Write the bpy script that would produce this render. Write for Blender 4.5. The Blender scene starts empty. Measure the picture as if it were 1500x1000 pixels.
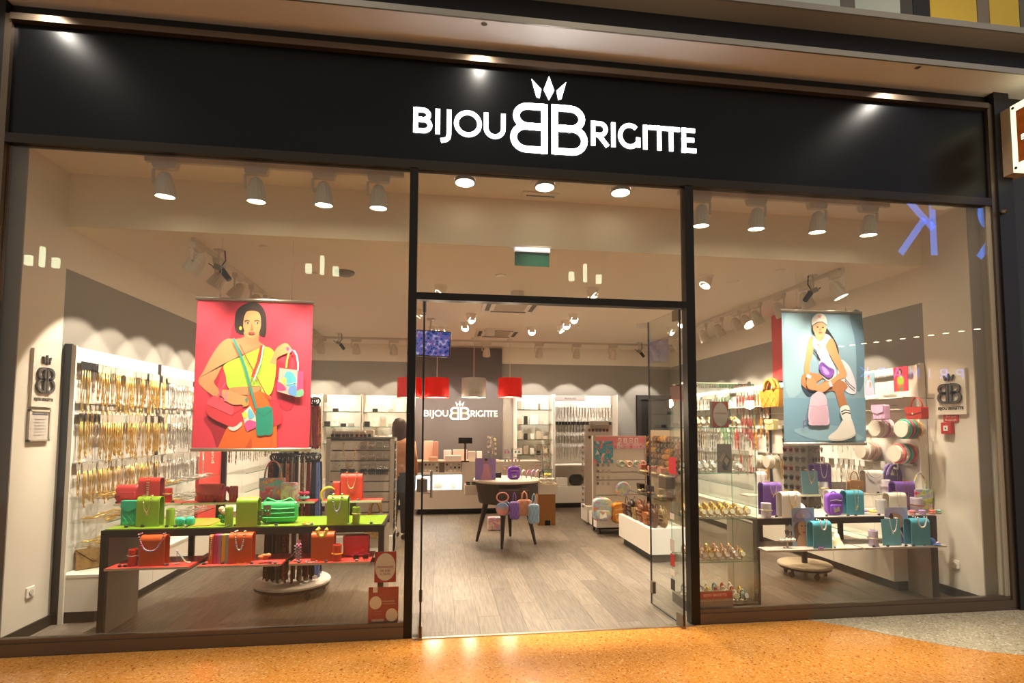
import bpy, bmesh, math, random
from mathutils import Vector, Matrix
rnd = random.Random(7)
PI = math.pi
sc = bpy.context.scene
col = sc.collection

# ---------------------------------------------------------------- camera
YAW, PIT, ROL, FPX, CD, PPY, CH = .1305, .0609, .0033, 786.7, 4.2306, 576.81, 1.6
CAM = Vector((0, -CD, CH))
_f = Vector((math.sin(YAW)*math.cos(PIT), math.cos(YAW)*math.cos(PIT), math.sin(PIT)))
_r0 = Vector((math.cos(YAW), -math.sin(YAW), 0)); _u0 = _r0.cross(_f)
_r = math.cos(ROL)*_r0 + math.sin(ROL)*_u0
_u = -math.sin(ROL)*_r0 + math.cos(ROL)*_u0
cd = bpy.data.cameras.new('camera'); cam = bpy.data.objects.new('camera', cd); col.objects.link(cam)
cd.sensor_width = 36; cd.lens = FPX*36/1500; cd.shift_y = (PPY-500)/1500
cd.clip_start = .05; cd.clip_end = 200
m = Matrix.Identity(4)
for i in range(3):
    m[i][0] = _r[i]; m[i][1] = _u[i]; m[i][2] = -_f[i]; m[i][3] = CAM[i]
cam.matrix_world = m
sc.camera = cam
def ray(x, y): return _f + _r*((x-750)/FPX) - _u*((y-PPY)/FPX)
def onX(x, y, v): d = ray(x, y); return CAM + d*((v-CAM.x)/d.x)
def onY(x, y, v): d = ray(x, y); return CAM + d*((v-CAM.y)/d.y)
def onZ(x, y, v): d = ray(x, y); return CAM + d*((v-CAM.z)/d.z)

# ---------------------------------------------------------------- world, exposure
w = bpy.data.worlds.new('mall_air'); sc.world = w; w.use_nodes = True
w.node_tree.nodes['Background'].inputs[0].default_value = (1, .9, .78, 1)
w.node_tree.nodes['Background'].inputs[1].default_value = .34
sc.view_settings.view_transform = 'Standard'; sc.view_settings.look = 'None'
sc.view_settings.exposure = 0.42; sc.view_settings.gamma = 1; sc.view_settings.use_curve_mapping = False
sc.cycles.max_bounces = 10; sc.cycles.diffuse_bounces = 6; sc.cycles.glossy_bounces = 4
sc.cycles.transparent_max_bounces = 24; sc.cycles.transmission_bounces = 8
sc.cycles.sample_clamp_indirect = 3.0; sc.cycles.caustics_reflective = False; sc.cycles.caustics_refractive = False
WARM = (1, .82, .60); NEUT = (1, .92, .81)
LK = 4.4          # one dial for every lamp in the shop
def lamp(kind, name, loc, energy, parent=None, aim=None, color=WARM, size=.04, angle=70, blend=.5, sy=None):
    L = bpy.data.lights.new(name, kind); L.energy = energy*LK; L.color = color
    if kind == 'AREA':
        L.size = size
        if sy: L.shape = 'RECTANGLE'; L.size_y = sy
    else: L.shadow_soft_size = size
    if kind == 'SPOT': L.spot_size = math.radians(angle); L.spot_blend = blend
    o = bpy.data.objects.new(name, L); col.objects.link(o); o.location = loc
    if aim is not None: o.rotation_euler = Vector(aim).to_track_quat('-Z', 'Y').to_euler()
    if parent: o.parent = parent
    return o
# the concourse's own ceiling lamps, high above the walkway
for x, e in ((-4.2, 8), (-1.2, 20), (1.6, 45), (4.4, 46), (7.5, 46)):
    lamp('SPOT', 'concourse_lamp', (x, -1.5, 7.6), e, aim=(0, .03, -1), color=(1, .82, .6), size=.15, angle=75, blend=.9)

# ---------------------------------------------------------------- materials
def lin(h):
    v = [int(h[i:i+2], 16)/255 for i in (0, 2, 4)]
    return tuple(x/12.92 if x <= .04045 else ((x+.055)/1.055)**2.4 for x in v)
MATS = {}
def mat(h, rough=.5, metal=0., es=0., var=0., vs=8., coat=0., bump=0., bs=200., trans=0., aniso=0.):
    key = (h, rough, metal, es, var, vs, coat, bump, bs, trans)
    if key in MATS: return MATS[key]
    m = bpy.data.materials.new('paint_'+h); m.use_nodes = True; nt = m.node_tree
    b = nt.nodes['Principled BSDF']; c = lin(h)
    b.inputs['Base Color'].default_value = (*c, 1); b.inputs['Roughness'].default_value = rough
    b.inputs['Metallic'].default_value = metal; b.inputs['Coat Weight'].default_value = coat
    if trans: b.inputs['Transmission Weight'].default_value = trans
    if es: b.inputs['Emission Color'].default_value = (*c, 1); b.inputs['Emission Strength'].default_value = es
    if var or bump:
        tc = nt.nodes.new('ShaderNodeTexCoord')
        n = nt.nodes.new('ShaderNodeTexNoise'); n.inputs['Scale'].default_value = vs; n.inputs['Detail'].default_value = 5
        nt.links.new(tc.outputs['Object'], n.inputs['Vector'])
        if var:
            r = nt.nodes.new('ShaderNodeValToRGB')
            r.color_ramp.elements[0].position = .3; r.color_ramp.elements[1].position = .7
            r.color_ramp.elements[0].color = (*[x*(1-var) for x in c], 1); r.color_ramp.elements[1].color = (*[min(1, x*(1+var)) for x in c], 1)
            nt.links.new(n.outputs['Fac'], r.inputs['Fac']); nt.links.new(r.outputs['Color'], b.inputs['Base Color'])
        if bump:
            n2 = nt.nodes.new('ShaderNodeTexNoise'); n2.inputs['Scale'].default_value = bs
            nt.links.new(tc.outputs['Object'], n2.inputs['Vector'])
            bm_ = nt.nodes.new('ShaderNodeBump'); bm_.inputs['Strength'].default_value = bump; bm_.inputs['Distance'].default_value = .01
            nt.links.new(n2.outputs['Fac'], bm_.inputs['Height']); nt.links.new(bm_.outputs['Normal'], b.inputs['Normal'])
    MATS[key] = m
    return m
def glass_mat(name, tint=(.975, .99, .98), gain=1.0, base=.04):
    m = bpy.data.materials.new(name); m.use_nodes = True; nt = m.node_tree; nt.nodes.clear()
    N = nt.nodes.new; L = nt.links.new
    out = N('ShaderNodeOutputMaterial'); mix = N('ShaderNodeMixShader'); tr = N('ShaderNodeBsdfTransparent'); gl = N('ShaderNodeBsdfGlossy')
    tr.inputs[0].default_value = (*tint, 1); gl.inputs['Roughness'].default_value = .0; gl.inputs['Color'].default_value = (1, 1, 1, 1)
    g = N('ShaderNodeNewGeometry'); d = N('ShaderNodeVectorMath'); d.operation = 'DOT_PRODUCT'
    L(g.outputs['Incoming'], d.inputs[0]); L(g.outputs['Normal'], d.inputs[1])
    a = N('ShaderNodeMath'); a.operation = 'ABSOLUTE'; L(d.outputs['Value'], a.inputs[0])
    s = N('ShaderNodeMath'); s.operation = 'SUBTRACT'; s.inputs[0].default_value = 1; L(a.outputs[0], s.inputs[1])
    p = N('ShaderNodeMath'); p.operation = 'POWER'; p.inputs[1].default_value = 5; L(s.outputs[0], p.inputs[0])
    k = N('ShaderNodeMath'); k.operation = 'MULTIPLY_ADD'; k.inputs[1].default_value = 1-base; k.inputs[2].default_value = base*gain; k.use_clamp = True
    L(p.outputs[0], k.inputs[0]); L(k.outputs[0], mix.inputs[0]); L(tr.outputs[0], mix.inputs[1]); L(gl.outputs[0], mix.inputs[2]); L(mix.outputs[0], out.inputs[0])
    return m
GLASS = glass_mat('clear_glass'); GREENGLASS = glass_mat('glass_edge', (.55, .8, .72), 1.5)
WGLASS = glass_mat('window_glass', (.92, .905, .86))
GLASSD = glass_mat('door_glass', (.93, .95, .93), 1.2)
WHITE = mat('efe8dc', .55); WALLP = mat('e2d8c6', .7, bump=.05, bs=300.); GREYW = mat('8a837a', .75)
CEILP = mat('f3e8d8', .8); BEAMP = mat('ece2c8', .8)
DARKW = mat('57504f', .75); BLACK = mat('141312', .4); FRAME = mat('2e2a26', .3, .85); FRAMES = mat('6d5f50', .38, .8); FRAMED = mat('3a342e', .35, .8)
FASCIA = mat('060709', .34); FASCIA.node_tree.nodes['Principled BSDF'].inputs['Specular IOR Level'].default_value = .22; STEEL = mat('b9b3a8', .28, 1.); ALU = mat('cfc9bd', .35, .9)
GOLD = mat('f2c668', .27, .76); GOLDL = mat('f6dfa6', .22, .85); SILV = mat('efece4', .18, .85); ROSE = mat('eebd9c', .24, .85); COPP = mat('b06a3c', .3, 1.)
CARD = mat('b3a99b', .7); CARDB = mat('1e1b1b', .5); CARDW = mat('f0ebe2', .6); PEARL = mat('f4eee2', .15, coat=.6)
SPOTW = mat('cfc5b4', .4); LENS = mat('fff0d8', .4, es=14.); LENSD = mat('fff1dc', .4, es=9.); SIGNW = mat('ffffff', .4, es=4.)
PLASTIC = mat('ded8ce', .35); FIXW = mat('efe7d8', .4, coat=.2)

# ---------------------------------------------------------------- mesh builder
class MB:
    def __init__(s): s.v = []; s.f = []; s.m = []; s.cur = 0
    def add(s, vs, fs):
        o = len(s.v); s.v += [tuple(v) for v in vs]
        for f in fs: s.f.append(tuple(i+o for i in f)); s.m.append(s.cur)
        return s
    def box(s, c, d, rz=0, rx=0, ry=0):
        x, y, z = d[0]/2, d[1]/2, d[2]/2
        R = Matrix.Rotation(rz, 3, 'Z') @ Matrix.Rotation(ry, 3, 'Y') @ Matrix.Rotation(rx, 3, 'X') if (rz or rx or ry) else None
        vs = [Vector((i*x, j*y, k*z)) for k in (-1, 1) for j in (-1, 1) for i in (-1, 1)]
        vs = [(R@v if R else v)+Vector(c) for v in vs]
        return s.add(vs, [(0, 2, 3, 1), (4, 5, 7, 6), (0, 1, 5, 4), (2, 6, 7, 3), (0, 4, 6, 2), (1, 3, 7, 5)])
    def bb(s, a, b): return s.box([(a[i]+b[i])/2 for i in range(3)], [abs(b[i]-a[i]) for i in range(3)])
    def rbox(s, c, d, r=.01, n=3, puff=0):       # rounded in the x-z outline, softened towards front and back
        x, y, z = d[0]/2, d[1]/2, d[2]/2; r = min(r, x*.99, z*.99)
        def ring(yy, ins):
            o = []
            for cx, cz, a0 in ((x-r, z-r, 0), (-x+r, z-r, 90), (-x+r, -z+r, 180), (x-r, -z+r, 270)):
                for k in range(n+1):
                    a = math.radians(a0+90*k/n); rr = max(r-ins, .0005) if r > ins else .0005
                    o.append((c[0]+cx+math.copysign(max(0, 0), 1)+rr*math.cos(a)-(0 if r > ins else math.copysign(ins-r, cx)), c[1]+yy, c[2]+cz+rr*math.sin(a)-(0 if r > ins else math.copysign(ins-r, cz))))
            return o
        b = min(r*.6, y*.9) if not puff else puff*y
        rings = [ring(-y, b), ring(-y+b*.3, b*.3), ring(-y+b, 0), ring(y-b, 0), ring(y-b*.3, b*.3), ring(y, b)]
        k = len(rings[0]); vs = [p for r_ in rings for p in r_]
        fs = [(i*k+j, i*k+(j+1) % k, (i+1)*k+(j+1) % k, (i+1)*k+j) for i in range(len(rings)-1) for j in range(k)]
        fs.append(tuple(range(k))[::-1]); fs.append(tuple((len(rings)-1)*k+j for j in range(k)))
        return s.add(vs, fs)
    def tube(s, pts, r, n=6, closed=False, caps=True):
        pts = [Vector(p) for p in pts]; k = len(pts); rs = r if isinstance(r, (list, tuple)) else [r]*k
        vs = []; up = Vector((0, 0, 1)); prev = None
        for i, p in enumerate(pts):
            t = (pts[(i+1) % k]-pts[i-1]) if closed else (pts[min(i+1, k-1)]-pts[max(i-1, 0)])
            if t.length < 1e-9: t = Vector((0, 0, 1))
            t.normalize()
            if prev is None:
                a = t.cross(up if abs(t.z) < .9 else Vector((1, 0, 0))).normalized()
            else:
                a = prev - t*prev.dot(t)
                a = a.normalized() if a.length > 1e-6 else t.cross(up if abs(t.z) < .9 else Vector((1, 0, 0))).normalized()
            prev = a; b = t.cross(a)
            for j in range(n):
                q = 2*PI*j/n; vs.append(p+(a*math.cos(q)+b*math.sin(q))*rs[i])
        fs = []
        for i in range(k if closed else k-1):
            i2 = (i+1) % k
            for j in range(n): fs.append((i*n+j, i*n+(j+1) % n, i2*n+(j+1) % n, i2*n+j))
        if not closed and caps: fs.append(tuple(range(n))[::-1]); fs.append(tuple((k-1)*n+j for j in range(n)))
        return s.add(vs, fs)
    def cyl(s, a, b, r, n=12, r2=None): return s.tube([a, b], [r, r if r2 is None else r2], n)
    def lathe(s, prof, n=16, c=(0, 0, 0), a0=0, a1=2*PI):
        full = abs(a1-a0-2*PI) < 1e-6; k = n if full else n+1; vs = []
        for r, z in prof:
            for j in range(k):
                q = a0+(a1-a0)*j/n; vs.append((c[0]+r*math.cos(q), c[1]+r*math.sin(q), c[2]+z))
        fs = [(i*k+j, i*k+(j+1) % k, (i+1)*k+(j+1) % k, (i+1)*k+j) for i in range(len(prof)-1) for j in range(k if full else k-1)]
        return s.add(vs, fs)
    def ring(s, c, R, r, n=16, m=5, ax=(0, 0, 1), sq=1.):
        ax = Vector(ax).normalized(); a = ax.cross(Vector((1, 0, 0)) if abs(ax.x) < .8 else Vector((0, 1, 0))).normalized(); b = ax.cross(a)
        return s.tube([Vector(c)+a*R*math.cos(2*PI*i/n)+b*R*sq*math.sin(2*PI*i/n) for i in range(n)], r, m, True)
    def bead(s, c, r):
        c = Vector(c)
        vs = [c+Vector(d)*r for d in ((1, 0, 0), (0, 1, 0), (-1, 0, 0), (0, -1, 0), (0, 0, 1), (0, 0, -1))]
        return s.add(vs, [(0, 1, 4), (1, 2, 4), (2, 3, 4), (3, 0, 4), (1, 0, 5), (2, 1, 5), (3, 2, 5), (0, 3, 5)])
    def ball(s, c, r, n=10, k=6, sc_=(1, 1, 1)):
        vs = []; fs = []
        for i in range(k+1):
            t = PI*i/k
            for j in range(n):
                q = 2*PI*j/n; vs.append((c[0]+r*sc_[0]*math.sin(t)*math.cos(q), c[1]+r*sc_[1]*math.sin(t)*math.sin(q), c[2]+r*sc_[2]*math.cos(t)))
        for i in range(k):
            for j in range(n): fs.append((i*n+j, (i+1)*n+j, (i+1)*n+(j+1) % n, i*n+(j+1) % n))
        return s.add(vs, fs)
    def prism(s, poly, y0, y1):                  # outline in x-z, thickness along y
        k = len(poly); vs = [(p[0], y0, p[1]) for p in poly]+[(p[0], y1, p[1]) for p in poly]
        fs = [tuple(range(k)), tuple(range(2*k-1, k-1, -1))]+[(i, i+k, (i+1) % k+k, (i+1) % k) for i in range(k)]
        return s.add(vs, fs)
    def sheet(s, path, x0, x1, th):              # bent sheet: path in y-z, thickness th, width along x
        k = len(path); P = [Vector((0, p[0], p[1])) for p in path]; off = []
        for i in range(k):
            t = (P[min(i+1, k-1)]-P[max(i-1, 0)]).normalized(); off.append(Vector((0, -t.z, t.y))*th)
        vs = []
        for i in range(k):
            for x in (x0, x1): vs.append(P[i]+Vector((x, 0, 0)))
            for x in (x0, x1): vs.append(P[i]+off[i]+Vector((x, 0, 0)))
        fs = []
        for i in range(k-1):
            a = i*4; b = a+4
            fs += [(a, a+1, b+1, b), (a+2, b+2, b+3, a+3), (a, b, b+2, a+2), (a+1, a+3, b+3, b+1)]
        fs += [(0, 2, 3, 1), (k*4-4, k*4-3, k*4-1, k*4-2)]
        return s.add(vs, fs)
    def stroke(s, pts, wd, y0, y1, closed=False):
        P = [Vector((p[0], 0, p[1])) for p in pts]; k = len(P); L = []; R = []
        for i in range(k):
            a = P[i-1] if (i or closed) else None; b = P[(i+1) % k] if (i < k-1 or closed) else None
            t1 = (P[i]-a).normalized() if a is not None else None; t2 = (b-P[i]).normalized() if b is not None else None
            if t1 is None: t1 = t2
            if t2 is None: t2 = t1
            n1 = Vector((-t1.z, 0, t1.x)); n2 = Vector((-t2.z, 0, t2.x)); nn = (n1+n2)
            nn = nn.normalized() if nn.length > 1e-6 else n1
            q = wd/2/max(.5, nn.dot(n1)); L.append(P[i]+nn*q); R.append(P[i]-nn*q)
        for i in range(k if closed else k-1):
            j = (i+1) % k; s.prism([(R[i].x, R[i].z), (R[j].x, R[j].z), (L[j].x, L[j].z), (L[i].x, L[i].z)], y0, y1)
        return s
    def mesh(s, name, mats, smooth=False):
        me = bpy.data.meshes.new(name); me.from_pydata(s.v, [], s.f)
        mats = mats if isinstance(mats, (list, tuple)) else [mats]
        for m in mats: me.materials.append(m)
        if len(mats) > 1: me.polygons.foreach_set('material_index', s.m)
        if smooth: me.polygons.foreach_set('use_smooth', [True]*len(me.polygons))
        me.update(); return me
    def build(s, name, mats, parent=None, loc=(0, 0, 0), rot=(0, 0, 0), smooth=False):
        return put(name, s.mesh(name, mats, smooth), parent, loc, rot)
def put(name, me, parent=None, loc=(0, 0, 0), rot=(0, 0, 0), scale=None):
    o = bpy.data.objects.new(name, me); col.objects.link(o); o.location = loc; o.rotation_euler = rot
    if scale: o.scale = scale
    if parent: o.parent = parent
    return o
def tag(o, label, cat, group=None, kind=None):
    o['label'] = label; o['category'] = cat
    if group: o['group'] = group
    if kind: o['kind'] = kind
    return o
def struct(o, label=None):
    o['kind'] = 'structure'
    if label: o['label'] = label
    return o
def thing(name, label, cat, loc=(0, 0, 0), rz=0, group=None, rot=None):
    o = bpy.data.objects.new(name, None); col.objects.link(o); o.empty_display_size = .05
    o.location = loc; o.rotation_euler = rot if rot else (0, 0, rz)
    return tag(o, label, cat, group)
def clone(src, loc, rz=None, label=None, group=None, scale=None):
    def rec(o, p):
        c = o.copy(); col.objects.link(c); c.parent = p
        for ch in KIDS.get(o, o.children): rec(ch, c)
        return c
    KIDS = {}
    r = rec(src, None); r.location = loc
    if rz is not None: r.rotation_euler = (0, 0, rz)
    if label: r['label'] = label
    if group: r['group'] = group
    if scale: r.scale = scale
    return r
def arc(cx, cz, rx, rz, a0, a1, n=10):
    return [(cx+rx*math.cos(math.radians(a0+(a1-a0)*i/n)), cz+rz*math.sin(math.radians(a0+(a1-a0)*i/n))) for i in range(n+1)]
def smooth_poly(pts, n=4):
    k = len(pts); o = []
    for i in range(k):
        p0, p1, p2, p3 = pts[i-1], pts[i], pts[(i+1) % k], pts[(i+2) % k]
        for j in range(n):
            t = j/n
            o.append(tuple(.5*((2*p1[a])+(-p0[a]+p2[a])*t+(2*p0[a]-5*p1[a]+4*p2[a]-p3[a])*t*t+(-p0[a]+3*p1[a]-3*p2[a]+p3[a])*t**3) for a in (0, 1)))
    return o
def text_mesh(txt, h, depth=.001, bold=0.):      # built-in font, centred, cap height about h, in the x-z plane facing -y
    c = bpy.data.curves.new('lettering', 'FONT'); c.body = txt; c.size = h*1.4; c.align_x = 'CENTER'; c.extrude = depth/2; c.offset = bold; c.resolution_u = 2
    o = bpy.data.objects.new('lettering', c); me = bpy.data.meshes.new_from_object(o)
    bpy.data.objects.remove(o); bpy.data.curves.remove(c)
    me.transform(Matrix.Rotation(PI/2, 4, 'X')); return me
def lettering(txt, h, mt, parent, loc, rot=(0, 0, 0), bold=0., name='lettering'):
    me = text_mesh(txt, h, .001, bold); me.materials.clear(); me.materials.append(mt)
    return put(name, me, parent, loc, rot)
def glyph(mb, ch, x, z, wd, h, s, y0, y1, flip=False):
    f = (lambda p: (x+wd-p[0], z+p[1])) if flip else (lambda p: (x+p[0], z+p[1]))
    q = s/2; S = []
    if ch == 'I': S = [[(wd/2, 0), (wd/2, h)]]
    elif ch == 'B':
        r1 = (h/2-q)/2+q*.25; zc = h*.53
        S = [[(q, 0), (q, h)], [(q, h-q)]+arc(wd*.93-q-r1*1.0, (h-q+zc)/2, r1*1.0, (h-q-zc)/2, 90, -90, 10)+[(q, zc)],
             [(q, zc)]+arc(wd-q-r1*1.05, (q+zc)/2, r1*1.05, (zc-q)/2, 90, -90, 10)+[(q, q)]]
    elif ch == 'R' or ch == 'P':
        zc = h*.45; r1 = (h-q-zc)/2
        S = [[(q, 0), (q, h)], [(q, h-q)]+arc(wd*.92-q-r1, (h-q+zc)/2, r1, r1, 90, -90, 10)+[(q, zc)]]
        if ch == 'R': S.append([(wd*.42, zc), (wd-q*.8, 0)])
    elif ch == 'J': S = [[(wd-q, h), (wd-q, .02*h), (wd-q*1.3, -.12*h), (wd-q*2.2, -.2*h), (wd*.05, -.25*h)]]
    elif ch == 'O': S = ['c', arc(wd/2, h/2, wd/2-q, h/2-q+h*.03, 0, 360, 28)[:-1]]
    elif ch == 'U': S = [[(q, h)]+arc(wd/2, wd/2-q*.4, wd/2-q, wd/2-q-q*.1, 180, 360, 14)+[(wd-q, h)]]
    elif ch == 'G': S = [arc(wd*.52, h/2, wd*.52-q, h/2-q+h*.02, 48, 318, 22), [(wd-q*1.15, h*.06), (wd-q*1.15, h*.46)]]
    elif ch == 'T': S = [[(0, h-q), (wd, h-q)], [(wd/2, 0), (wd/2, h)]]
    elif ch == 'D': S = [[(0, h-q), (wd, h-q)], [(wd*.34, 0), (wd*.34, h)], [(wd*.72, 0), (wd*.72, h)]]
    elif ch == 'E': S = [[(q, 0), (q, h)], [(0, h-q), (wd*.92, h-q)], [(0, h*.52), (wd*.86, h*.52)], [(0, q), (wd, q)]]
    elif ch == 'K': S = [[(q, 0), (q, h)], [(q, h*.42), (wd-q, h)], [(wd*.3, h*.55), (wd-q*.8, 0)]]
    elif ch == 'M': S = [[(q, 0), (q, h), (wd/2, h*.25), (wd-q, h), (wd-q, 0)]]
    elif ch == 'A': S = [[(q, 0), (wd/2, h), (wd-q, 0)], [(wd*.22, h*.3), (wd*.78, h*.3)]]
    closed = False
    for p in S:
        if p == 'c': closed = True; continue
        mb.stroke([f(v) for v in p], s, y0, y1, closed)
def crown(mb, cx, z, wd, h, y0, y1):
    for k in (-1, 0, 1):
        if k == 0: P = [(cx, z+h), (cx+wd*.15, z+h*.42), (cx, z), (cx-wd*.15, z+h*.42)]
        else: P = [(cx+k*wd*.5, z+h*.82), (cx+k*wd*.36, z+h*.1), (cx+k*wd*.27, z+h*.05), (cx+k*wd*.22, z+h*.42)]
        mb.prism(P if k > -1 else P[::-1], y0, y1)
# the shop's wordmark in the x-z plane: width W, centred on x=0, baseline of the small letters at z=0
WM = [('B', 605, 633), ('I', 637, 645), ('J', 645, 661), ('O', 665, 706), ('U', 709, 741), ('R', 867, 894), ('I', 896, 904), ('G', 907, 940), ('I', 943, 951), ('D', 952, 998), ('E', 1001, 1022)]
def wordmark(mb, W, y0=-.01, y1=0):
    k = W/417
    for ch, a, b in WM: glyph(mb, ch, (a-813.5)*k, 0, (b-a)*k, 36.5*k, 7.4*k, y0, y1)
    bb_logo(mb, -8*k, -19*k, 114*k, 73*k, y0, y1)
    crown(mb, -8*k, (57)*k, 50*k, 34*k, y0, y1)
def bb_logo(mb, cx, z, W, H, y0, y1):
    g = W*.045; wd = (W-g)/2
    glyph(mb, 'B', cx-g/2-wd, z, wd, H, W*.105, y0, y1, True); glyph(mb, 'B', cx+g/2, z, wd, H, W*.105, y0, y1)
# ================================================================ shell
XL, XR, YB = -3.10, 4.86, 6.75
ZC, ZF, YS = 3.25, 3.70, .60         # main ceiling, raised ceiling behind the glass, step between them
def nodes(name):
    m = bpy.data.materials.new(name); m.use_nodes = True; return m, m.node_tree, m.node_tree.nodes['Principled BSDF']
def ramp(nt, stops):
    r = nt.nodes.new('ShaderNodeValToRGB'); e = r.color_ramp.elements
    while len(e) < len(stops): e.new(.5)
    for i, (p, h) in enumerate(stops): e[i].position = p; e[i].color = (*lin(h), 1)
    return r
def terrazzo(name, stops, chips):
    m, nt, b = nodes(name); L = nt.links.new; tc = nt.nodes.new('ShaderNodeTexCoord')
    v = nt.nodes.new('ShaderNodeTexVoronoi'); v.inputs['Scale'].default_value = 85; L(tc.outputs['Object'], v.inputs['Vector'])
    r = ramp(nt, stops); r.color_ramp.interpolation = 'CONSTANT'
    s = nt.nodes.new('ShaderNodeSeparateColor'); L(v.outputs['Color'], s.inputs[0]); L(s.outputs[0], r.inputs['Fac'])
    n = nt.nodes.new('ShaderNodeTexNoise'); n.inputs['Scale'].default_value = 260; L(tc.outputs['Object'], n.inputs['Vector'])
    r2 = ramp(nt, [(.35, '000000'), (.65, 'ffffff')]); L(n.outputs['Fac'], r2.inputs['Fac'])
    mx = nt.nodes.new('ShaderNodeMix'); mx.data_type = 'RGBA'; mx.blend_type = 'SOFT_LIGHT'; mx.inputs[0].default_value = .45
    L(r.outputs['Color'], mx.inputs[6]); L(r2.outputs['Color'], mx.inputs[7]); L(mx.outputs[2], b.inputs['Base Color'])
    b.inputs['Roughness'].default_value = .16; b.inputs['Specular IOR Level'].default_value = .45
    return m
TERR = terrazzo('orange_terrazzo', [(0, 'c98a3e'), (.5, 'd0924a'), (.72, 'bd7a34'), (.86, 'd8a05c'), (.955, '9c5418'), (.985, 'e2b06c')], 0)
TERG = terrazzo('grey_terrazzo', [(0, 'b7ab92'), (.5, 'c0b59d'), (.72, 'a3977e'), (.86, 'cfc6b2'), (.95, '857a64'), (.975, 'e2dccd')], 0)
o = MB().bb((-9, -9, -.06), (13, -.005, 0)).build('floor_concourse', TERR); struct(o, 'orange speckled terrazzo floor of the concourse')
gp = [(3.05, .0-.006), (3.25, -.16), (3.5, -.42), (3.708, -.613), (3.9, -.745), (4.3, -.92), (5.0, -1.1), (6.2, -1.22), (13, -1.3), (13, -.006)]
g = MB(); k = len(gp); g.add([(x, y, -.02) for x, y in gp]+[(x, y, .0015) for x, y in gp], [tuple(range(k, 2*k))]+[(i, (i+1) % k, (i+1) % k+k, i+k) for i in range(k)])
o = g.build('floor_grey_inlay', TERG); struct(o, 'pale grey terrazzo inlay with a curved edge')

# plank floor of the shop: every plank is a piece of its own
m, nt, b = nodes('grey_oak_plank'); L = nt.links.new
tc = nt.nodes.new('ShaderNodeTexCoord'); oi = nt.nodes.new('ShaderNodeObjectInfo'); mp = nt.nodes.new('ShaderNodeMapping'); mp.inputs['Scale'].default_value = (26, 1.6, 1)
cmb = nt.nodes.new('ShaderNodeCombineXYZ'); mu = nt.nodes.new('ShaderNodeMath'); mu.operation = 'MULTIPLY'; mu.inputs[1].default_value = 40
L(oi.outputs['Random'], mu.inputs[0]); L(mu.outputs[0], cmb.inputs[0]); L(mu.outputs[0], cmb.inputs[1]); L(cmb.outputs[0], mp.inputs['Location'])
L(tc.outputs['Object'], mp.inputs['Vector'])
n = nt.nodes.new('ShaderNodeTexNoise'); n.inputs['Scale'].default_value = 2.2; n.inputs['Detail'].default_value = 8; n.inputs['Roughness'].default_value = .65; L(mp.outputs[0], n.inputs['Vector'])
r = ramp(nt, [(.28, '52483d'), (.5, '72675a'), (.75, '8c8072')]); L(n.outputs['Fac'], r.inputs['Fac'])
hs = nt.nodes.new('ShaderNodeHueSaturation'); ma = nt.nodes.new('ShaderNodeMapRange'); ma.inputs['To Min'].default_value = .78; ma.inputs['To Max'].default_value = 1.14
L(oi.outputs['Random'], ma.inputs['Value']); L(ma.outputs[0], hs.inputs['Value']); L(r.outputs['Color'], hs.inputs['Color']); L(hs.outputs['Color'], b.inputs['Base Color'])
b.inputs['Roughness'].default_value = .42
PLANK = m
fl = MB().bb((XL, 0, -.05), (XR, YB, -.006)).build('floor', mat('3c352d', .8)); struct(fl, 'grey-brown wood plank floor of the shop')
PW, PLn = .19, 1.2; cache = {}
i = 0; x = XL
while x < XR-.01:
    wd = min(PW, XR-x); y = -(.37*i % 1)*PLn
    while y < YB-.02:
        a, e = max(y, 0), min(y+PLn, YB)
        if e-a > .04:
            kx = (round(wd, 3), round(e-a, 3))
            if kx not in cache: cache[kx] = MB().box((0, 0, -.0035), (kx[0]-.0015, kx[1]-.0015, .007)).mesh('plank', PLANK)
            put('plank', cache[kx], fl, (x+wd/2, (a+e)/2, 0))
        y += PLn
    x += PW; i += 1
o = MB().bb((-.2, -.03, -.01), (2.05, .0, .006)).build('trim_threshold', STEEL); struct(o, 'thin steel threshold strip at the doorway')

# walls
wl = MB().bb((XL-.15, YS, 2.9), (XL, YB, ZC)).bb((XL-.15, .14, 0), (XL, YS, ZF)).build('wall_left', WALLP); struct(wl)
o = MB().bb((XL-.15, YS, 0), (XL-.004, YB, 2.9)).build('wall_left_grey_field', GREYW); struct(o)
o = MB().bb((XL-.35, .02, 0), (XL-.12, .16, ZF)).build('wall_left_return', mat('8f8a7e', .7)); struct(o)
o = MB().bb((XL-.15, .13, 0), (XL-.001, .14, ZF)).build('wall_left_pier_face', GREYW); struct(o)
o = MB().bb((XR+.001, .09, 0), (XR+.15, .10, ZF)).build('wall_right_pier_face', mat('9c9488', .75)); struct(o)
wr = MB().bb((XR, YS, 2.88), (XR+.15, YB, ZC)).bb((XR, .10, 0), (XR+.15, YS, ZF)).build('wall_right', WALLP); struct(wr)
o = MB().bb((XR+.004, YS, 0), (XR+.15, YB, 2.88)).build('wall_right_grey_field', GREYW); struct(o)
o = MB().bb((XR+.12, .02, 0), (XR+.35, .12, ZF)).build('wall_right_return', mat('b3ab98', .7)); struct(o)
o = MB().bb((XL-.15, YB, 2.9), (XR+.15, YB+.12, ZC)).build('wall_back', WALLP); struct(o)
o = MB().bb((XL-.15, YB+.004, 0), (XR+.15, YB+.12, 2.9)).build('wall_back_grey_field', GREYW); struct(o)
px0 = onY(600, 560, YB).x; px1 = onY(735, 560, YB).x
DKX0, DKX1 = px0, px1
o = MB().bb((px0, YB-.05, 0), (px1, YB+.004, 3.21)).build('wall_back_dark_panel', DARKW); struct(o)
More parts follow.
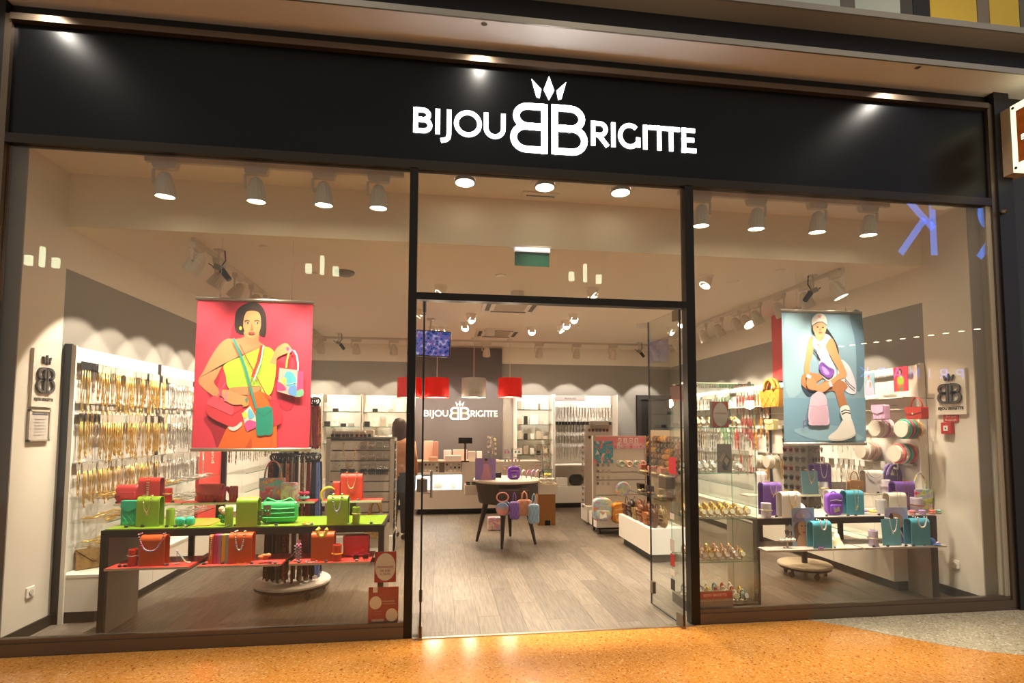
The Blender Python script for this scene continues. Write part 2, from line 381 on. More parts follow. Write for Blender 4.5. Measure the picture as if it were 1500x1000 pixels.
# ceilings
o = MB().bb((XL-.15, YS, ZC), (XR+.15, YB+.12, ZC+.1)).build('ceiling', CEILP); struct(o)
o = MB().bb((XL-.15, .125, ZF), (XR+.15, YS+.02, ZF+.1)).bb((XL-.15, .085, ZF), (XR+.15, .125, ZF+.02)).build('ceiling_window_bay', CEILP); struct(o)
o = MB().bb((XL, YS-.02, ZC), (XR, YS, ZF)).build('trim_ceiling_step', BEAMP); struct(o)
# baseboards
BB = mat('23201d', .5)
o = MB().bb((XL, .125, 0), (XL+.015, .72, .085)).bb((XL-.2, .125, 0), (XL+.015, .14, .085)).build('baseboard_left', BB); struct(o)
o = MB().bb((XR-.015, .085, 0), (XR, .66, .085)).bb((XR-.015, .085, 0), (XR+.2, .1, .085)).build('baseboard_right', BB); struct(o)

# shopfront frame: posts, mullions, transom, sills, bars round the fascia
FX0, FX1 = -3.215, 5.079
def bar(a, b, nm, mt=FRAME): o = MB().bb(a, b).build(nm, mt); struct(o); return o
bar((FX0, 0, 0), (FX0+.045, .07, 4.63), 'trim_post_outer', FRAMES)
bar((FX1-.05, 0, 0), (FX1, .09, 4.63), 'trim_post_outer', FRAMES)
bar((-.268, 0, 0), (-.205, .09, 3.66), 'trim_mullion'); bar((2.032, 0, 0), (2.108, .09, 3.66), 'trim_mullion')
bar((-.205, 0, 2.598), (2.032, .08, 2.655), 'trim_transom')
bar((FX0+.045, 0, 3.655), (FX1-.05, .08, 3.725), 'trim_fascia_bottom_bar', FRAMED)
bar((FX0+.045, -.02, 4.575), (FX1-.05, .05, 4.625), 'trim_fascia_top_bar', FRAMES)
for a, b in ((FX0+.045, -.268), (2.108, FX1-.05)):
    bar((a, 0, 0), (b, .07, .085), 'trim_sill', FRAMES); bar((a, .01, .085), (b, .06, .115), 'trim_sill_bead', FRAMES)
o = MB().bb((FX0+.045, .03, 3.725), (FX1-.05, .12, 4.575)).build('wall_fascia', FASCIA); struct(o, 'glossy black fascia panel above the shop windows')
def pane(nm, x0, x1, z0, z1, mt=WGLASS, y=.035):
    o = MB().bb((x0, y-.005, z0), (x1, y+.005, z1)).build(nm, mt); struct(o, 'clear shop window pane')
pane('window_1', FX0+.045, -.268, .115, 3.655); pane('window_2', -.205, 2.032, 2.655, 3.655); pane('window_3', 2.108, FX1-.05, .115, 3.655)

# glass doors standing open
def door(label, a, b, z1=2.57):
    a, b = Vector(a), Vector(b); d = b-a; ang = math.atan2(d.y, d.x); Lg = d.length
    t = bpy.data.objects.new('door_1' if a.x < 0 else 'door_2', None); col.objects.link(t); t.location = (a.x, a.y, 0); t.rotation_euler = (0, 0, ang); struct(t, label)
    MB().box((Lg/2, 0, .02+(z1-.02)/2), (Lg, .012, z1-.02)).build('glass_leaf', GLASSD, t)
    e = MB()
    for x in (.0, Lg): e.box((x, 0, .02+(z1-.02)/2), (.006, .014, z1-.02))
    e.box((Lg/2, 0, .02), (Lg, .014, .006)).build('dark_edge', BLACK, t)
    f = mat('8d8377', .3, .9)
    for x, z in ((.05, .05), (.05, z1-.04), (Lg-.03, .17)): MB().box((x, 0, z), (.1 if x < .1 else .05, .03, .1 if z < 1 else .09)).build('corner_fitting', f, t)
    for x, z in ((Lg*.25, 1.0), ): MB().box((Lg*.45, 0, onY(618, 709, .25).z), (.13, .085, .10)).build('lock_case', f, t)
    MB().tube([(Lg*.5, -.075, 1.02), (Lg*.5, -.075, 1.24)], .011, 8).box((Lg*.5, -.035, 1.06), (.015, .08, .015)).box((Lg*.5, -.035, 1.2), (.015, .08, .015)).build('pull_handle', STEEL, t)
    return t
dl = onZ(615, 940, 0); dirn = (Vector((dl.x, dl.y))-Vector((0, -CD))).normalized()
door('clear glass door leaf standing open seen edge on', (dl.x, dl.y+.03), (dl.x+dirn.x*.57, dl.y+.03+dirn.y*.57))
d2 = door('clear glass door leaf folded back beside the watch cabinet', (1.935, -.07), (1.895, .50))
# stickers on the second leaf
for z, c, h in ((.86, 'd8d2c8', .05), (.62, 'c8c2b8', .1), (.5, 'b0342e', .1), (.4, 'e8e0d4', .05), (.3, '3a3a3a', .09)):
    MB().box((.16, .008, z), (.07, .002, h)).build('sticker', mat(c, .5), d2)
MB().box((.14, .008, 1.28), (.12, .002, .14)).build('sticker', mat('c8323c', .5), d2)

# ---------------------------------------------------------------- fascia sign
sg = thing('shop_sign', 'white illuminated BIJOU BRIGITTE letters with crown on the black fascia', 'sign', (onY(813.5, 190, 0).x, .028, 0))
za, zb = onY(619, 191, 0).z, onY(1012, 222, 0).z
YSN = 0.0
def lx(px, py): return onY(px, py, YSN)
for nm, rng_ in (('letter', WM),):
    for ch, a, b in WM:
        t = (a-605)/417.; yb = 191+31*t; yt = yb-37+1.5*t
        p0 = lx(a, yb); p1 = lx(b, yb); pt = lx(a, yt)
        mb = MB(); glyph(mb, ch, p0.x, p0.z, p1.x-p0.x, pt.z-p0.z, onY(612.4, 175, 0).x-onY(605.6, 175, 0).x, -.006, .0)
        mb.build(nm, [SIGNW], sg, (-sg.location.x, 0, 0))
for flip, a, b in ((True, 748, 803), (False, 809, 862)):
    yb = 219 if flip else 223; p0 = lx(a, yb); p1 = lx(b, yb); pt = lx(a, yb-73)
    mb = MB(); glyph(mb, 'B', p0.x, p0.z, p1.x-p0.x, pt.z-p0.z, onY(12.2, 175, 0).x-onY(0, 175, 0).x, -.006, .0, flip); mb.build('monogram_letter', SIGNW, sg, (-sg.location.x, 0, 0))
pc = lx(805, 144); pt = lx(805, 109); pw = lx(831, 127).x-lx(780, 122).x
mb = MB(); crown(mb, pc.x, pc.z, pw, pt.z-pc.z, -.006, 0); mb.build('crown', SIGNW, sg, (-sg.location.x, 0, 0))

# ---------------------------------------------------------------- ledges above the sign
LEDG = mat('eae8e2', .6); LEDM = mat('a39d92', .35, .7)
zl = 4.735
o = MB().bb((-9, -.27, zl), (13, .3, zl+.05)).build('trim_ledge_soffit', LEDG); struct(o)
o = MB().bb((-9, -.285, zl-.004), (13, -.27, zl+.045)).build('trim_ledge_edge', LEDM); struct(o)
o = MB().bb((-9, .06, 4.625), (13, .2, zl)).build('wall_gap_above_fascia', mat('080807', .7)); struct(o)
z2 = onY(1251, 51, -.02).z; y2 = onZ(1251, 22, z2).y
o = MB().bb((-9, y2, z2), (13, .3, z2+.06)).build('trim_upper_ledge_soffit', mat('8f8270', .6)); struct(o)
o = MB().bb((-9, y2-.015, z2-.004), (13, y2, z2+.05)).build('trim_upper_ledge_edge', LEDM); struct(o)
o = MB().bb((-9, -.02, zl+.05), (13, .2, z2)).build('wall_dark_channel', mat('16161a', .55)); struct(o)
hm = mat('050506', .9)
hb = MB().lathe([(.0, 0), (.032, 0), (.036, .006)], 14).mesh('round_hole', hm)
for px in list(range(-60, 1500, 78)):
    for dx in (0, 40):
        p = onY(px+dx+20, 0, -.02)
        h = put('round_hole', hb, None, (p.x, -.019, zl+.13), (PI/2, 0, 0)); struct(h, 'round hole punched in the dark channel')
# panels above the upper ledge
def upper(px0, px1, hexc, nm):
    a, b = onY(px0, 20, -.05).x, onY(px1, 40, -.05).x
    o = MB().bb((a, -.05, z2+.06), (b, 0, z2+1.6)).build(nm, mat(hexc, .55)); struct(o)
for a, b, c in ((700, 940, '6f6a60'), (960, 1060, '7d857a'), (1060, 1232, 'd0dacb'), (1232, 1253, '756c60'), (1253, 1320, 'd0dacb'), (1320, 1338, '4a463e'), (1338, 1363, '0b0a0a'), (1363, 1432, 'efca42'), (1432, 1450, '8a7c68'), (1450, 1494, 'efca42'), (1494, 1560, '6f675a')):
    upper(a, b, c, 'wall_upper_panel')
# dark flank beside the shopfront
o = MB().bb((FX1, -.02, 0), (FX1+.16, .3, 4.735)).build('wall_flank_dark', mat('0e0e10', .5)); struct(o)
o = MB().bb((FX1+.16, .05, 0), (13, .3, 4.735)).build('wall_neighbour', mat('2a2c2b', .5)); struct(o)
o = MB().bb((-9, .0, 0), (FX0, .3, 4.735)).build('wall_neighbour', mat('151312', .5)); struct(o)
o = MB().lathe([(0, .0), (.018, 0), (.024, .01), (.024, .03)], 14).build('door_bell', STEEL, None, (onY(1468, 311, -.02).x, -.02, onY(1468, 311, -.02).z), (-PI/2, 0, 0)); o.rotation_euler = (PI/2, 0, 0)
tag(o, 'small round steel button on the dark flank beside the shop window', 'button')

# blade sign of the neighbour, fixed at right angles to the front
bx = 5.14
A = onX(1456, 170, bx); Bp = onX(1480, 157, bx); Cc = onX(1464, 262, bx)
bs = thing('blade_sign', 'backlit orange wooden blade sign with cream frame projecting from the neighbouring shop', 'sign', (bx, 0, 0))
yn = Bp.y; zt = A.z; zb_ = Cc.z
MB().bb((0, yn, zb_), (.16, A.y, zt)).build('mount_box', mat('b59f80', .6), bs)
MB().bb((-.004, yn-.55, zb_-.0), (.17, yn, zt)).build('light_box', mat('f4f0c8', .5, es=1.0), bs)
MB().bb((-.009, yn-.50, zb_+.07), (-.004, yn-.05, zt-.07)).build('wooden_face', mat('a8561c', .5, es=.12, var=.3, vs=14.), bs)
lt = lettering('BI', .05, mat('fff8e0', .5, es=3.), bs, (-.011, yn-.11, zb_+.26), (0, 0, -PI/2))
for z in (zb_+.03, zt-.03): MB().cyl((-.012, yn-.025, z), (-.004, yn-.025, z), .012, 8).build('screw_cap', BLACK, bs)
# lamps tucked above the fascia that graze its surface
for px, py in ((52, 31), (706, 84), (1316, 145)):
    p = onY(px, py, -.02)
    t = thing('fascia_spot', 'small steel downlight tucked under the ledge above the black fascia', 'lamp', (p.x, -.23, zl), group='downlights above the fascia')
    MB().lathe([(.0, -.002), (.02, -.002), (.024, 0), (.026, .0)], 12).build('rim', STEEL, t)
    lamp('SPOT', 'fascia_spot_light', (0, 0, -.012), 4.5, t, (0, .25, -1), NEUT, .02, 130, .6)
# ================================================================ ceiling fixtures
_hp = [(.018, .17), (.034, .158), (.046, .13), (.056, .09), (.063, .045), (.066, 0), (.060, 0), (.058, .012)]
mb = MB(); n = 32
for i, (r, z) in enumerate(_hp):
    for j in range(n):
        rr = r*(1-.06*(j % 2)) if i < 5 else r
        mb.v.append((rr*math.cos(2*PI*j/n), rr*math.sin(2*PI*j/n), z))
for i in range(len(_hp)-1):
    for j in range(n): mb.f.append((i*n+j, i*n+(j+1) % n, (i+1)*n+(j+1) % n, (i+1)*n+j)); mb.m.append(0)
mb.f.append(tuple(range(n))); mb.m.append(0)
HEAD = mb.mesh('lamp_head', SPOTW)
DISC = MB().lathe([(.0, .010), (.058, .010)], 24).mesh('lens', LENS)
ADAPT = MB().add([(-.095, -.03, 0), (.095, -.03, 0), (.095, .03, 0), (-.095, .03, 0), (-.08, -.026, -.055), (.08, -.026, -.055), (.08, .026, -.055), (-.08, .026, -.055)],
                 [(3, 2, 1, 0), (4, 5, 6, 7), (0, 1, 5, 4), (2, 3, 7, 6), (1, 2, 6, 5), (3, 0, 4, 7)]).mesh('track_adapter', SPOTW)
ARM = MB().tube([(-.05, 0, -.05), (-.088, 0, -.06), (-.088, 0, -.165), (-.05, 0, -.17)], .011, 6).mesh('yoke_arm', SPOTW)
def track_spot(loc, aim, label, group, energy=40, angle=50, blend=.6, rz=0, side=1, color=WARM, lit=True, size=.045):
    t = thing('track_spotlight', label, 'spotlight', loc, group=group)
    a = Vector(aim).normalized()
    put('track_adapter', ADAPT, t, (0, 0, 0), (0, 0, rz)); arm = put('yoke_arm', ARM, t, (0, 0, 0), (0, 0, rz), (side, 1, 1))
    q = a.to_track_quat('-Z', 'Y').to_euler()
    c = Vector((0, 0, -.18))                      # pivot of the head
    h = put('lamp_head', HEAD, t, c+a*.092, q, (1.14, 1.14, 1.12))
    put('lens', DISC, h)
    lamp('SPOT', 'spot_beam', c+a*.096, energy, t, a, color, size, angle, blend)
    return t
def track(a, b, label, z):
    a, b = Vector(a), Vector(b); d = b-a
    o = MB().box((0, 0, -.0175), (d.length, .034, .035)).box((0, 0, -.0355), (d.length-.02, .012, .002)).build('lighting_track', SPOTW, None, ((a.x+b.x)/2, (a.y+b.y)/2, z), (0, 0, math.atan2(d.y, d.x)))
    tag(o, label, 'track')
zt = ZF-.035
yT = onZ(376, 240, zt).y
p0, p1 = onZ(213, 232, ZF), onZ(592, 252, ZF)
yT = .20
track((onY(213, 236, yT).x, yT), (onY(592, 252, yT).x, yT), 'white lighting track over the red and green display table', ZF)
for px in (242, 376, 475, 555):
    x = onY(px, 262, yT).x
    track_spot((x-.0, yT, zt), (.0, .10, -1), 'white ribbed spotlight on the track over the red and green table', 'spotlights over the red and green table', 52, 68, .55, color=NEUT)
track((onY(993, 280, yT).x, yT), (onY(1302, 303, yT).x, yT), 'white lighting track over the purple and teal display table', ZF)
for px in (1027, 1108, 1197, 1272):
    x = onY(px, 310, yT).x
    track_spot((x, yT, zt), (.0, .10, -1), 'white ribbed spotlight on the track over the purple and teal table', 'spotlights over the purple and teal table', 52, 68, .55, side=-1, color=NEUT)
# recessed downlights above the door
for px, py in ((681, 262), (798, 269), (909, 277)):
    p = onZ(px, py, ZF)
    t = thing('recessed_downlight', 'round recessed downlight in the ceiling above the doorway', 'downlight', (p.x, p.y, ZF), group='downlights above the doorway')
    MB().lathe([(.125, 0), (.12, -.006), (.09, -.006)], 24).build('rim', FIXW, t)
    MB().lathe([(.088, -.004), (.088, -.035), (.08, -.035)], 24).build('can', mat('8f8676', .4), t)
    MB().lathe([(0, -.036), (.08, -.036)], 24).build('lens', LENSD, t)
    lamp('SPOT', 'downlight_beam', (0, 0, -.045), 38, t, (0, -.05, -1), WARM, .06, 84, .8)
p = onZ(793, 282, ZF); t = thing('ceiling_vent', 'small slotted air vent in the ceiling behind the doorway glass', 'vent', (p.x, .45, ZF))
MB().box((0, 0, -.006), (.34, .12, .012)).build('vent_plate', FIXW, t); MB().box((0, 0, -.013), (.26, .02, .004)).build('slot', mat('5a5144', .6), t)

# tracks on the main ceiling
TXL = -2.18; TXR = 4.07
track((TXL, .72), (TXL, 5.9), 'white lighting track running along the gold necklace wall', ZC)
track((TXR, .75), (TXR, 5.9), 'white lighting track running along the hair accessory wall', ZC)
zk = ZC-.035
for i in range(11):
    y = .80+.49*i
    track_spot((TXL, y, zk), (-.67, .0, -1), 'white ribbed spotlight aimed at the gold necklace wall', 'spotlights along the gold necklace wall', 25, 60, .2, rz=PI/2, size=.03, color=NEUT)
for i in range(10):
    y = 1.28+.48*i
    track_spot((TXR, y, zk), (.51, .0, -1), 'white ribbed spotlight aimed at the hair accessory wall', 'spotlights along the hair accessory wall', 25, 56, .2, rz=PI/2, size=.03, color=NEUT)
p = onZ(1213, 397, zk)
track_spot((TXR, .80, zk), (.35, -.25, -1), 'white ribbed spotlight turned outwards above the blue poster', None, 14, 60, .5, rz=PI/2)
track_spot((TXR, 2.48, zk), (.1, -.75, -.8), 'white ribbed spotlight with bright lens turned towards the window', None, 10, 60, .5, rz=PI/2)
YT = 5.95
track((XL+.3, YT), (XR-.3, YT), 'white lighting track along the back wall', ZC)
for px in (522, 577, 640, 713, 790, 845, 898, 962):
    x = onY(px, 503, YT).x
    track_spot((x, YT, zk), (0, .6, -1), 'white ribbed spotlight aimed at the back wall', 'spotlights along the back wall', 17, 58, .2, size=.03, color=NEUT)
for px in (470, 450): 
    track_spot((onY(px, 503, YT).x, YT, zk), (0, .6, -1), 'white ribbed spotlight aimed at the back wall', 'spotlights along the back wall', 17, 58, .2, size=.03, color=NEUT)
# tilted ceiling cans
CAN = MB().lathe([(.0, 0), (.085, 0), (.085, -.004), (.072, -.015), (.062, -.07), (.056, -.1)], 20).mesh('can', FIXW)
CLENS = MB().lathe([(0, 0), (.06, 0)], 20).mesh('lens', LENSD); CRIM = MB().lathe([(.06, .0), (.066, .012), (.06, .03)], 20).mesh('tilt_ring', FIXW)
def can(px, py, aim, lab, e=29):
    p = onZ(px, py, ZC-.06)
    t = thing('ceiling_spot', 'white tilting ceiling spot '+lab, 'ceiling lamp', (p.x, p.y, ZC), group='tilting ceiling spots over the aisle')
    put('can', CAN, t); a = Vector(aim).normalized(); q = a.to_track_quat('-Z', 'Y').to_euler()
    h = put('tilt_ring', CRIM, t, Vector((0, 0, -.075))+a*.03, q); put('lens', CLENS, h, (0, 0, -.001))
    lamp('SPOT', 'can_beam', Vector((0, 0, -.075))+a*.05, e, t, a+Vector((0, 0, -.9)), WARM, .05, 96, .8)
for px, py, aim, lab in ((646, 426, (-.6, -.2, -.7), 'just above the door transom beside the exit sign'), (613, 458, (-.7, .2, -.8), 'beside the door mullion before the television'), (690, 466, (.5, -.75, -.6), 'tilted between the two air cassettes'), (682, 478, (-.3, -.8, -.5), 'next to the cylindrical speaker'), (648, 484, (-.3, -.8, -.5), 'just above the television'), (779, 484, (-.1, -1, -.45), 'facing the door alone beside the air cassette'), (840, 466, (.3, -.95, -.45), 'foremost of the row of three before the back wall'), (829, 475, (.1, -.95, -.45), 'in the middle of the row of three'), (822, 481, (.6, -.4, -.8), 'rearmost of the row of three'), (868, 430, (.55, -.4, -.65), 'resting just over the transom towards the watch cabinet'), (1034, 413, (-.6, -.1, -.9), 'above the watch cabinet'), (983, 484, (.5, -.7, -.6), 'seen through the folded glass door leaf'), (999, 472, (-.3, -.7, -.6), 'at the edge of the folded glass door leaf'), (634, 484, (.2, -.7, -.6), 'behind the television mount')):
    can(px, py, aim, lab)
# small ceiling hardware
for px, py, r, h, nm, lab in ((758, 427, .085, .12, 'ceiling_speaker', 'white cylindrical speaker on the ceiling beside the green exit sign'), (718, 481, .085, .12, 'ceiling_speaker', 'white cylindrical speaker hanging below the ceiling cassette'), (942, 475, .11, .05, 'smoke_detector', 'white round smoke detector on the ceiling by the glass door'),
                       (388, 361, .05, .012, 'sprinkler_plate', 'grey sprinkler cover plate on the ceiling behind the red poster'), (458, 400, .055, .02, 'sprinkler_plate', 'white sprinkler cover plate on the ceiling behind the red poster'), (498, 450, .05, .012, 'sprinkler_plate', 'beige sprinkler cover plate on the ceiling further into the shop'),
                       (734, 403, .06, .012, 'sprinkler_plate', 'beige sprinkler cover plate on the ceiling behind the exit sign'), (1143, 395, .05, .012, 'sprinkler_plate', 'beige sprinkler cover plate on the ceiling near the blue poster'), (1074, 412, .06, .012, 'sprinkler_plate', 'pale sprinkler cover plate on the ceiling near the hair accessory wall')):
    p = onZ(px, py, ZC)
    if nm == 'sprinkler_plate': o = MB().lathe([(0, -h), (r*.8, -h), (r, -h*.4), (r, 0)], 18).build(nm, FIXW, None, (p.x, p.y, ZC), smooth=False)
    else: o = MB().lathe([(0, -h), (r*.75, -h), (r*.92, -h*.9), (r, -h*.7), (r, 0)], 20).build(nm, PLASTIC, None, (p.x, p.y, ZC))
    tag(o, lab, 'ceiling fixture')
p = onZ(505, 398, ZC); o = MB().lathe([(0, -.05), (.06, -.045), (.1, -.02), (.105, 0)], 20).build('wifi_dome', mat('6b6255', .5), None, (p.x, p.y, ZC)); tag(o, 'dark round dome on the ceiling behind the red poster', 'ceiling fixture')
for px, py, lab in ((748, 447, 'square white air cassette in the ceiling above the door transom'), (727, 489, 'square white air cassette in the ceiling before the counter')):
    p = onZ(px, py, ZC); t = thing('air_cassette', lab, 'air conditioner', (p.x, p.y-(.15 if py > 480 else 0), ZC-.002)); s = .38
    MB().box((0, 0, -.012), (2*s, 2*s, .024)).build('cover', FIXW, t)
    f = MB()
    for i in range(4):
        a = i*PI/2; f.box((math.cos(a)*s*.8, math.sin(a)*s*.8, -.026), (.06 if i % 2 == 0 else s*1.3, s*1.3 if i % 2 == 0 else .06, .006))
    f.build('air_slot', mat('4f463b', .6), t)
    MB().box((0, 0, -.027), (s*1.1, s*1.1, .01)).build('grille', mat('b6a78f', .6), t)
# emergency exit sign
p = onZ(779, 361, ZC)
t = thing('exit_sign', 'dark green emergency exit sign with lit white strip hanging from the ceiling', 'exit sign', (p.x, p.y, ZC))
wE = onY(805, 375, p.y).x-onY(753, 375, p.y).x; hE = onY(779, 370, p.y).z-onY(779, 390, p.y).z
MB().box((0, 0, -.012), (wE*1.1, .07, .024)).build('housing', PLASTIC, t)
MB().box((0, -.02, -.04), (wE*1.0, .03, .04)).build('light_strip', mat('f4f0ff', .4, es=.35), t)
for i in range(16): MB().box((-wE*.44+wE*.88*i/15, -.038, -.038), (.012, .006, .022)).build('light_slit', mat('ffffff', .4, es=1.2), t)
MB().box((0, -.015, -.06-hE/2), (wE*.97, .012, hE)).build('green_panel', mat('0f4a3a', .35), t)
# surveillance cameras on the tracks
def cctv(loc, lab, rz=0):
    t = thing('surveillance_camera', lab, 'camera', loc, rz)
    MB().cyl((0, 0, 0), (0, 0, -.14), .012, 8).lathe([(.0, -.005), (.05, -.005), (.05, 0)], 14).build('stalk', SPOTW, t)
    MB().tube([(.05, 0, -.005), (.06, 0, -.1), (-.0, .0, -.19), (-.09, 0, -.13)], .006, 6).build('cable', BLACK, t)
    MB().box((0, 0, -.17), (.07, .07, .05), ry=.4).build('mount_block', mat('8a8274', .4), t)
    MB().cyl((.03, 0, -.19), (.10, 0, -.28), .03, 12, .026).build('camera_body', BLACK, t)
cctv((TXL+.09, 1.05, ZC-.001), 'black surveillance camera with loose cable above the red poster')
cctv((TXR-.09, 1.04, ZC-.001), 'black surveillance camera with loose cable above the blue poster', PI)
cctv((onY(496, 500, 5.6).x, 5.6, ZC), 'black surveillance camera under the ceiling above the scarf rack')
cctv((onY(936, 500, 5.8).x, 5.8, ZC), 'black surveillance camera under the ceiling by the store room door')

# television hung from the ceiling
p = onZ(631, 467, ZC); yTV = p.y
c = onY(629, 503, yTV); wTV = .62; hTV = .37
t = thing('television', 'flat television hanging from the ceiling with a blue camera feed', 'television', (c.x, yTV, c.z), rot=(0, .06, -.1))
MB().rbox((0, 0, 0), (wTV+.03, .05, hTV+.03), .01, 2).build('housing', BLACK, t)
m, nt, b = nodes('camera_feed'); L = nt.links.new; tc = nt.nodes.new('ShaderNodeTexCoord')
v = nt.nodes.new('ShaderNodeTexVoronoi'); v.inputs['Scale'].default_value = 19; L(tc.outputs['Object'], v.inputs['Vector'])
n = nt.nodes.new('ShaderNodeTexNoise'); n.inputs['Scale'].default_value = 9; n.inputs['Detail'].default_value = 6; L(tc.outputs['Object'], n.inputs['Vector'])
ad = nt.nodes.new('ShaderNodeMath'); ad.operation = 'MULTIPLY'; L(v.outputs['Distance'], ad.inputs[0]); L(n.outputs['Fac'], ad.inputs[1])
r = ramp(nt, [(.02, '0c1030'), (.12, '2a3c86'), (.22, '5f7fd0'), (.30, '8a3c8a'), (.42, 'b9c8f0')]); L(ad.outputs[0], r.inputs['Fac']); L(r.outputs['Color'], b.inputs['Emission Color']); b.inputs['Emission Strength'].default_value = .45; b.inputs['Base Color'].default_value = (.01, .01, .02, 1)
MB().box((0, -.026, 0), (wTV, .003, hTV)).build('screen', m, t)
MB().cyl((0, 0, hTV/2), (0, 0, ZC-c.z), .014, 8).box((0, 0, ZC-c.z-.01), (.12, .12, .02)).build('ceiling_mount', SPOTW, t)

# pendant lamps before the back wall
for px, hx, lab in ((640, 'e0241c', 'red drum pendant lamp beside the television'), (694, 'a39784', 'beige drum pendant lamp with printed wordmark over the counter'), (747, 'e0241c', 'red drum pendant lamp beside the dark wall panel'), (600, 'e0241c', 'red drum pendant lamp beside the clerk')):
    yP = 5.72; c = onY(px, 568, yP)
    t = thing('pendant_lamp', lab, 'pendant lamp', (c.x, yP, ZC))
    R = .225; h = .36
    MB().lathe([(R*.97, -h/2), (R, -h/2), (R*.985, h/2), (R*.96, h/2)], 28).build('shade', mat(hx, .7, es=.18), t, (0, 0, c.z-ZC))
    MB().lathe([(0, -h/2+.012), (R*.96, -h/2+.012)], 28).build('diffuser', mat('ffe9c4', .5, es=1.2), t, (0, 0, c.z-ZC))
    MB().lathe([(0, h/2-.02), (R*.95, h/2-.02)], 28).build('shade_top', mat(hx, .7), t, (0, 0, c.z-ZC))
    MB().cyl((0, 0, 0), (0, 0, c.z-ZC+h/2-.02), .007, 6).lathe([(0, -.03), (.05, -.03), (.06, 0)], 14).build('cord', PLASTIC, t)
    lamp('POINT', 'pendant_glow', (0, 0, c.z-ZC-h/2-.06), 5, t, None, WARM, .1)
    if 'beige' in lab:
        mb = MB(); wordmark(mb, .25, -.002, 0); mb.build('printed_wordmark', mat('efe6d4', .6), t, (0, -R-.002, c.z-ZC-.12))
# ================================================================ makers of small goods (base at the origin, facing -y)
def spec(px0, px1, yt, yb, z, ylim):
    xm = (px0+px1)/2; p = onZ(xm, yb, z); Y = min(max(p.y, ylim[0]), ylim[1])
    a, b = onY(px0, yb, Y), onY(px1, yb, Y); h = onY(xm, yt, Y).z-onY(xm, yb, Y).z
    return ((a.x+b.x)/2, Y, z+.0015), b.x-a.x, h
def stand(label, hx, loc, wd, h, rz=0, group=None, d=.09):
    r = d*.42; d2 = d/2
    path = [(-d2, 0), (-d2, h-r)]+[(-d2+r+r*math.cos(a), h-r+r*math.sin(a)) for a in [PI-PI/2*k/5 for k in range(1, 6)]]+[(d2-r, h)]+[(d2-r+r*math.cos(a), h-r+r*math.sin(a)) for a in [PI/2-PI/2*k/4 for k in range(1, 5)]]+[(d2, h*.0)]
    o = MB().sheet(path, -wd/2, wd/2, -.006).build('necklace_stand', mat(hx, .38, coat=.15), None, loc, (0, 0, rz)); return tag(o, label, 'stand', group)
def chain_u(mb, hw, zt, drop, y, r, n=26, back=.05):
    P = [(-hw, y+back, zt)]
    for i in range(n+1):
        t = -1+2*i/n; P.append((hw*math.copysign(abs(t)**.75, t), y, zt-drop*(1-abs(t)**2.2)))
    P.append((hw, y+back, zt)); return P
def necklace(label, loc, hw, zt, drop, y, mt, r=.004, pend=0, n=26, bead=True, rz=0, group=None):
    t = thing('necklace', label, 'necklace', loc, rz, group)
    r *= 1.35; P = chain_u(None, hw, zt+r*1.3, drop, y-r*1.4-.004, r, n); mb = MB()
    if bead:
        for i in range(len(P)-1):
            a, b = Vector(P[i]), Vector(P[i+1])
            k = max(1, int((b-a).length/(r*2.1)))
            for j in range(k): mb.bead(a.lerp(b, j/k), r*1.15)
    else: mb.tube(P, [r*(1.5 if i % 2 else .7) for i in range(len(P))], 5)
    mb.build('chain', mt, t, smooth=bead)
    if pend: MB().ball((0, y-pend*.6, zt-drop-pend), pend, 8, 5, (1, .5, 1.3)).build('pendant', mt, t, smooth=True)
    return t
def cylinder_stand(label, hx, loc, r, h, band=None, group=None):
    o = MB().lathe([(0, 0), (r, 0), (r, h-.006), (r*.94, h), (r*.8, h), (r*.8, h-.02), (0, h-.02)], 18).build('bracelet_stand', mat(hx, .35, coat=.2), None, loc); tag(o, label, 'stand', group)
    if band:
        b = MB().ring((0, 0, h*band[1]), r*1.2, r*.12, 18, 6, (.05, 0, 1)).build('bracelet', band[0], None, loc, smooth=True)
        tag(b, band[2], 'bracelet')
def tag_block(loc, grp='price blocks on the displays'):
    pass
PT = MB().box((0, 0, .004), (.022, .014, .008)).add([(-.011, -.007, .008), (.011, -.007, .008), (.011, .003, .016), (-.011, .003, .016)], [(0, 1, 2, 3)]).mesh('price_block', CARDB)
def price(loc, lab, grp):
    tag(put('price_block', PT, None, (loc[0], loc[1], loc[2]+.0015), (0, 0, rnd.uniform(-.3, .3))), lab, 'price tag', grp)
def patch_mat(name, cols, scale=9, rough=.45):
    m, nt, b = nodes(name); L = nt.links.new; tc = nt.nodes.new('ShaderNodeTexCoord')
    n = nt.nodes.new('ShaderNodeTexNoise'); n.inputs['Scale'].default_value = scale; n.inputs['Detail'].default_value = 1.5; n.inputs['Distortion'].default_value = .8; L(tc.outputs['Object'], n.inputs['Vector'])
    st = [(.30+.4*i/(len(cols)-1), c) for i, c in enumerate(cols)]; r = ramp(nt, st); L(n.outputs['Fac'], r.inputs['Fac']); L(r.outputs['Color'], b.inputs['Base Color']); b.inputs['Roughness'].default_value = rough
    return m
FLORAL = patch_mat('watercolour_print', ['d83a78', 'f0609a', 'f48ab0', '5fb8d8', 'f27aa8', 'f6c83a', 'e8457e'], 12)
FLORALP = patch_mat('pastel_watercolour_print', ['f6c6d6', 'f4efc8', 'f28cb4', 'bfe0e0', 'f8e0e6'], 12)
GEOM = patch_mat('geometric_print', ['e8605c', '8ac86c', 'f0d060', '60b8d0', 'f29ab0', 'd04a50'], 16)
HOLO = patch_mat('iridescent_film', ['f0a8c8', 'f0d890', 'a8e0d0', 'c8b0e8', 'e8a060'], 14, .2)
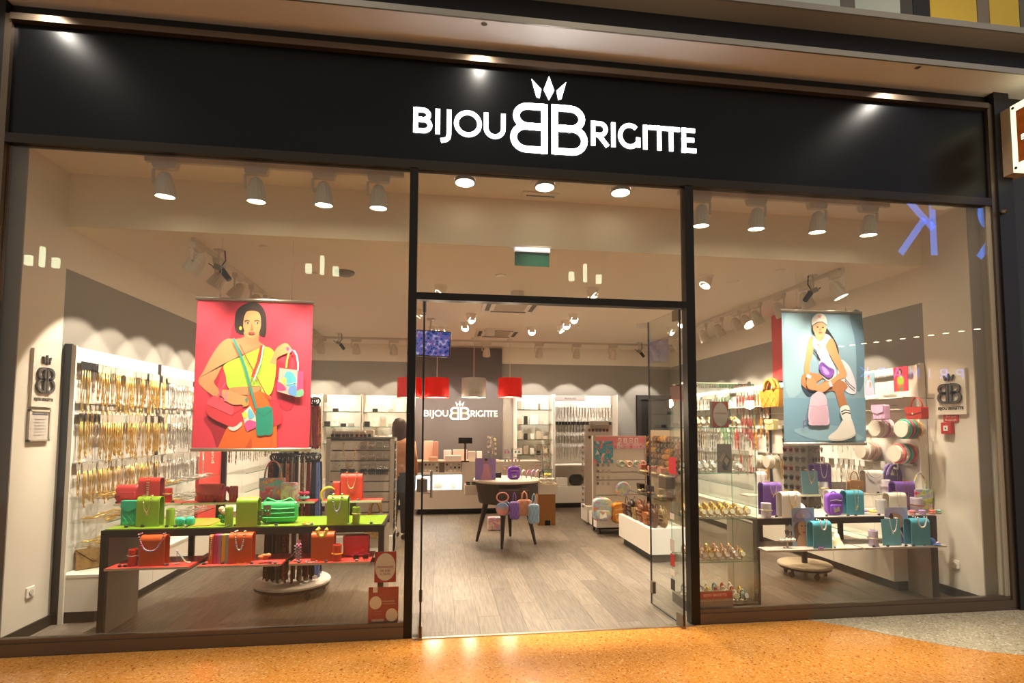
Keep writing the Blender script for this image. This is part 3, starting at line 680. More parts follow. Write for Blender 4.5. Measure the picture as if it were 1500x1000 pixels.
LEO = patch_mat('leopard_print', ['3a2a18', 'b08a50', '2a1c10', 'c8a468', '4a3420'], 60)
PAIS = patch_mat('paisley_print', ['6a1c14', 'c0501c', '2a1410', 'd08030', '8a1c1c'], 40)
STRAW = patch_mat('woven_straw', ['8a6434', 'c49a5c', '6e4c24', 'd8b070'], 70, .8)
def handle_arc(mb, hw, z0, h, r, y=0, n=12, seg=6):
    mb.tube([(hw*math.cos(PI*i/n), y, z0+h*math.sin(PI*i/n)) for i in range(n+1)], r, seg)
def quilt(mb, wd, h, y, z0=0, n=3):
    for i in range(-n, n+1):
        for s in (-1, 1):
            x0 = wd*i/n; a = []
            for k in range(9):
                z = h*k/8; x = x0+s*wd*.5*(k/8)*1.1
                if abs(x) < wd/2*.96: a.append((x, y, z0+z))
            if len(a) > 2: mb.tube(a, .0022, 4)
def bag(kind, label, mt, loc, wd, h, d=None, rz=0, group=None, mt2=None, hardware=GOLDL):
    d = d or wd*.38; mt2 = mt2 or mt
    loc = (loc[0], loc[1], loc[2]+.0015); t = thing('handbag', label, 'bag', loc, rz, group)
    if kind == 'flap':                           # boxy body with flap and top handle
        hb = h*.56; MB().rbox((0, 0, hb/2), (wd, d, hb), wd*.06, 3).build('body', mt, t)
        MB().prism([(-wd/2*1.01, hb*1.01), (-wd/2*1.01, hb*.52), (-wd*.05, hb*.38), (wd/2*1.01, hb*.60), (wd/2*1.01, hb*1.01)], -d/2-.006, -d/2-.001).build('flap', mt2, t)
        m_ = MB(); handle_arc(m_, wd*.34, hb, h-hb, wd*.035); m_.build('handle', mt2, t, smooth=True)
        MB().box((0, -d/2-.008, hb*.46), (wd*.08, .006, wd*.06)).build('clasp', hardware, t)
    elif kind == 'small':
        MB().rbox((0, 0, h/2), (wd, d, h), wd*.14, 4).build('body', mt, t)
        m_ = MB()
        P = [(-wd*.48, -d*.3, h*.9), (-wd*.55, -d*.5, h*.55), (-wd*.25, -d*.55, h*.92), (wd*.25, -d*.5, h*.98), (wd*.52, -d*.3, h*.7), (wd*.5, -d*.2, h*.3)]
        for a, b in zip(P, P[1:]):
            for j in range(6): m_.bead(Vector(a).lerp(Vector(b), j/6), wd*.028)
        m_.build('chain_strap', SILV, t)
    elif kind == 'phone':                        # slim envelope pouch with quilting
        MB().rbox((0, 0, h/2), (wd, d, h), wd*.06, 2).build('body', mt, t)
        MB().prism([(-wd/2, h*.98), (-wd/2, h*.70), (0, h*.55), (wd/2, h*.70), (wd/2, h*.98)], -d/2-.006, -d/2-.001).build('flap', mt, t)
        q = MB(); quilt(q, wd, h*.5, -d/2-.001, .01); q.build('quilting', mt2, t)
    elif kind == 'soft':                         # padded shoulder bag
        MB().rbox((0, 0, h*.45), (wd, d, h*.9), h*.25, 5, .8).build('body', mt, t, smooth=True)
        m_ = MB()
        for z in (.28, .48, .68): m_.tube([(-wd*.45, -d*.5, h*z*.9), (0, -d*.53, h*z*.86), (wd*.45, -d*.5, h*z*.9)], .006, 5)
        m_.build('padding_seam', mt2, t)
        m_ = MB(); m_.tube([(-wd*.46, 0, h*.75), (-wd*.3, -.01, h*.99), (0, -.02, h*.82), (wd*.3, -.01, h*.99), (wd*.46, 0, h*.75)], wd*.035, 6); m_.build('strap', mt, t, smooth=True)
        MB().ring((wd*.44, -d*.3, h*.78), .012, .003, 10, 4, (0, 1, 0)).ring((-wd*.44, -d*.3, h*.78), .012, .003, 10, 4, (0, 1, 0)).build('ring_fitting', SILV, t)
    elif kind == 'pouch':                        # zipped barrel pouch
        MB().rbox((0, 0, h/2), (wd, d, h), h*.3, 5, .7).build('body', mt, t, smooth=True)
        MB().tube([(-wd*.42, -d*.2, h*.93), (0, -d*.2, h*.985), (wd*.42, -d*.2, h*.93)], .004, 5).build('zip', hardware, t)
        m_ = MB()
        for i in range(7): m_.bead((-wd*.49, -d*.3, h*.85-i*h*.1), .007)
        m_.build('tassel', COPP, t)
        MB().rbox((wd*.05, -d*.52, h*.42), (wd*.6, .01, h*.4), h*.1, 3).build('front_pocket', mt2, t)
    elif kind == 'quilted':
        MB().rbox((0, 0, h/2), (wd, d, h), h*.12, 4).build('body', mt, t)
        q = MB(); quilt(q, wd, h*.94, -d/2-.001, .01, 4); q.build('quilting', mt2, t)
        MB().prism([(-wd/2, h), (-wd/2, h*.55), (0, h*.38), (wd/2, h*.55), (wd/2, h)], -d/2-.008, -d/2-.002).build('flap', mt, t)
    elif kind == 'tote':
        MB().add([(-wd*.42, -d*.4, 0), (wd*.42, -d*.4, 0), (wd*.42, d*.4, 0), (-wd*.42, d*.4, 0), (-wd/2, -d/2, h*.62), (wd/2, -d/2, h*.62), (wd/2, d/2, h*.62), (-wd/2, d/2, h*.62)], [(3, 2, 1, 0), (4, 5, 6, 7), (0, 1, 5, 4), (2, 3, 7, 6), (1, 2, 6, 5), (3, 0, 4, 7)]).build('body', mt, t)
        for s in (-1, 1):
            m_ = MB(); handle_arc(m_, wd*.24, h*.6, h*.4, wd*.06, s*d*.4); m_.build('handle', mt, t, smooth=True)
        q = MB(); quilt(q, wd*.84, h*.6, -d*.46, .0); q.build('quilting', mt2, t)
    elif kind == 'backpack':
        MB().rbox((0, 0, h/2), (wd, d, h), wd*.28, 5, .4).build('body', mt, t, smooth=True)
        MB().rbox((0, -d*.55, h*.28), (wd*.75, d*.3, h*.42), wd*.12, 3).build('front_pocket', mt2, t, smooth=True)
        MB().tube([(-wd*.36, -d*.52, h*.66), (0, -d*.55, h*.7), (wd*.36, -d*.52, h*.66)], .004, 5).build('zip', SILV, t)
        m_ = MB(); handle_arc(m_, wd*.16, h*.97, h*.1, .006); m_.build('top_loop', mt, t)
        MB().prism([(-wd*.2, h*.12), (wd*.2, h*.2), (wd*.12, h*.42), (-.01, h*.28), (-wd*.18, h*.4)], -d*.73, -d*.70).build('badge', SILV, t)
    elif kind == 'tan':
        MB().rbox((0, 0, h*.3), (wd, d, h*.6), wd*.2, 4).build('body', mt, t)
        MB().prism([(-wd/2, h*.6), (-wd/2, h*.36), (0, h*.2), (wd/2, h*.36), (wd/2, h*.6)], -d/2-.006, -d/2-.001).build('flap', mt, t)
        m_ = MB(); handle_arc(m_, wd*.3, h*.55, h*.45, .006); m_.build('handle', mt, t)
        MB().ring((0, -d/2-.008, h*.28), .012, .003, 10, 4, (0, 1, 0)).build('clasp', GOLD, t)
    return t
def headband(label, mt, loc, R, r, rz=0, tilt=0, group=None, cat='headband', a0=-20, a1=200):
    P = [(R*math.cos(math.radians(a)), 0, R*.15+R*math.sin(math.radians(a))*1.05) for a in [a0+(a1-a0)*i/16 for i in range(17)]]
    rs = [r*(.35+.65*math.sin(PI*i/16)) for i in range(17)]
    o = MB().tube(P, rs, 7).build('headband', mt, None, (loc[0], loc[1], loc[2]+R*.25+.007), (tilt, 0, rz), smooth=True); return tag(o, label, cat, group)
def scrunchie(label, mt, loc, R, group=None, ax=(0, .3, 1)):
    n = 22; A = Vector(ax).normalized(); a = A.cross(Vector((1, 0, 0))).normalized(); b = A.cross(a)
    P = [a*R*math.cos(2*PI*i/n)+b*R*math.sin(2*PI*i/n)+A*R*.12*(1 if i % 2 else -1) for i in range(n)]
    o = MB().tube(P, [R*.38*(1 if i % 2 else .62) for i in range(n)], 7, True).build('scrunchie', mt, None, (loc[0], loc[1], loc[2]+R*.5), smooth=True); return tag(o, label, 'hair tie', group)
def glasses_mesh(mt_frame, mt_lens, wd=.14):
    mb = MB()
    for s in (-1, 1):
        mb.ring((s*wd*.26, 0, 0), wd*.21, wd*.022, 12, 4, (0, 1, 0), .8); mb.tube([(s*wd*.47, 0, .01), (s*wd*.49, .03, .01), (s*wd*.47, .11, -.008)], wd*.016, 4)
    mb.tube([(-wd*.48, 0, wd*.13), (-wd*.1, 0, wd*.09), (wd*.1, 0, wd*.09), (wd*.48, 0, wd*.13)], wd*.028, 4); mb.cur = 1
    for s in (-1, 1): mb.add([(s*wd*.26+wd*.19*math.cos(2*PI*i/10), 0, wd*.155*math.sin(2*PI*i/10)) for i in range(10)], [tuple(range(10))])
    return mb.mesh('sunglasses', [mt_frame, mt_lens])
def bracelet(label, mt, loc, R, r, ax=(0, 0, 1), group=None, bead=False):
    mb = MB()
    if bead:
        n = max(10, int(2*PI*R/(r*2.1))); A = Vector(ax).normalized(); a = A.cross(Vector((1, 0, .01))).normalized(); b = A.cross(a)
        for i in range(n): mb.bead(a*R*math.cos(2*PI*i/n)+b*R*math.sin(2*PI*i/n), r)
    else: mb.ring((0, 0, 0), R, r, 16, 5, ax)
    o = mb.build('bracelet', mt, None, loc, smooth=True); return tag(o, label, 'bracelet', group)
def pic(poly_list, to_local, y0, dy=.0004):
    """flat print: list of (hex, polygon) painted one over the other, each a thin sheet of ink"""
    mb = MB(); ms = []
    for i, (hx, poly) in enumerate(poly_list):
        if hx not in ms: ms.append(hx)
        mb.cur = ms.index(hx); P = [to_local(p) for p in poly]; y = y0-dy*(i+1)
        mb.add([(p[0], y, p[1]) for p in P], [tuple(range(len(P)))])
    me = mb.mesh('print', [mat(h, .55) for h in ms])
    bm = bmesh.new(); bm.from_mesh(me); bmesh.ops.triangulate(bm, faces=bm.faces, ngon_method='EAR_CLIP'); bm.to_mesh(me); bm.free()
    return me
def ell(cx, cy, rx, ry, n=18, a0=0, a1=360): return [(cx+rx*math.cos(math.radians(a0+(a1-a0)*i/n)), cy+ry*math.sin(math.radians(a0+(a1-a0)*i/n))) for i in range(n)]
def ribbon(pts, wd):
    L = []; R = []
    for i, p in enumerate(pts):
        a = pts[max(i-1, 0)]; b = pts[min(i+1, len(pts)-1)]; dx, dy = b[0]-a[0], b[1]-a[1]; l = math.hypot(dx, dy) or 1
        L.append((p[0]-dy/l*wd/2, p[1]+dx/l*wd/2)); R.append((p[0]+dy/l*wd/2, p[1]-dx/l*wd/2))
    return L+R[::-1]
SP = smooth_poly
WOMAN_A = [  # crop coordinates of the red poster
 ('dd3a4c', [(45, 70), (692, 82), (672, 950), (22, 950)]),
 ('b42336', SP([(225, 300), (240, 240), (270, 200), (300, 260), (290, 300), (210, 420), (190, 470), (130, 640), (90, 600), (150, 440)])),
 ('a81f30', SP([(75, 780), (110, 760), (220, 820), (240, 860), (170, 940), (150, 940), (120, 850)])),
 ('b42336', SP([(500, 440), (560, 470), (610, 560), (600, 700), (540, 720), (500, 640)])),
 ('35231c', SP([(255, 210), (270, 150), (310, 105), (365, 90), (410, 108), (438, 160), (443, 230), (434, 292), (400, 282), (380, 250), (330, 284), (285, 276), (262, 260)])),
 ('b98457', SP([(312, 262), (395, 262), (398, 318), (440, 352), (400, 385), (280, 370), (240, 315), (310, 296)])),
 ('c08b5b', SP([(215, 303), (262, 312), (300, 335), (410, 345), (400, 390), (200, 452), (185, 460), (150, 530), (135, 560), (170, 606), (208, 640), (190, 668), (140, 645), (62, 585), (44, 545), (70, 500), (112, 420), (165, 340)])),
 ('c9945f', SP([(304, 190), (318, 152), (355, 140), (398, 152), (411, 195), (408, 240), (390, 285), (358, 304), (328, 288), (308, 240)])),
 ('2e1d18', SP([(365, 92), (335, 130), (310, 185), (304, 262), (283, 276), (256, 220), (268, 140), (318, 100)])),
 ('2e1d18', SP([(362, 92), (398, 135), (410, 190), (412, 262), (430, 294), (440, 270), (443, 200), (426, 132), (395, 98)])),
 ('3a2820', ribbon([(315, 202), (328, 196), (345, 202)], 5)), ('3a2820', ribbon([(372, 202), (388, 196), (402, 203)], 5)),
 ('4a4038', ell(330, 212, 11, 5)), ('4a4038', ell(386, 213, 11, 5)), ('e8e0d8', ell(326, 212, 4, 3)), ('e8e0d8', ell(382, 213, 4, 3)),
 ('a8774c', SP([(356, 215), (366, 245), (360, 254), (348, 250), (352, 240)])), ('9c4a3a', SP([(336, 270), (356, 265), (378, 270), (357, 281)])),
 ('e2c23c', ell(292, 243, 8, 11)), ('c2945f', ell(292, 241, 3, 6)),
 ('a9cc3a', SP([(196, 456), (300, 408), (425, 352), (482, 372), (488, 410), (466, 442), (500, 456), (490, 560), (470, 625), (440, 638), (412, 620), (400, 582), (300, 588), (222, 594), (205, 520)], 3)),
 ('c9945f', SP([(466, 448), (500, 452), (506, 418), (545, 396), (592, 378), (580, 348), (555, 330), (520, 345), (496, 370), (478, 410)])),
 ('d98a6a', ribbon([(548, 362), (568, 358), (582, 366)], 7)), ('e0428a', ell(568, 364, 9, 11)),
 ('bb8655', SP([(232, 592), (400, 584), (404, 606), (370, 632), (250, 628)])),
 ('e0641f', [(240, 628), (330, 640), (400, 608), (470, 640), (486, 700), (504, 800), (506, 946), (358, 946), (355, 880), (318, 946), (158, 946), (205, 840), (235, 790)]),
 ('c94f17', SP([(355, 880), (340, 910), (318, 946), (358, 946)], 2)), ('d45a1b', ribbon([(470, 690), (478, 800), (470, 940)], 14)),
 ('c03040', SP([(455, 660), (500, 665), (520, 690), (532, 790), (500, 812), (480, 806), (478, 720)], 2)),
 ('d33a44', SP([(95, 690), (130, 640), (190, 655), (322, 700), (318, 770), (270, 820), (225, 815), (130, 772), (96, 738)])),
 ('e2515c', SP([(95, 688), (135, 642), (200, 655), (250, 690), (240, 752), (170, 720)])), ('b52c38', ribbon([(98, 690), (170, 722), (240, 754), (320, 702)], 4)),
 ('f0d6c8', SP([(222, 820), (262, 818), (296, 790), (300, 812), (262, 842), (230, 836)])),
 ('e8d6c0', [(300, 742), (350, 698), (404, 808), (332, 846)]), ('e0508c', SP([(318, 800), (350, 780), (400, 806), (334, 842)])), ('6fb8d4', SP([(335, 730), (352, 715), (375, 760), (345, 775)])), ('efd24a', SP([(303, 744), (322, 730), (336, 752), (315, 770)])),
 ('1f8a72', SP([(386, 716), (420, 708), (478, 708), (480, 856), (440, 866), (390, 870), (384, 800)], 2)), ('157060', ribbon([(392, 728), (430, 760), (474, 722)], 4)),
 ('c9945f', SP([(172, 612), (215, 604), (290, 632), (336, 650), (340, 690), (312, 704), (300, 690), (250, 690), (205, 664)])),
 ('d8486a', ribbon([(172, 598), (180, 640)], 14)), ('e880a0', ribbon([(212, 618), (204, 668)], 12)), ('2e9a86', ell(330, 662, 9, 12)), ('d8a42c', ell(316, 688, 7, 9)),
 ('2f8f84', ribbon([(252, 304), (290, 390), (325, 490), (352, 590), (385, 712)], 13)), ('a34a3a', ribbon([(290, 340), (330, 420), (380, 510), (405, 560), (440, 625), (470, 660)], 6)),
 ('d33a2c', ribbon([(417, 345), (395, 440), (362, 530)], 14)), ('f0e8d8', ribbon([(430, 345), (410, 450), (372, 550)], 8)), ('8a7a58', ribbon([(362, 545), (345, 590), (330, 680)], 6)),
 ('c85a86', ribbon([(212, 558), (178, 606), (165, 650)], 6)),
 ('e8d24c', ribbon([(562, 476), (566, 430), (576, 392)], 10)), ('e88ab0', ribbon([(576, 392), (592, 370), (608, 376)], 9)), ('9fd4dc', ribbon([(608, 376), (622, 400), (630, 450), (630, 490)], 10)),
 ('f2b0a0', [(522, 476), (632, 490), (622, 648), (508, 612)]), ('5fb8c8', SP([(560, 500), (600, 505), (622, 560), (590, 590), (545, 560)])), ('f2d85a', SP([(535, 540), (560, 535), (560, 575), (530, 575)])), ('e0487a', SP([(512, 560), (545, 575), (560, 605), (512, 605)])), ('6a9ad0', SP([(580, 590), (620, 580), (618, 640), (575, 625)])), ('f0e0d0', ribbon([(512, 550), (570, 572), (620, 562)], 3)),
 ('d84a78', [(630, 490), (662, 497), (662, 640), (622, 646)]), ('7fb890', SP([(624, 612), (660, 600), (660, 638), (624, 645)], 2)),
]
def polyto(src, f): return [(h, [f(p) for p in P]) for h, P in src]
WOMAN_B = [  # crop coordinates of the blue poster
 ('7e9cab', [(66, 78), (604, 86), (630, 940), (84, 940)]), ('6f93a6', [(80, 650), (625, 650), (630, 940), (84, 940)]), ('8fadb8', SP([(90, 100), (260, 100), (240, 350), (200, 600), (95, 600)])), ('5b7888', SP([(520, 95), (600, 100), (618, 500), (570, 600), (560, 300)])),
 ('86a7b6', SP([(150, 860), (400, 830), (560, 880), (600, 930), (300, 930)])),
 ('1d1c20', SP([(350, 180), (372, 190), (420, 262), (444, 320), (446, 372), (432, 356), (400, 280), (355, 225)])),
 ('22384a', SP([(196, 560), (240, 600), (300, 610), (250, 640), (215, 610)])),
 ('d6cfd8', SP([(465, 395), (510, 430), (540, 490), (560, 560), (556, 620), (500, 610), (450, 540), (440, 450)])), ('26303c', ribbon([(488, 520), (520, 560), (556, 588)], 5)), ('26303c', ribbon([(486, 532), (518, 576), (552, 604)], 5)),
 ('b57a4e', SP([(196, 520), (210, 492), (260, 480), (345, 505), (300, 545), (260, 600), (205, 566)])),
 ('a86c44', SP([(380, 520), (470, 535), (505, 575), (478, 605), (490, 650), (502, 705), (456, 716), (430, 640), (408, 600), (330, 610), (300, 580)])),
 ('d3c8d4', SP([(278, 240), (310, 262), (350, 222), (396, 250), (362, 300), (385, 370), (412, 430), (430, 490), (392, 540), (330, 500), (310, 400), (300, 335), (272, 305)])),
 ('c58c5e', SP([(276, 236), (246, 262), (232, 340), (222, 400), (214, 470), (232, 510), (252, 500), (252, 430), (268, 370), (276, 320), (268, 290)])),
 ('c58c5e', SP([(394, 250), (420, 285), (444, 360), (496, 478), (488, 512), (440, 530), (392, 566), (376, 545), (440, 492), (446, 470), (402, 392), (368, 330), (358, 300)])),
 ('c99468', SP([(298, 215), (342, 215), (350, 240), (320, 272), (292, 250)])),
 ('cf9c70', SP([(274, 160), (300, 140), (340, 142), (362, 168), (358, 205), (342, 236), (318, 245), (292, 232), (276, 200)])),
 ('1d1c20', ribbon([(268, 165), (268, 200), (280, 225)], 8)),
 ('d8d2c6', SP([(264, 158), (268, 118), (300, 90), (335, 90), (360, 115), (364, 160), (335, 142), (300, 146), (275, 166)])), ('e0a0a0', ell(316, 106, 12, 12)), ('3b3a3c', ribbon([(272, 166), (300, 147), (335, 143), (362, 162)], 4)),
 ('4a3a32', ell(303, 178, 7, 4)), ('4a3a32', ell(338, 180, 7, 4)), ('b0584e', SP([(308, 214), (322, 210), (336, 214), (322, 220)])), ('b58058', SP([(320, 182), (326, 198), (314, 200)])),
 ('26222c', ribbon([(275, 330), (300, 360), (320, 400)], 9)), ('c8a04c', ribbon([(305, 285), (320, 315), (322, 340)], 3)), ('c0b8b0', ribbon([(300, 280), (325, 300), (345, 275)], 3)),
 ('7a4aa0', SP([(312, 430), (334, 410), (372, 440), (412, 462), (402, 500), (372, 516), (325, 482)])), ('b48ad0', SP([(330, 440), (360, 455), (380, 490), (350, 490)])), ('5a3484', ribbon([(330, 420), (395, 470)], 5)),
 ('c58c5e', SP([(236, 510), (268, 515), (300, 560), (285, 596), (245, 590), (228, 560)])), ('c58c5e', SP([(310, 560), (375, 540), (392, 566), (340, 610), (290, 600), (285, 580)])), ('d8d0d4', ribbon([(228, 500), (256, 512)], 22)), ('d0b8c8', ribbon([(380, 540), (392, 575)], 20)),
 ('d9b8c8', SP([(246, 690), (262, 635), (300, 608), (335, 615), (358, 650), (366, 700), (376, 770), (374, 824), (310, 830), (250, 828), (236, 790)])), ('a07a8a', ribbon([(246, 702), (300, 706), (366, 698)], 3)), ('cba8ba', SP([(258, 715), (360, 710), (366, 820), (256, 820)], 2)), ('7a5a8a', ribbon([(240, 790), (205, 805), (206, 850)], 7)), ('58627a', ribbon([(236, 720), (232, 770), (240, 810)], 6)),
 ('e8e2da', SP([(450, 716), (505, 702), (522, 780), (528, 806), (470, 800)])), ('2a2a30', ribbon([(456, 742), (482, 728), (514, 736)], 7)), ('2a2a30', ribbon([(460, 758), (486, 744), (518, 752)], 7)),
 ('e4ddd2', SP([(370, 912), (385, 892), (430, 855), (470, 792), (500, 806), (526, 800), (545, 850), (548, 895), (500, 922), (440, 934), (385, 930)])), ('cfc6ba', ribbon([(376, 922), (440, 926), (500, 916), (546, 890)], 8)),
]
# ================================================================ hanging posters
def poster(label, label2, corners, Y, src, mapf, redback=None):
    (x0, y0), (x1, y1) = corners
    a = onY(x0, y0, Y); b = onY(x1, y1, Y); zt, zb = a.z, b.z; cx = (a.x+b.x)/2; wd = b.x-a.x
    t = thing('hanging_poster', label, 'poster', (cx, Y, zb))
    MB().box((0, 0, (zt-zb)/2), (wd, .003, zt-zb)).build('poster_sheet', mat(src[0][0], .5), t)
    loc = lambda p: (lambda q: (q.x-cx, q.z-zb))(onY(*mapf(p), Y))
    pr_ = put('print', pic(src, loc, -.0017), t)
    for z, nm in ((zt-zb+.012, 'top_rail'), (-.012, 'bottom_rail')):
        MB().cyl((-wd/2-.012, 0, z), (wd/2+.012, 0, z), .016, 12).build(nm, ALU, t, smooth=True)
    for s in (-.62, .62):
        w = MB().cyl((s*wd/2, 0, zt-zb+.02), (s*wd/2, 0, ZC-zb), .0012, 4).box((s*wd/2, 0, zt-zb+.04), (.008, .008, .03)).build('wire', STEEL, t)
    if label2:
        r = thing('hanging_poster', label2, 'poster', (cx-.03, Y+.06, zb))
        MB().box((0, 0, (zt-zb)/2), (wd, .003, zt-zb)).build('poster_sheet', mat('c2303c', .5), r)
        MB().cyl((-wd/2+.03, 0, zt-zb+.0), (wd/2+.03, 0, zt-zb+.0), .012, 10).build('top_rail', ALU, r)
    return t
YP = .70
poster('large red poster of a model in a lime top holding bags', 'plain red back poster hanging behind the lime top model poster', ((290, 439), (453, 656)), YP, WOMAN_A, lambda p: (280+p[0]/4, 420+p[1]/4))
poster('large blue poster of a model in a cap with a pink backpack', None, ((1145, 456), (1267, 648)), YP, WOMAN_B, lambda p: (1130+p[0]/4.547, 440+p[1]/4.547))

# ================================================================ display tables in the windows
def display_table(label, x0, x1, topm, shelfm, lower, upper, panel_in, zt=.80, zl=.535, zu=.93, posts=()):
    t = thing('display_table', label, 'table', ((x0+x1)/2, .55, 0)); cx = (x0+x1)/2
    y0, y1 = -.22, .26; B_ = mat('211c1a', .35)
    hw = (x1-x0)/2
    MB().bb((-hw+.02, y0+.01, zt-.008), (hw-.02, y1-.01, zt)).build('table_top', topm, t)
    MB().bb((-hw, y0, zt-.062), (hw, y0+.03, zt-.009)).bb((-hw, y1-.03, zt-.062), (hw, y1, zt-.009)).bb((-hw, y0+.03, zt-.03), (hw, y1-.03, zt-.009)).build('apron', B_, t)
    for s in (-1, 1):
        MB().bb((s*hw, y0, 0), (s*(hw-.045), y0+.03, zt-.062)).build('leg_edge', B_, t)
        MB().bb((s*(hw-.002), y0+.03, .0), (s*(hw-.043), y1, zt-.062)).build('side_panel', mat('a79c8e', .45, var=.06, vs=3.), t)
    for x in posts: MB().bb((x-cx-.02, .02, zl-.03), (x-cx+.02, .05, zt-.03)).build('post', B_, t)
    MB().bb((-hw+.12, -.10, zl-.035), (hw-.12, -.07, zl-.014)).build('shelf_rail', B_, t)
    for a, b in lower:
        MB().bb((a-cx, -.36, zl-.014), (b-cx, .0, zl)).build('lower_shelf', shelfm, t)
        MB().bb((a-cx, -.364, zl-.015), (b-cx, -.36, zl+.001)).build('lower_shelf_edge', ALU, t)
    for a, b in upper:
        MB().bb((a-cx, .26, zu-.016), (b-cx, .41, zu)).build('upper_shelf', shelfm, t)
        MB().bb((a-cx, .255, zu-.018), (b-cx, .26, zu+.001)).build('upper_shelf_edge', mat('c9c6a8', .4), t)
    for x in [(a+b)/2 for a, b in upper]: MB().bb((x-cx-.025, .33, zt-.03), (x-cx+.025, .36, zu-.016)).build('riser', B_, t)
    MB().bb((-hw+.2, .24, zt-.06), (hw-.2, .36, zt-.035)).build('riser_rail', B_, t)
    return t
LIME = mat('8cae2e', .3, coat=.2); CORAL = mat('d8453a', .4)
ltx = lambda px, Y, py=800: onY(px, py, Y).x
display_table('long black-framed display table with lime green top and red shelves', -2.585, -.455, LIME, CORAL,
    [(ltx(148, .14), ltx(273, .14)), (ltx(285, .14), ltx(409, .14)), (ltx(421, .14), ltx(541, .14))],
    [(ltx(161, .76, 735), ltx(262, .76, 735)), (ltx(264, .76, 735), ltx(360, .76, 735)), (ltx(362, .76, 735), ltx(459, .76, 735)), (ltx(469, .76, 735), ltx(558, .76, 735))], None, posts=(ltx(207, .53), ltx(276, .53), ltx(392, .53)))
GREYT = mat('cdbfb2', .35, coat=.1)
rtx0 = 2.70
display_table('long black-framed display table with pale grey top and shelves', 2.80, 4.64, GREYT, GREYT,
    [(ltx(1128, .14), ltx(1270, .14)), (ltx(1273, .14), ltx(1394, .14))],
    [(ltx(1100, .76, 725), ltx(1208, .76, 725)), (ltx(1210, .76, 725), ltx(1320, .76, 725))], None, zt=.785, zl=.53, zu=.925, posts=(ltx(1119, .53), ltx(1238, .53)))

# ---------------------------------------------------------------- goods on the red and green table
LO, MI, UP = (.22, .275), (.36, .77), (.84, .89)
G = 'red and green table'
def put_stand(px0, px1, yt, yb, z, lim, hx, label, neck=None):
    loc, wd, h = spec(px0, px1, yt, yb, z, lim); stand(label, hx, loc, wd, h, d=min(.09, wd*.7))
    if neck:
        mt, drop, nl, kw = neck; d = min(.09, wd*.7)
        necklace(nl, loc, wd*kw.pop('hw', .22), h+.004, h*drop, -d/2-.003, mt, **kw)
    return loc, wd, h
MULTI = patch_mat('mixed_beads', ['e04a6a', 'f0c040', '40b0a0', 'e8e0d0', '5060c0', 'e87030'], 60, .25)
PINKB = patch_mat('pink_beads', ['d82a6a', 'f080b0', '30b0a0', 'c02060'], 60, .25)
put_stand(208, 244, 777, 821, .535, LO, 'c9561f', 'burnt orange necklace stand with a pink bead strand across its front', (PINKB, .55, 'short pink bead strand slung across an orange stand', dict(hw=.5, r=.006)))
put_stand(337, 371, 778, 822, .535, LO, 'd2561c', 'orange necklace stand beside the striped headband boards', (MULTI, .6, 'colourful bead necklace on the orange stand beside striped boards', dict(hw=.2, r=.006)))
put_stand(457, 490, 778, 820, .535, LO, 'd05a1e', 'orange necklace stand wearing a chunky yellow plastic chain', (mat('e8d65a', .3), .22, 'chunky yellow plastic chain on an orange stand', dict(hw=.2, r=.012, n=10)))
put_stand(203, 236, 727, 770, .80, MI, '8fb52e', 'lime green necklace stand beside the mint pouch', (GOLDL, .55, 'gold bead necklace on the lime stand beside the mint pouch', dict(hw=.18, r=.0045, pend=.012)))
put_stand(348, 379, 729, 771, .80, MI, '8fb52e', 'bare lime green necklace stand beside the green padded bag')
put_stand(480, 510, 730, 772, .80, MI, '8fb52e', 'lime green necklace stand wearing an orange bead strand', (MULTI, .58, 'orange mixed bead necklace with gold tail on a lime stand', dict(hw=.22, r=.006, pend=.008)))
put_stand(206, 237, 690, 726, .93, UP, 'b32a20', 'red necklace stand beside the red zipped pouch', (GOLDL, .8, 'gold chain with long pendant on the red stand beside the pouch', dict(hw=.05, r=.005, pend=.01)))
put_stand(500, 531, 692, 730, .93, UP, 'd23a22', 'red necklace stand wearing a gold ball chain', (GOLDL, .6, 'gold ball chain on the red stand near the straw bag', dict(hw=.24, r=.005)))
for px0, px1, yt, yb, z, lim, hx, lab in ((337, 347, 708, 730, .93, UP, 'c83228', 'narrow red stand with small beads beside the floral handbag'), (488, 498, 703, 730, .93, UP, 'd23a22', 'narrow plain red stand beside the yellow hair band'), (307, 313, 780, 822, .535, LO, 'd2661c', 'narrow orange stand with bead string before striped boards')):
    loc, wd, h = spec(px0, px1, yt, yb, z, lim); stand(lab, hx, loc, wd, h, d=.05)
    if 'bead' in lab:
        o = MB()
        for i in range(12): o.bead((0.004*math.sin(i), -.03, h*.95-h*.85*i/12), .006)
        tag(o.build('necklace', MULTI, None, loc, smooth=True), 'straight string of small beads on the '+('narrow orange' if 'orange' in lab else 'narrow red')+' stand', 'necklace')
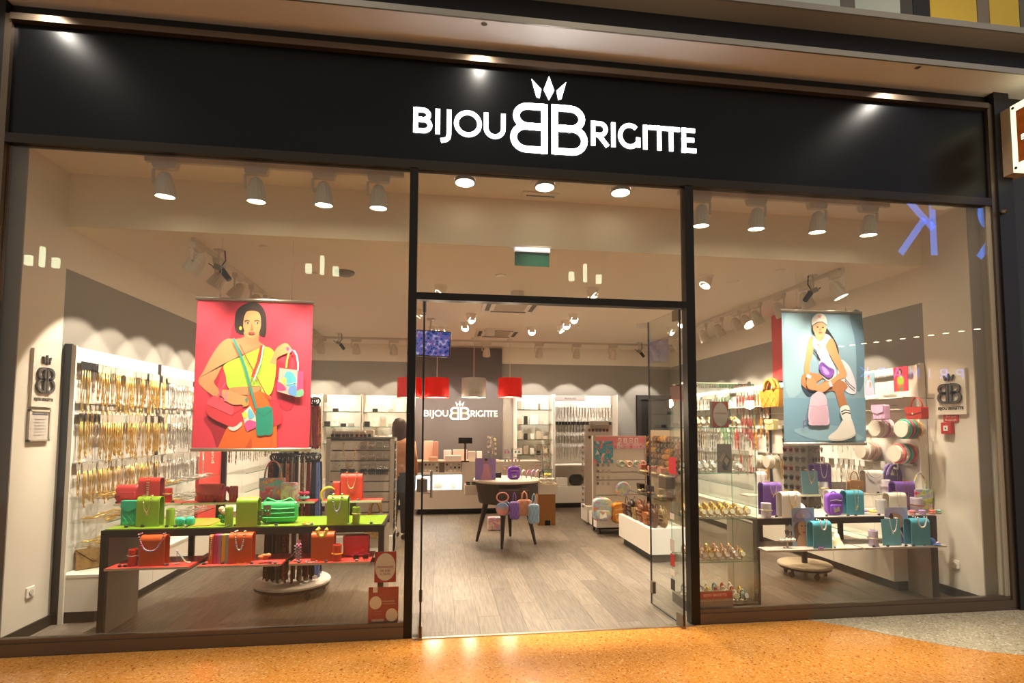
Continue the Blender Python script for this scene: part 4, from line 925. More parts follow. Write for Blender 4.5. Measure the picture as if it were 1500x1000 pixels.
# striped boards
for i, (hx, nm) in enumerate((('c8306a', 'magenta'), ('b07a9a', 'mauve'), ('e8b83a', 'yellow'), ('a8b4b0', 'pale blue'))):
    loc, wd, h = spec(314+i*5.8, 319.5+i*5.8, 780, 822, .535, LO)
    tag(MB().rbox((0, 0, h/2), (wd, .05, h), .004, 2).build('hair_scarf_roll', mat(hx, .6), None, loc), nm+' folded hair scarf standing in the striped row', 'scarf')
for (px0, px1, yt, yb, z, lim, hx, bm_, bl, lab) in (
    (188, 201, 799, 823, .535, LO, 'd23a22', SILV, 'silver bead bangle on a red cylinder', 'red bracelet cylinder beside the burnt orange stand'),
    (487, 500, 797, 821, .535, LO, 'cf4a24', mat('e8a030', .3), 'amber bangle on a red-orange cylinder', 'red-orange bracelet cylinder beside the coral quilted bag'),
    (243, 255, 745, 770, .80, MI, '8fb52e', None, '', 'lime bracelet cylinder beside the mint bow'),
    (329, 341, 743, 770, .80, MI, '8fb52e', None, '', 'lime bracelet cylinder beside the flower hair clip'),
    (516, 527, 745, 770, .80, MI, '8fb52e', GOLDL, 'slim gold bangle on a lime cylinder', 'lime bracelet cylinder at the end of the green top'),
    (240, 252, 706, 726, .93, UP, 'c22c22', GOLD, 'gold bangle on the red cylinder', 'red bracelet cylinder beside the pendant stand')):
    loc, wd, h = spec(px0, px1, yt, yb, z, lim)
    cylinder_stand(lab, hx, loc, wd/2, h, (bm_, .62 if 'amber' not in bl else .45, bl) if bm_ else None)
def put_bag(kind, px0, px1, yt, yb, z, lim, mt, lab, **k):
    loc, wd, h = spec(px0, px1, yt, yb, z, lim); return bag(kind, lab, mt, loc, wd, h, **k)
MINT = mat('35b591', .45); GRN = mat('2fae5c', .5); RED = mat('c23330', .45); COR = mat('e0485a', .45)
put_bag('phone', 178, 202, 733, 769, .80, MI, MINT, 'mint green quilted phone pouch on the lime table top', d=.04)
put_bag('soft', 381, 436, 733, 769, .80, (.48, .6), GRN, 'bright green padded shoulder bag on the lime table top', d=.09)
put_bag('pouch', 170, 208, 705, 731, .93, UP, RED, 'red zipped barrel pouch with copper tassel')
put_bag('quilted', 503, 541, 786, 816, .535, (.40, .46), COR, 'coral quilted clutch on the red lower shelf', d=.06)
put_bag('flap', 381, 417, 674, 731, .93, (.92, .92), FLORAL, 'watercolour print handbag with arched handle on the red shelf', d=.06)
put_bag('small', 411, 436, 704, 731, .93, (.842, .842), FLORALP, 'pastel print mini bag with silver chain', d=.035)
loc, wd, h = spec(289, 327, 704, 729, .93, UP); t = bag('quilted', 'plain red flap clutch under a pink hair band', RED, loc, wd, h, d=.07)
headband('thick pink padded hair band leaning on the red clutch', mat('d62a56', .6), (loc[0]+wd*.62, loc[1]-.0, .945), .062, .02, 1.45)
loc, wd, h = spec(474, 492, 704, 730, .93, UP); headband('twisted yellow hair band beside the red stands', mat('e0b93c', .5), (loc[0], .85, loc[2]+.01), h*.42, .014, .2, a0=40, a1=230)
loc, wd, h = spec(257, 285, 757, 770, .80, MI)
t = thing('hair_bow', 'mint green fabric bow on the lime table top', 'hair bow', loc)
for s in (-1, 1): MB().rbox((s*wd*.27, 0, h*.5), (wd*.46, .05, h), h*.3, 3, .7).build('loop', MINT, t, smooth=True)
MB().rbox((0, -.005, h*.5), (wd*.12, .06, h*.6), h*.1, 3).build('knot', MINT, t)
loc, wd, h = spec(320, 331, 741, 769, .80, MI)
t = thing('flower_clip', 'green and peach flower hair clip beside a lime cylinder', 'hair clip', loc)
for i, (hx, z) in enumerate((('3a8c34', .25), ('3a8c34', .45), ('f0c8a0', .7), ('f2b48a', .82))): MB().ball((.008*(-1)**i, 0, h*z), h*.17, 8, 5).build('petal', mat(hx, .6), t)
for px0, px1, yt, yb, hx, lab in ((378, 390, 749, 763, '6f6a48', 'dark stud earring card before the green padded bag'), (391, 402, 740, 755, '77714c', 'green gem earring card before the green padded bag')):
    loc, wd, h = spec(px0, px1, yt, yb, .80, (.42, .5)); loc = (loc[0], .40, .8015)
    t = thing('earring_card', lab, 'earrings', loc); hz = onY((px0+px1)/2, yb, .40).z-.80
    MB().box((0, 0, hz+h/2), (wd, .003, h)).build('card', mat(hx, .6), t); MB().cyl((0, .003, 0), (0, .003, hz+.01), .002, 5).box((0, 0, .003), (.04, .03, .006)).build('pin_stand', STEEL, t)
    for s in (-1, 1): MB().ball((s*wd*.2, -.006, hz+h*.45), .008, 8, 5).build('stud', mat('2aa86a', .2) if 'green' in lab else SILV, t)
loc, wd, h = spec(375, 399, 808, 824, .535, LO)
t = thing('flower_clip', 'large orange fabric flower clip on the red lower shelf', 'hair clip', loc)
for i in range(9):
    a = i*2.4; r_ = wd*.30*(i/9)**.5; MB().ball((r_*math.cos(a), r_*math.sin(a)*.6-.01, h*.45+.01*(i % 3)), wd*.17, 8, 5, (1, .8, .7)).build('petal', mat('e8703c' if i % 2 else 'f08a4a', .6), t)
loc, wd, h = spec(430, 442, 791, 822, .535, LO)
t = thing('braided_hair_band', 'pink braided hair bands hanging on a small clear post', 'hair band', loc)
MB().box((0, .0, .004), (.05, .04, .008)).box((0, .012, h/2), (.03, .004, h)).build('post', mat('c98a90', .2), t)
m_ = MB()
for s in (-1, 1):
    for i in range(9): m_.bead((s*.013+.006*(-1)**i, -.004, h*.8-i*.012), .011)
m_.build('braid', PINKB, t)
scrunchie('raspberry pink scrunchie beside the pastel mini bag', mat('cc2450', .7), (spec(437, 455, 718, 730, .93, UP)[0][0], .87, .978), .034, None, (0, 0, 1))
scrunchie('teal frilled scrunchie under the raspberry one', mat('7fb8b0', .7), (spec(437, 455, 718, 730, .93, UP)[0][0], .87, .934), .036, None, (0, 0, 1))
loc, wd, h = spec(254, 272, 799, 821, .535, LO)
t = thing('bracelet_pin', 'multicolour bead bracelets slung on a small pin stand', 'bracelet', loc)
MB().box((-.02, 0, .003), (.05, .035, .006)).cyl((-.02, 0, .006), (-.02, 0, h*.95), .0025, 5).build('pin_stand', SILV, t)
m_ = MB()
for i in range(14): m_.bead((-.02+.0075*i, -.010, max(.014, h*.92-.0095*i)), .0085)
m_.build('bead_string', MULTI, t)
SGR = glasses_mesh(mat('c02040', .3), mat('3a1420', .1))
loc, wd, h = spec(512, 543, 812, 823, .535, (.18, .3)); tag(put('sunglasses', SGR, None, (loc[0], .22, .569), (0, 0, .1), (1, .6, 1)), 'red sunglasses on the red lower shelf', 'sunglasses')
for px, mt, lab, z, lim, yb, R in ((219, GOLD, 'gold bangle lying before the lime stand by the mint pouch', .80, MI, 769, .032), (450, GOLD, 'thin gold chain bracelet lying on the lime top', .80, MI, 768, .036), (221, MULTI, 'pink bead bracelet lying before the burnt orange stand', .535, LO, 824, .035), (455, MULTI, 'flat row of bead bracelets on the red lower shelf', .535, LO, 824, .04), (355, mat('e8a030', .4), 'amber bead bracelet lying before the bead necklace stand', .535, LO, 825, .036)):
    p = onZ(px, yb, z); bracelet(lab, mt, (p.x, min(max(p.y, lim[0]), lim[1]), z+.007), R, .006, bead='bead' in lab)
o = MB().box((0, 0, .002), (.14, .3, .004)).build('display_mat', mat('c9923a', .5), None, (ltx(300, .5, 768), .55, .8015)); tag(o, 'amber display mat lying on the lime table top', 'mat')
# black price blocks
def prices(pxs, yb, z, lim, where):
    for px in pxs:
        p = onZ(px, yb, z); price((p.x, min(max(p.y, lim[0]), lim[1]), z), 'small black price block on the '+where, 'price blocks on the '+where)
prices((185, 192, 228, 244, 249, 300, 326, 369, 395, 402, 436, 475, 520), 826, .535, (.21, .24), 'red lower shelf')
prices((186, 208, 244, 257, 273, 332, 342, 362, 400, 452, 481, 513, 540), 772, .80, (.36, .4), 'lime table top')
prices((188, 250, 263, 320, 335, 390, 400, 412, 445, 512, 524), 733, .93, (.83, .85), 'upper red shelf')

# ---------------------------------------------------------------- goods on the pale grey table
LO2, MI2, UP2 = (.22, .25), (.36, .77), (.84, .89)
TEAL = '4ca4b8'; PUR = '6d4796'; CRM = 'e4dccb'
put_stand(1187, 1214, 761, 800, .53, LO2, TEAL, 'teal necklace stand beside the bucket hat card', (PEARL, .35, 'short pearl strand on the teal stand beside the hat card', dict(hw=.17, r=.006)))
put_stand(1330, 1357, 756, 795, .53, LO2, TEAL, 'teal necklace stand beside the blue cap', (PEARL, .36, 'pearl collar on the teal stand beside the blue cap', dict(hw=.24, r=.006)))
put_stand(1115, 1142, 709, 757, .785, (.49, .6), PUR, 'purple necklace stand beside the glass watch cabinet', (GOLDL, .4, 'gold link necklace on the purple stand by the watch cabinet', dict(hw=.2, r=.004, pend=.008)))
put_stand(1142, 1169, 720, 757, .785, MI2, 'e6e0d6', 'white necklace stand wearing layered gold chains', (GOLD, .6, 'layered gold chains on the white stand', dict(hw=.22, r=.005, pend=.009)))
put_stand(1211, 1235, 717, 748, .785, (.62, .72), 'e6e0d6', 'white stand behind the purple mini backpack')
put_stand(1236, 1261, 718, 753, .785, MI2, TEAL, 'teal necklace stand beside the purple mini backpack', (GOLDL, .75, 'gold lariat on the teal stand beside the backpack', dict(hw=.12, r=.004, pend=.008)))
put_stand(1298, 1323, 716, 745, .785, (.46, .5), CRM, 'cream necklace stand behind the bucket hat print', (GOLDL, .6, 'fine gold pendant chain on the cream stand', dict(hw=.1, r=.003, pend=.008)))
put_stand(1308, 1336, 705, 747, .785, (.62, .72), PUR, 'purple necklace stand beside the geometric print bag', (COPP, .9, 'copper coloured chain down the purple stand', dict(hw=.1, r=.004)))
put_stand(1190, 1214, 676, 719, .925, (.905, .905), PUR, 'tall purple necklace stand under the blue poster', (PEARL, .5, 'gold and pearl chain on the tall purple stand', dict(hw=.22, r=.005)))
put_stand(1264, 1290, 685, 718, .925, UP2, 'e9e3d8', 'white stand wearing a pastel bead strand', (MULTI, .35, 'pastel bead strand across the white stand', dict(hw=.5, r=.0045)))
put_stand(1107, 1121, 688, 721, .925, UP2, 'e6e0d6', 'white stand with copper beads beside the watch cabinet', (ROSE, .7, 'copper bead necklace on the white stand by the cabinet', dict(hw=.3, r=.006)))
for px0, px1, yt, yb, z, lim, lab, nl, mt in ((1293, 1320, 758, 796, .53, LO2, 'slanted teal card stand with pearl necklaces', 'pearl V necklace on the slanted teal card', PEARL), (1175, 1199, 686, 720, .925, (.822, .822), 'slanted pale teal card stand under the blue poster', 'copper drop necklace on the pale teal card', ROSE)):
    loc, wd, h = spec(px0, px1, yt, yb, z, lim); t = thing('card_stand', lab, 'stand', loc)
    MB().box((0, .004, h/2+.002), (wd, .005, h), rx=-.06).build('card', mat('78a9b0' if z > .9 else '5fa0aa', .5), t); MB().box((0, .022, h*.3), (wd*.3, .004, h*.56), rx=-.05).build('strut', mat('5fa0aa', .5), t)
    necklace(nl, loc, wd*.2, h+.004, h*.5, -.013, mt, .005, .008)
for (px0, px1, yt, yb, z, lim, hx, bm_, bl, lab) in (
    (1116, 1129, 736, 757, .785, (.375, .375), 'd8d0e0', GOLDL, 'gold letter bangle on the frosted cylinder', 'frosted bracelet cylinder before the purple stand'),
    (1274, 1285, 774, 797, .53, LO2, 'cdbcd4', GOLDL, 'thin gold bangle on the lilac cylinder', 'lilac bracelet cylinder beside the slanted teal card'),
    (1336, 1350, 729, 751, .785, (.46, .46), 'cbbcc6', COPP, 'brown bead bangle on the mauve cylinder', 'mauve bracelet cylinder before the geometric print bag'),
    (1200, 1212, 701, 719, .925, (.825, .825), 'ddd6d8', GOLD, 'gold bangle on the white cylinder', 'white bracelet cylinder before the tall purple stand'),
    (1292, 1303, 698, 718, .925, (.825, .825), 'd6ccd0', PINKB, 'pink bead bangle on the pale cylinder', 'pale bracelet cylinder before the purple tote'),
    (1285, 1297, 731, 752, .785, MI2, 'c9c6c4', None, '', 'clear jar shaped stand beside the cream stand')):
    loc, wd, h = spec(px0, px1, yt, yb, z, lim); cylinder_stand(lab, hx, loc, wd/2, h, (bm_, .5, bl) if bm_ else None)
PURM = mat('7a52b0', .5)
put_bag('backpack', 1210, 1233, 722, 754, .785, (.40, .5), mat('7a44b4', .45), 'small purple backpack with silver badge', d=.06)
put_bag('tote', 1290, 1325, 676, 715, .925, (.92, .92), mat('6a5088', .6), 'purple puffy tote bag with two padded handles', d=.07)
put_bag('flap', 1337, 1362, 696, 750, .785, (.60, .7), GEOM, 'geometric multicolour handbag on the pale grey table', d=.08)
put_bag('tan', 1242, 1262, 687, 718, .925, UP2, mat('c9955c', .5), 'tan leather mini bag with knotted handle', d=.06)
def cap(label, hx, loc, R, rz=0):
    t = thing('cap', label, 'cap', loc, rz); mt = mat(hx, .7)
    MB().lathe([(R, 0), (R*.98, R*.3), (R*.82, R*.62), (R*.5, R*.85), (0, R*.93)], 18).build('crown_panel', mt, t, smooth=True)
    vs = [(R*math.cos(a), R*math.sin(a), .004) for a in [PI+PI*i/10 for i in range(11)]]+[(R*1.1*math.cos(a), -R*.25+R*1.45*math.sin(a), -.006) for a in [PI+PI*i/10 for i in range(11)]]
    MB().add(vs, [(i, i+1, i+12, i+11) for i in range(10)]).build('visor', mt, t); MB().ball((0, 0, R*.94), R*.07, 6, 4).build('button', mt, t)
loc, wd, h = spec(1172, 1207, 737, 757, .785, MI2); cap('white cap lying between the layered gold stand and the backpack', 'efe8dc', (loc[0], .60, loc[2]+.010), .10, .3)
loc, wd, h = spec(1355, 1378, 766, 795, .53, LO2); cap('blue cap on the pale lower shelf', '3c6fb0', (loc[0]-.02, .265, loc[2]+.012), .052, .5)
loc, wd, h = spec(1215, 1236, 778, 800, .53, LO2)
o = MB().lathe([(0, h), (wd*.15, h*.85), (wd*.25, h*.5), (wd*.45, h*.1), (wd*.5, 0)], 12).build('folded_scarf', patch_mat('lemon_print', ['efe8d8', 'f0e6a0', 'ffffff', 'e0d870'], 20), None, loc, smooth=True); tag(o, 'white and lemon folded scarf beside the teal stand', 'scarf')
# printed model cards
def model_card(label, px0, px1, yt, yb, z, lim, polys, bg):
    loc, wd, h = spec(px0, px1, yt, yb, z, lim); t = thing('model_card', label, 'picture card', loc)
    MB().box((0, 0, h/2), (wd, .004, h)).build('card', mat(bg, .5), t); MB().box((0, .005, h*.3), (wd*.4, .003, h*.6)).build('strut', mat('d8d0c4', .6), t)
    put('print', pic(polys, lambda p: (-wd/2+min(max(p[0], 0), 1)*wd, h-min(max(p[1], 0), 1)*h), -.002), t)
HATW = [('8fa6c0', [(0, 0), (1, 0), (1, 1), (0, 1)]), ('6b5348', SP([(.15, .4), (.85, .4), (.9, .75), (.7, .95), (.3, .95), (.1, .75)])), ('c79a78', SP([(.3, .38), (.72, .38), (.76, .6), (.52, .78), (.28, .6)])), ('cfa284', SP([(.3, .7), (.5, .78), (.75, .7), (.8, 1), (.2, 1)], 2)),
        ('8a7a98', SP([(.02, .32), (.2, .1), (.5, .02), (.8, .1), (1, .3), (.75, .4), (.5, .33), (.2, .38)])), ('a894b4', SP([(.22, .25), (.3, .06), (.7, .06), (.8, .25)])), ('4a3a34', ell(.42, .47, .05, .015)), ('4a3a34', ell(.6, .47, .05, .015)), ('a85a54', ell(.51, .64, .07, .02)), ('d8c040', ell(.5, .2, .04, .03))]
model_card('picture card of a model in a lilac bucket hat', 1161, 1194, 744, 800, .53, (.314, .314), HATW, '8fa6c0')
HATW2 = [('b9cad8', [(0, 0), (1, 0), (1, 1), (0, 1)]), ('cfa284', SP([(.3, .15), (.7, .2), (.82, .45), (.72, .62), (.5, .6), (.3, .4)])), ('5a3f34', SP([(.2, .15), (.35, .2), (.4, .5), (.3, .7), (.15, .5)])), ('b7aed0', SP([(.0, .2), (.2, .02), (.8, .02), (1, .3), (.98, .42), (.7, .22), (.3, .14), (.1, .36)])), ('2a2a30', SP([(.6, .65), (.8, .55), (1, .8), (1, 1), (.55, 1)])), ('8a6ab0', SP([(.55, .7), (.7, .68), (.85, 1), (.5, 1)])), ('e8d8d0', ribbon([(.62, .62), (.9, .98)], .06))]
model_card('picture card of a model seen from the side in a pale bucket hat', 1297, 1331, 742, 795, .53, (.314, .314), HATW2, 'b9cad8')
for px, yb, hx, lab, R in ((1278, 753, 'e8d060', 'yellow scrunchie before the clear jar stand', .028), (1286, 751, 'e88a80', 'coral scrunchie beside the yellow one', .026), (1264, 752, 'c79ad0', 'lilac scrunchie beside the teal stand', .032), (1270, 738, 'caa2d8', 'pale lilac knot hair tie behind the scrunchies', .03)):
    p = onZ(px, yb, .785); scrunchie(lab, mat(hx, .7), (p.x, min(max(p.y, .40), .6), .785+.012), R, None, (0, 0, 1))
for px, yb, hx, lab in ((1330, 752, 'e27a8a', 'pink macaron shaped box on the grey table'), (1341, 751, 'b48ac8', 'lilac macaron shaped box on the grey table'), (1357, 751, 'e06a5a', 'coral macaron shaped box on the grey table'), (1366, 751, '7ab0a8', 'teal macaron shaped box on the grey table')):
    p = onZ(px, yb, .785); Y = .372; t = thing('macaron_box', lab, 'trinket box', (p.x, Y, .787))
    for z in (.008, .028): MB().lathe([(0, z-.008), (.026, z-.008), (.03, z), (.026, z+.008), (0, z+.008)], 14).build('shell', mat(hx, .5), t, smooth=True)
    MB().lathe([(.027, .014), (.027, .022)], 14).build('band', GOLDL, t)
loc, wd, h = spec(1142, 1165, 785, 800, .53, LO2); t = thing('bracelet_bar', 'white T-bar holding beaded bracelets on the grey lower shelf', 'stand', loc)
MB().box((0, 0, .004), (.06, .04, .008)).cyl((0, 0, .008), (0, 0, h*.8), .006, 8).cyl((-wd/2, 0, h*.8), (wd/2, 0, h*.8), .012, 10).build('t_bar', mat('ece6dc', .4), t)
for i in range(5): bracelet('bead bracelet hanging round the white T-bar', MULTI if i % 2 else PEARL, (loc[0]-wd*.4+i*wd*.2, loc[1], loc[2]+h*.8), .018, .0055, (1, 0, .1), 'bracelets on the white T-bar', True)
loc, wd, h = spec(1217, 1238, 702, 718, .925, UP2); t = thing('earring_block', 'grey acrylic block with pink earrings beside the tan bag', 'earrings', loc)
MB().box((0, 0, h/2), (wd, .03, h)).build('block', mat('a79f98', .2), t)
for i in range(2): MB().ring((wd*(-.2+.4*i), -.018, h*.5), .012, .0035, 12, 4, (0, 1, 0)).build('hoop', mat('d89ab0', .3), t)
for px, yb, z, hx, lab in ((1360, 795, .53, 'eab8c0', 'pale pink box before the blue cap'), ):
    p = onZ(px, yb, z); tag(MB().rbox((0, 0, .012), (.07, .05, .024), .006, 2).build('gift_box', mat(hx, .5), None, (p.x, .24, z)), lab, 'box')
for i, px in enumerate((1193, 1197)): 
    p = onZ(px, 802, .53); bracelet('lilac ring box charm before the teal stand', mat('c070c0', .3), (p.x, .18, .54), .010, .004, (0, 1, .2), 'lilac charms on the lower shelf')
prices((1152, 1205, 1225, 1237, 1287, 1310, 1340, 1352, 1370), 803, .53, (.21, .24), 'grey lower shelf')
prices((1122, 1137, 1150, 1165, 1215, 1250, 1262, 1300, 1345), 757, .785, (.36, .39), 'pale grey table top')
prices((1192, 1210, 1272, 1278, 1300), 720, .925, (.83, .84), 'upper grey shelf')
# red ball and yellow pouch glimpsed between the shelves
o = MB().ball((0, 0, .07), .07, 14, 9, (1, 1, .9)).build('beret', mat('c8282c', .7), None, (ltx(1293, 1.0, 785), 1.0, .10)); 
bpy.data.objects.remove(o)

# ---------------------------------------------------------------- notices on the window glass
def notice(label, px0, px1, yt, yb, Y, polys, bg, texts=(), border=None):
    a, b = onY(px0, yt, Y), onY(px1, yb, Y); wd = b.x-a.x; h = a.z-b.z
    t = thing('window_notice', label, 'notice', ((a.x+b.x)/2, Y, b.z))
    MB().box((0, 0, h/2), (wd, .002, h)).build('sheet', mat(bg, .5), t)
    if polys: put('print', pic(polys, lambda p: (-wd/2+p[0]*wd, h-p[1]*h), -.0011), t)
    for tx, x, y, s, hx in texts: lettering(tx, s*h, mat(hx, .6), t, (-wd/2+x*wd, -.0035, h-y*h))
    return t
YN = .052
notice('red and white round promotion notice on the window glass', 549, 580, 808, 852, YN, [('b02028', [(0, 0), (1, 0), (1, 1), (0, 1)]), ('e9e2d2', ell(.5, .5, .47, .45, 28))], 'b02028',
       (('PROMOÇÕES', .5, .53, .062, 'b02028'), ('DE  % 02', .5, .65, .06, '6a2a2a'), ('A  3 0 0 5', .5, .76, .06, '6a2a2a')))
notice('red window notice with cream circles and printed lines', 540, 583, 860, 922, YN, [('a82626', [(0, 0), (1, 0), (1, 1), (0, 1)]), ('e6dcca', ell(.24, .36, .2, .15, 22)), ('e6dcca', ell(.78, .65, .2, .15, 22)), ('e6dcca', [(.73, .84), (.97, .84), (.97, .99), (.73, .99)]), ('cfa8a0', [(.12, .73), (.52, .73), (.52, .79), (.12, .79)]), ('cfa8a0', [(.12, .87), (.52, .87), (.52, .93), (.12, .93)]), ('f0e8dc', [(.15, 0), (.3, 0), (.3, .12), (.15, .12)])], 'a82626',
       (('Livro de Reclamações', .6, .34, .03, 'f0d8d0'), ('Complaints Book', .7, .40, .03, 'e0b8b0'), ('Reclamação', .32, .57, .025, 'd8908c'), ('Informação', .32, .63, .025, 'd8908c')))
notice('grey window notice with red band and printed lines beside the doorway', 1021, 1074, 866, 902, YN, [('8a7a70', [(0, 0), (1, 0), (1, 1), (0, 1)]), ('b0262e', [(.02, .04), (.98, .04), (.98, .3), (.02, .3)]), ('d8ccc0', [(.15, .62), (.2, .62), (.2, .8), (.15, .8)])], 'c4b4a4',
       (('BIJOU BRIGITTE', .5, .21, .10, 'e8c8c0'), ('HORÁRIO DE FUNCIONAMENTO', .5, .40, .07, 'd8ccc0'), ('— — — — —', .6, .58, .07, 'c0b0a4')))
# ---------------------------------------------------------------- signs on the side walls
def wall_sign(label, side, c, wd, h):
    x = XL+.012 if side < 0 else XR-.012; rz = PI/2 if side < 0 else -PI/2
    t = thing('wall_sign', label, 'sign', (x, c[0], c[1]), rz)
    MB().box((0, 0, h/2), (wd, .022, h)).build('plate', mat('e6dccb', .5), t)
    d = mat('4a4540', .4); mb = MB(); bb_logo(mb, 0, h*.24, wd*.78, h*.45, -.03, -.011); mb.build('monogram', d, t)
    mb = MB(); crown(mb, 0, h*.74, wd*.34, h*.17, -.03, -.011); mb.build('crown', d, t)
    lettering('BIJOU BRIGITTE', wd*.085, d, t, (0, -.013, h*.11), bold=.002)
p0 = onX(41, 590, XL); p1 = onX(75, 590, XL); zt_ = onX(60, 512, XL).z; zb_ = onX(58, 596, XL).z
wall_sign('white wall plaque with dark BB monogram by the gold necklace wall', -1, ((p0.y+p1.y)/2, zb_), p1.y-p0.y, zt_-zb_)
p0 = onX(1419, 600, XR); p1 = onX(1374, 600, XR); zt_ = onX(1395, 541, XR).z; zb_ = onX(1395, 607, XR).z
wall_sign('white wall plaque with dark BB monogram by the hair accessory wall', 1, ((p0.y+p1.y)/2, zb_), abs(p1.y-p0.y), zt_-zb_)
p0 = onX(38, 620, XL); p1 = onX(70, 620, XL); zt_ = onX(54, 600, XL).z; zb_ = onX(54, 646, XL).z
t = thing('framed_certificate', 'small silver framed certificate on the wall below the plaque', 'picture frame', (XL+.01, (p0.y+p1.y)/2, zb_), PI/2); wd = p1.y-p0.y; h = zt_-zb_
MB().box((0, 0, h/2), (wd*.86, .012, h*.9)).build('paper', mat('cfc6ba', .5), t)
f = MB()
for s in (-1, 1): f.box((s*wd*.46, -.004, h/2), (wd*.08, .02, h)).box((0, -.004, h/2+s*h*.47), (wd, .02, h*.06))
f.build('frame', ALU, t); MB().box((0, -.008, h*.86), (wd*.7, .002, h*.03)).build('header', mat('4a5080', .5), t)
for k in range(6): MB().box((0, -.008, h*(.2+.1*k)), (wd*.5, .002, h*.008)).build('text_line', mat('8a8680', .5), t)
def socket(label, side, px, py):
    X = XL if side < 0 else XR; p = onX(px, py, X); t = thing('wall_socket', label, 'socket', (X+(.006 if side < 0 else -.006), p.y, p.z), PI/2 if side < 0 else -PI/2)
    MB().rbox((0, 0, 0), (.085, .012, .085), .01, 3).build('cover', WHITE, t); MB().lathe([(0, .002), (.02, .002), (.022, .008)], 14).build('insert', mat('c9c0b0', .5), t, (0, -.014, 0), (-PI/2, 0, 0))
socket('white wall socket near the floor by the gold necklace wall', -1, 43, 867)
socket('white wall socket near the floor by the pale grey table', 1, 1400, 826)
p = onX(1391, 627, XR); t = thing('fire_alarm', 'red fire alarm call point on the wall under the plaque', 'fire alarm', (XR-.02, p.y, p.z), -PI/2)
MB().rbox((0, 0, 0), (.11, .04, .11), .008, 2).build('case', mat('b8201c', .4), t); MB().box((0, -.022, 0), (.045, .006, .05)).build('glass_plate', mat('e8e0d0', .4), t); MB().cyl((0, -.024, 0), (0, -.027, 0), .008, 10).build('dot', BLACK, t)
p = onX(1394, 612, XR); t = thing('alarm_notice', 'small red sign with white lettering above the fire alarm', 'sign', (XR-.006, p.y, p.z), -PI/2)
MB().box((0, 0, 0), (.15, .008, .075)).build('plate', mat('b8281e', .5), t); lettering('Corte geral', .016, mat('f4e8d8', .5), t, (0, -.006, .008)); lettering('da energia', .02, mat('f4e8d8', .5), t, (0, -.006, -.024))
# ================================================================ hanging goods library
def chain_mesh(L, wd, r, mt, seed, pend=0):
    R_ = random.Random(seed); mb = MB(); n = 16; P = []
    for i in range(n+1):
        t = -1+2*i/n; P.append((wd*math.copysign(abs(t)**.6, t)*.5+R_.uniform(-.001, .001), R_.uniform(-.002, .002), -L*(1-abs(t)**2.6)))
    mb.tube(P, [r*(2.0 if i % 2 else .9) for i in range(n+1)], 4)
    if pend: mb.ball((0, -.003, -L-pend), pend, 6, 4, (1, .5, 1.2))
    return mb.mesh('chain', mt, True)
CARDM = {k: MB().box((0, 0, .032), (.054, .0025, .066)).cyl((0, .03, .055), (0, -.012, .055), .0016, 4).mesh('card', mt) for k, mt in (('grey', CARD), ('black', CARDB), ('white', CARDW))}
def chain_set(mt, Ls, rs, n=6): return [chain_mesh(rnd.uniform(*Ls), rnd.uniform(.016, .034), rnd.uniform(*rs), mt, 100+i, rnd.choice((0, 0, .007, .010))) for i in range(n)]
CH = {'gold': chain_set(GOLD, (.17, .30), (.0022, .0040), 8), 'silver': chain_set(SILV, (.17, .30), (.0022, .0040), 8), 'rose': chain_set(ROSE, (.15, .25), (.002, .003), 4),
      'red': chain_set(mat('b8322a', .4), (.2, .32), (.004, .006), 4), 'amber': chain_set(mat('d8902c', .35), (.2, .3), (.004, .006), 4), 'green': chain_set(mat('6f9a60', .4), (.2, .3), (.003, .005), 3), 'brown': chain_set(mat('6a4630', .5), (.2, .3), (.003, .005), 3), 'pearl': chain_set(PEARL, (.18, .3), (.003, .0045), 4), 'blue': chain_set(mat('5a7a9a', .4), (.2, .3), (.003, .005), 3)}
FAR = []
def hang_far(x, y, z, rz, card, kind, sc=1.):
    M_ = Matrix.Translation((x, y, z)) @ Matrix.Rotation(rz, 4, 'Z') @ Matrix.Scale(sc, 4)
    FAR.append((CARDM[card], M_)); FAR.append((rnd.choice(CH[kind]), M_ @ Matrix.Translation((0, -.003, .004))))
def hang(x, y, z, rz, card, kind, label, group, sc=1.):
    t = thing('hanging_necklace', label, 'necklace', (x, y, z), rz, group); t.scale = (sc, sc, sc)
    put('card', CARDM[card], t); put('chain', rnd.choice(CH[kind]), t, (0, -.003, .004)); return t
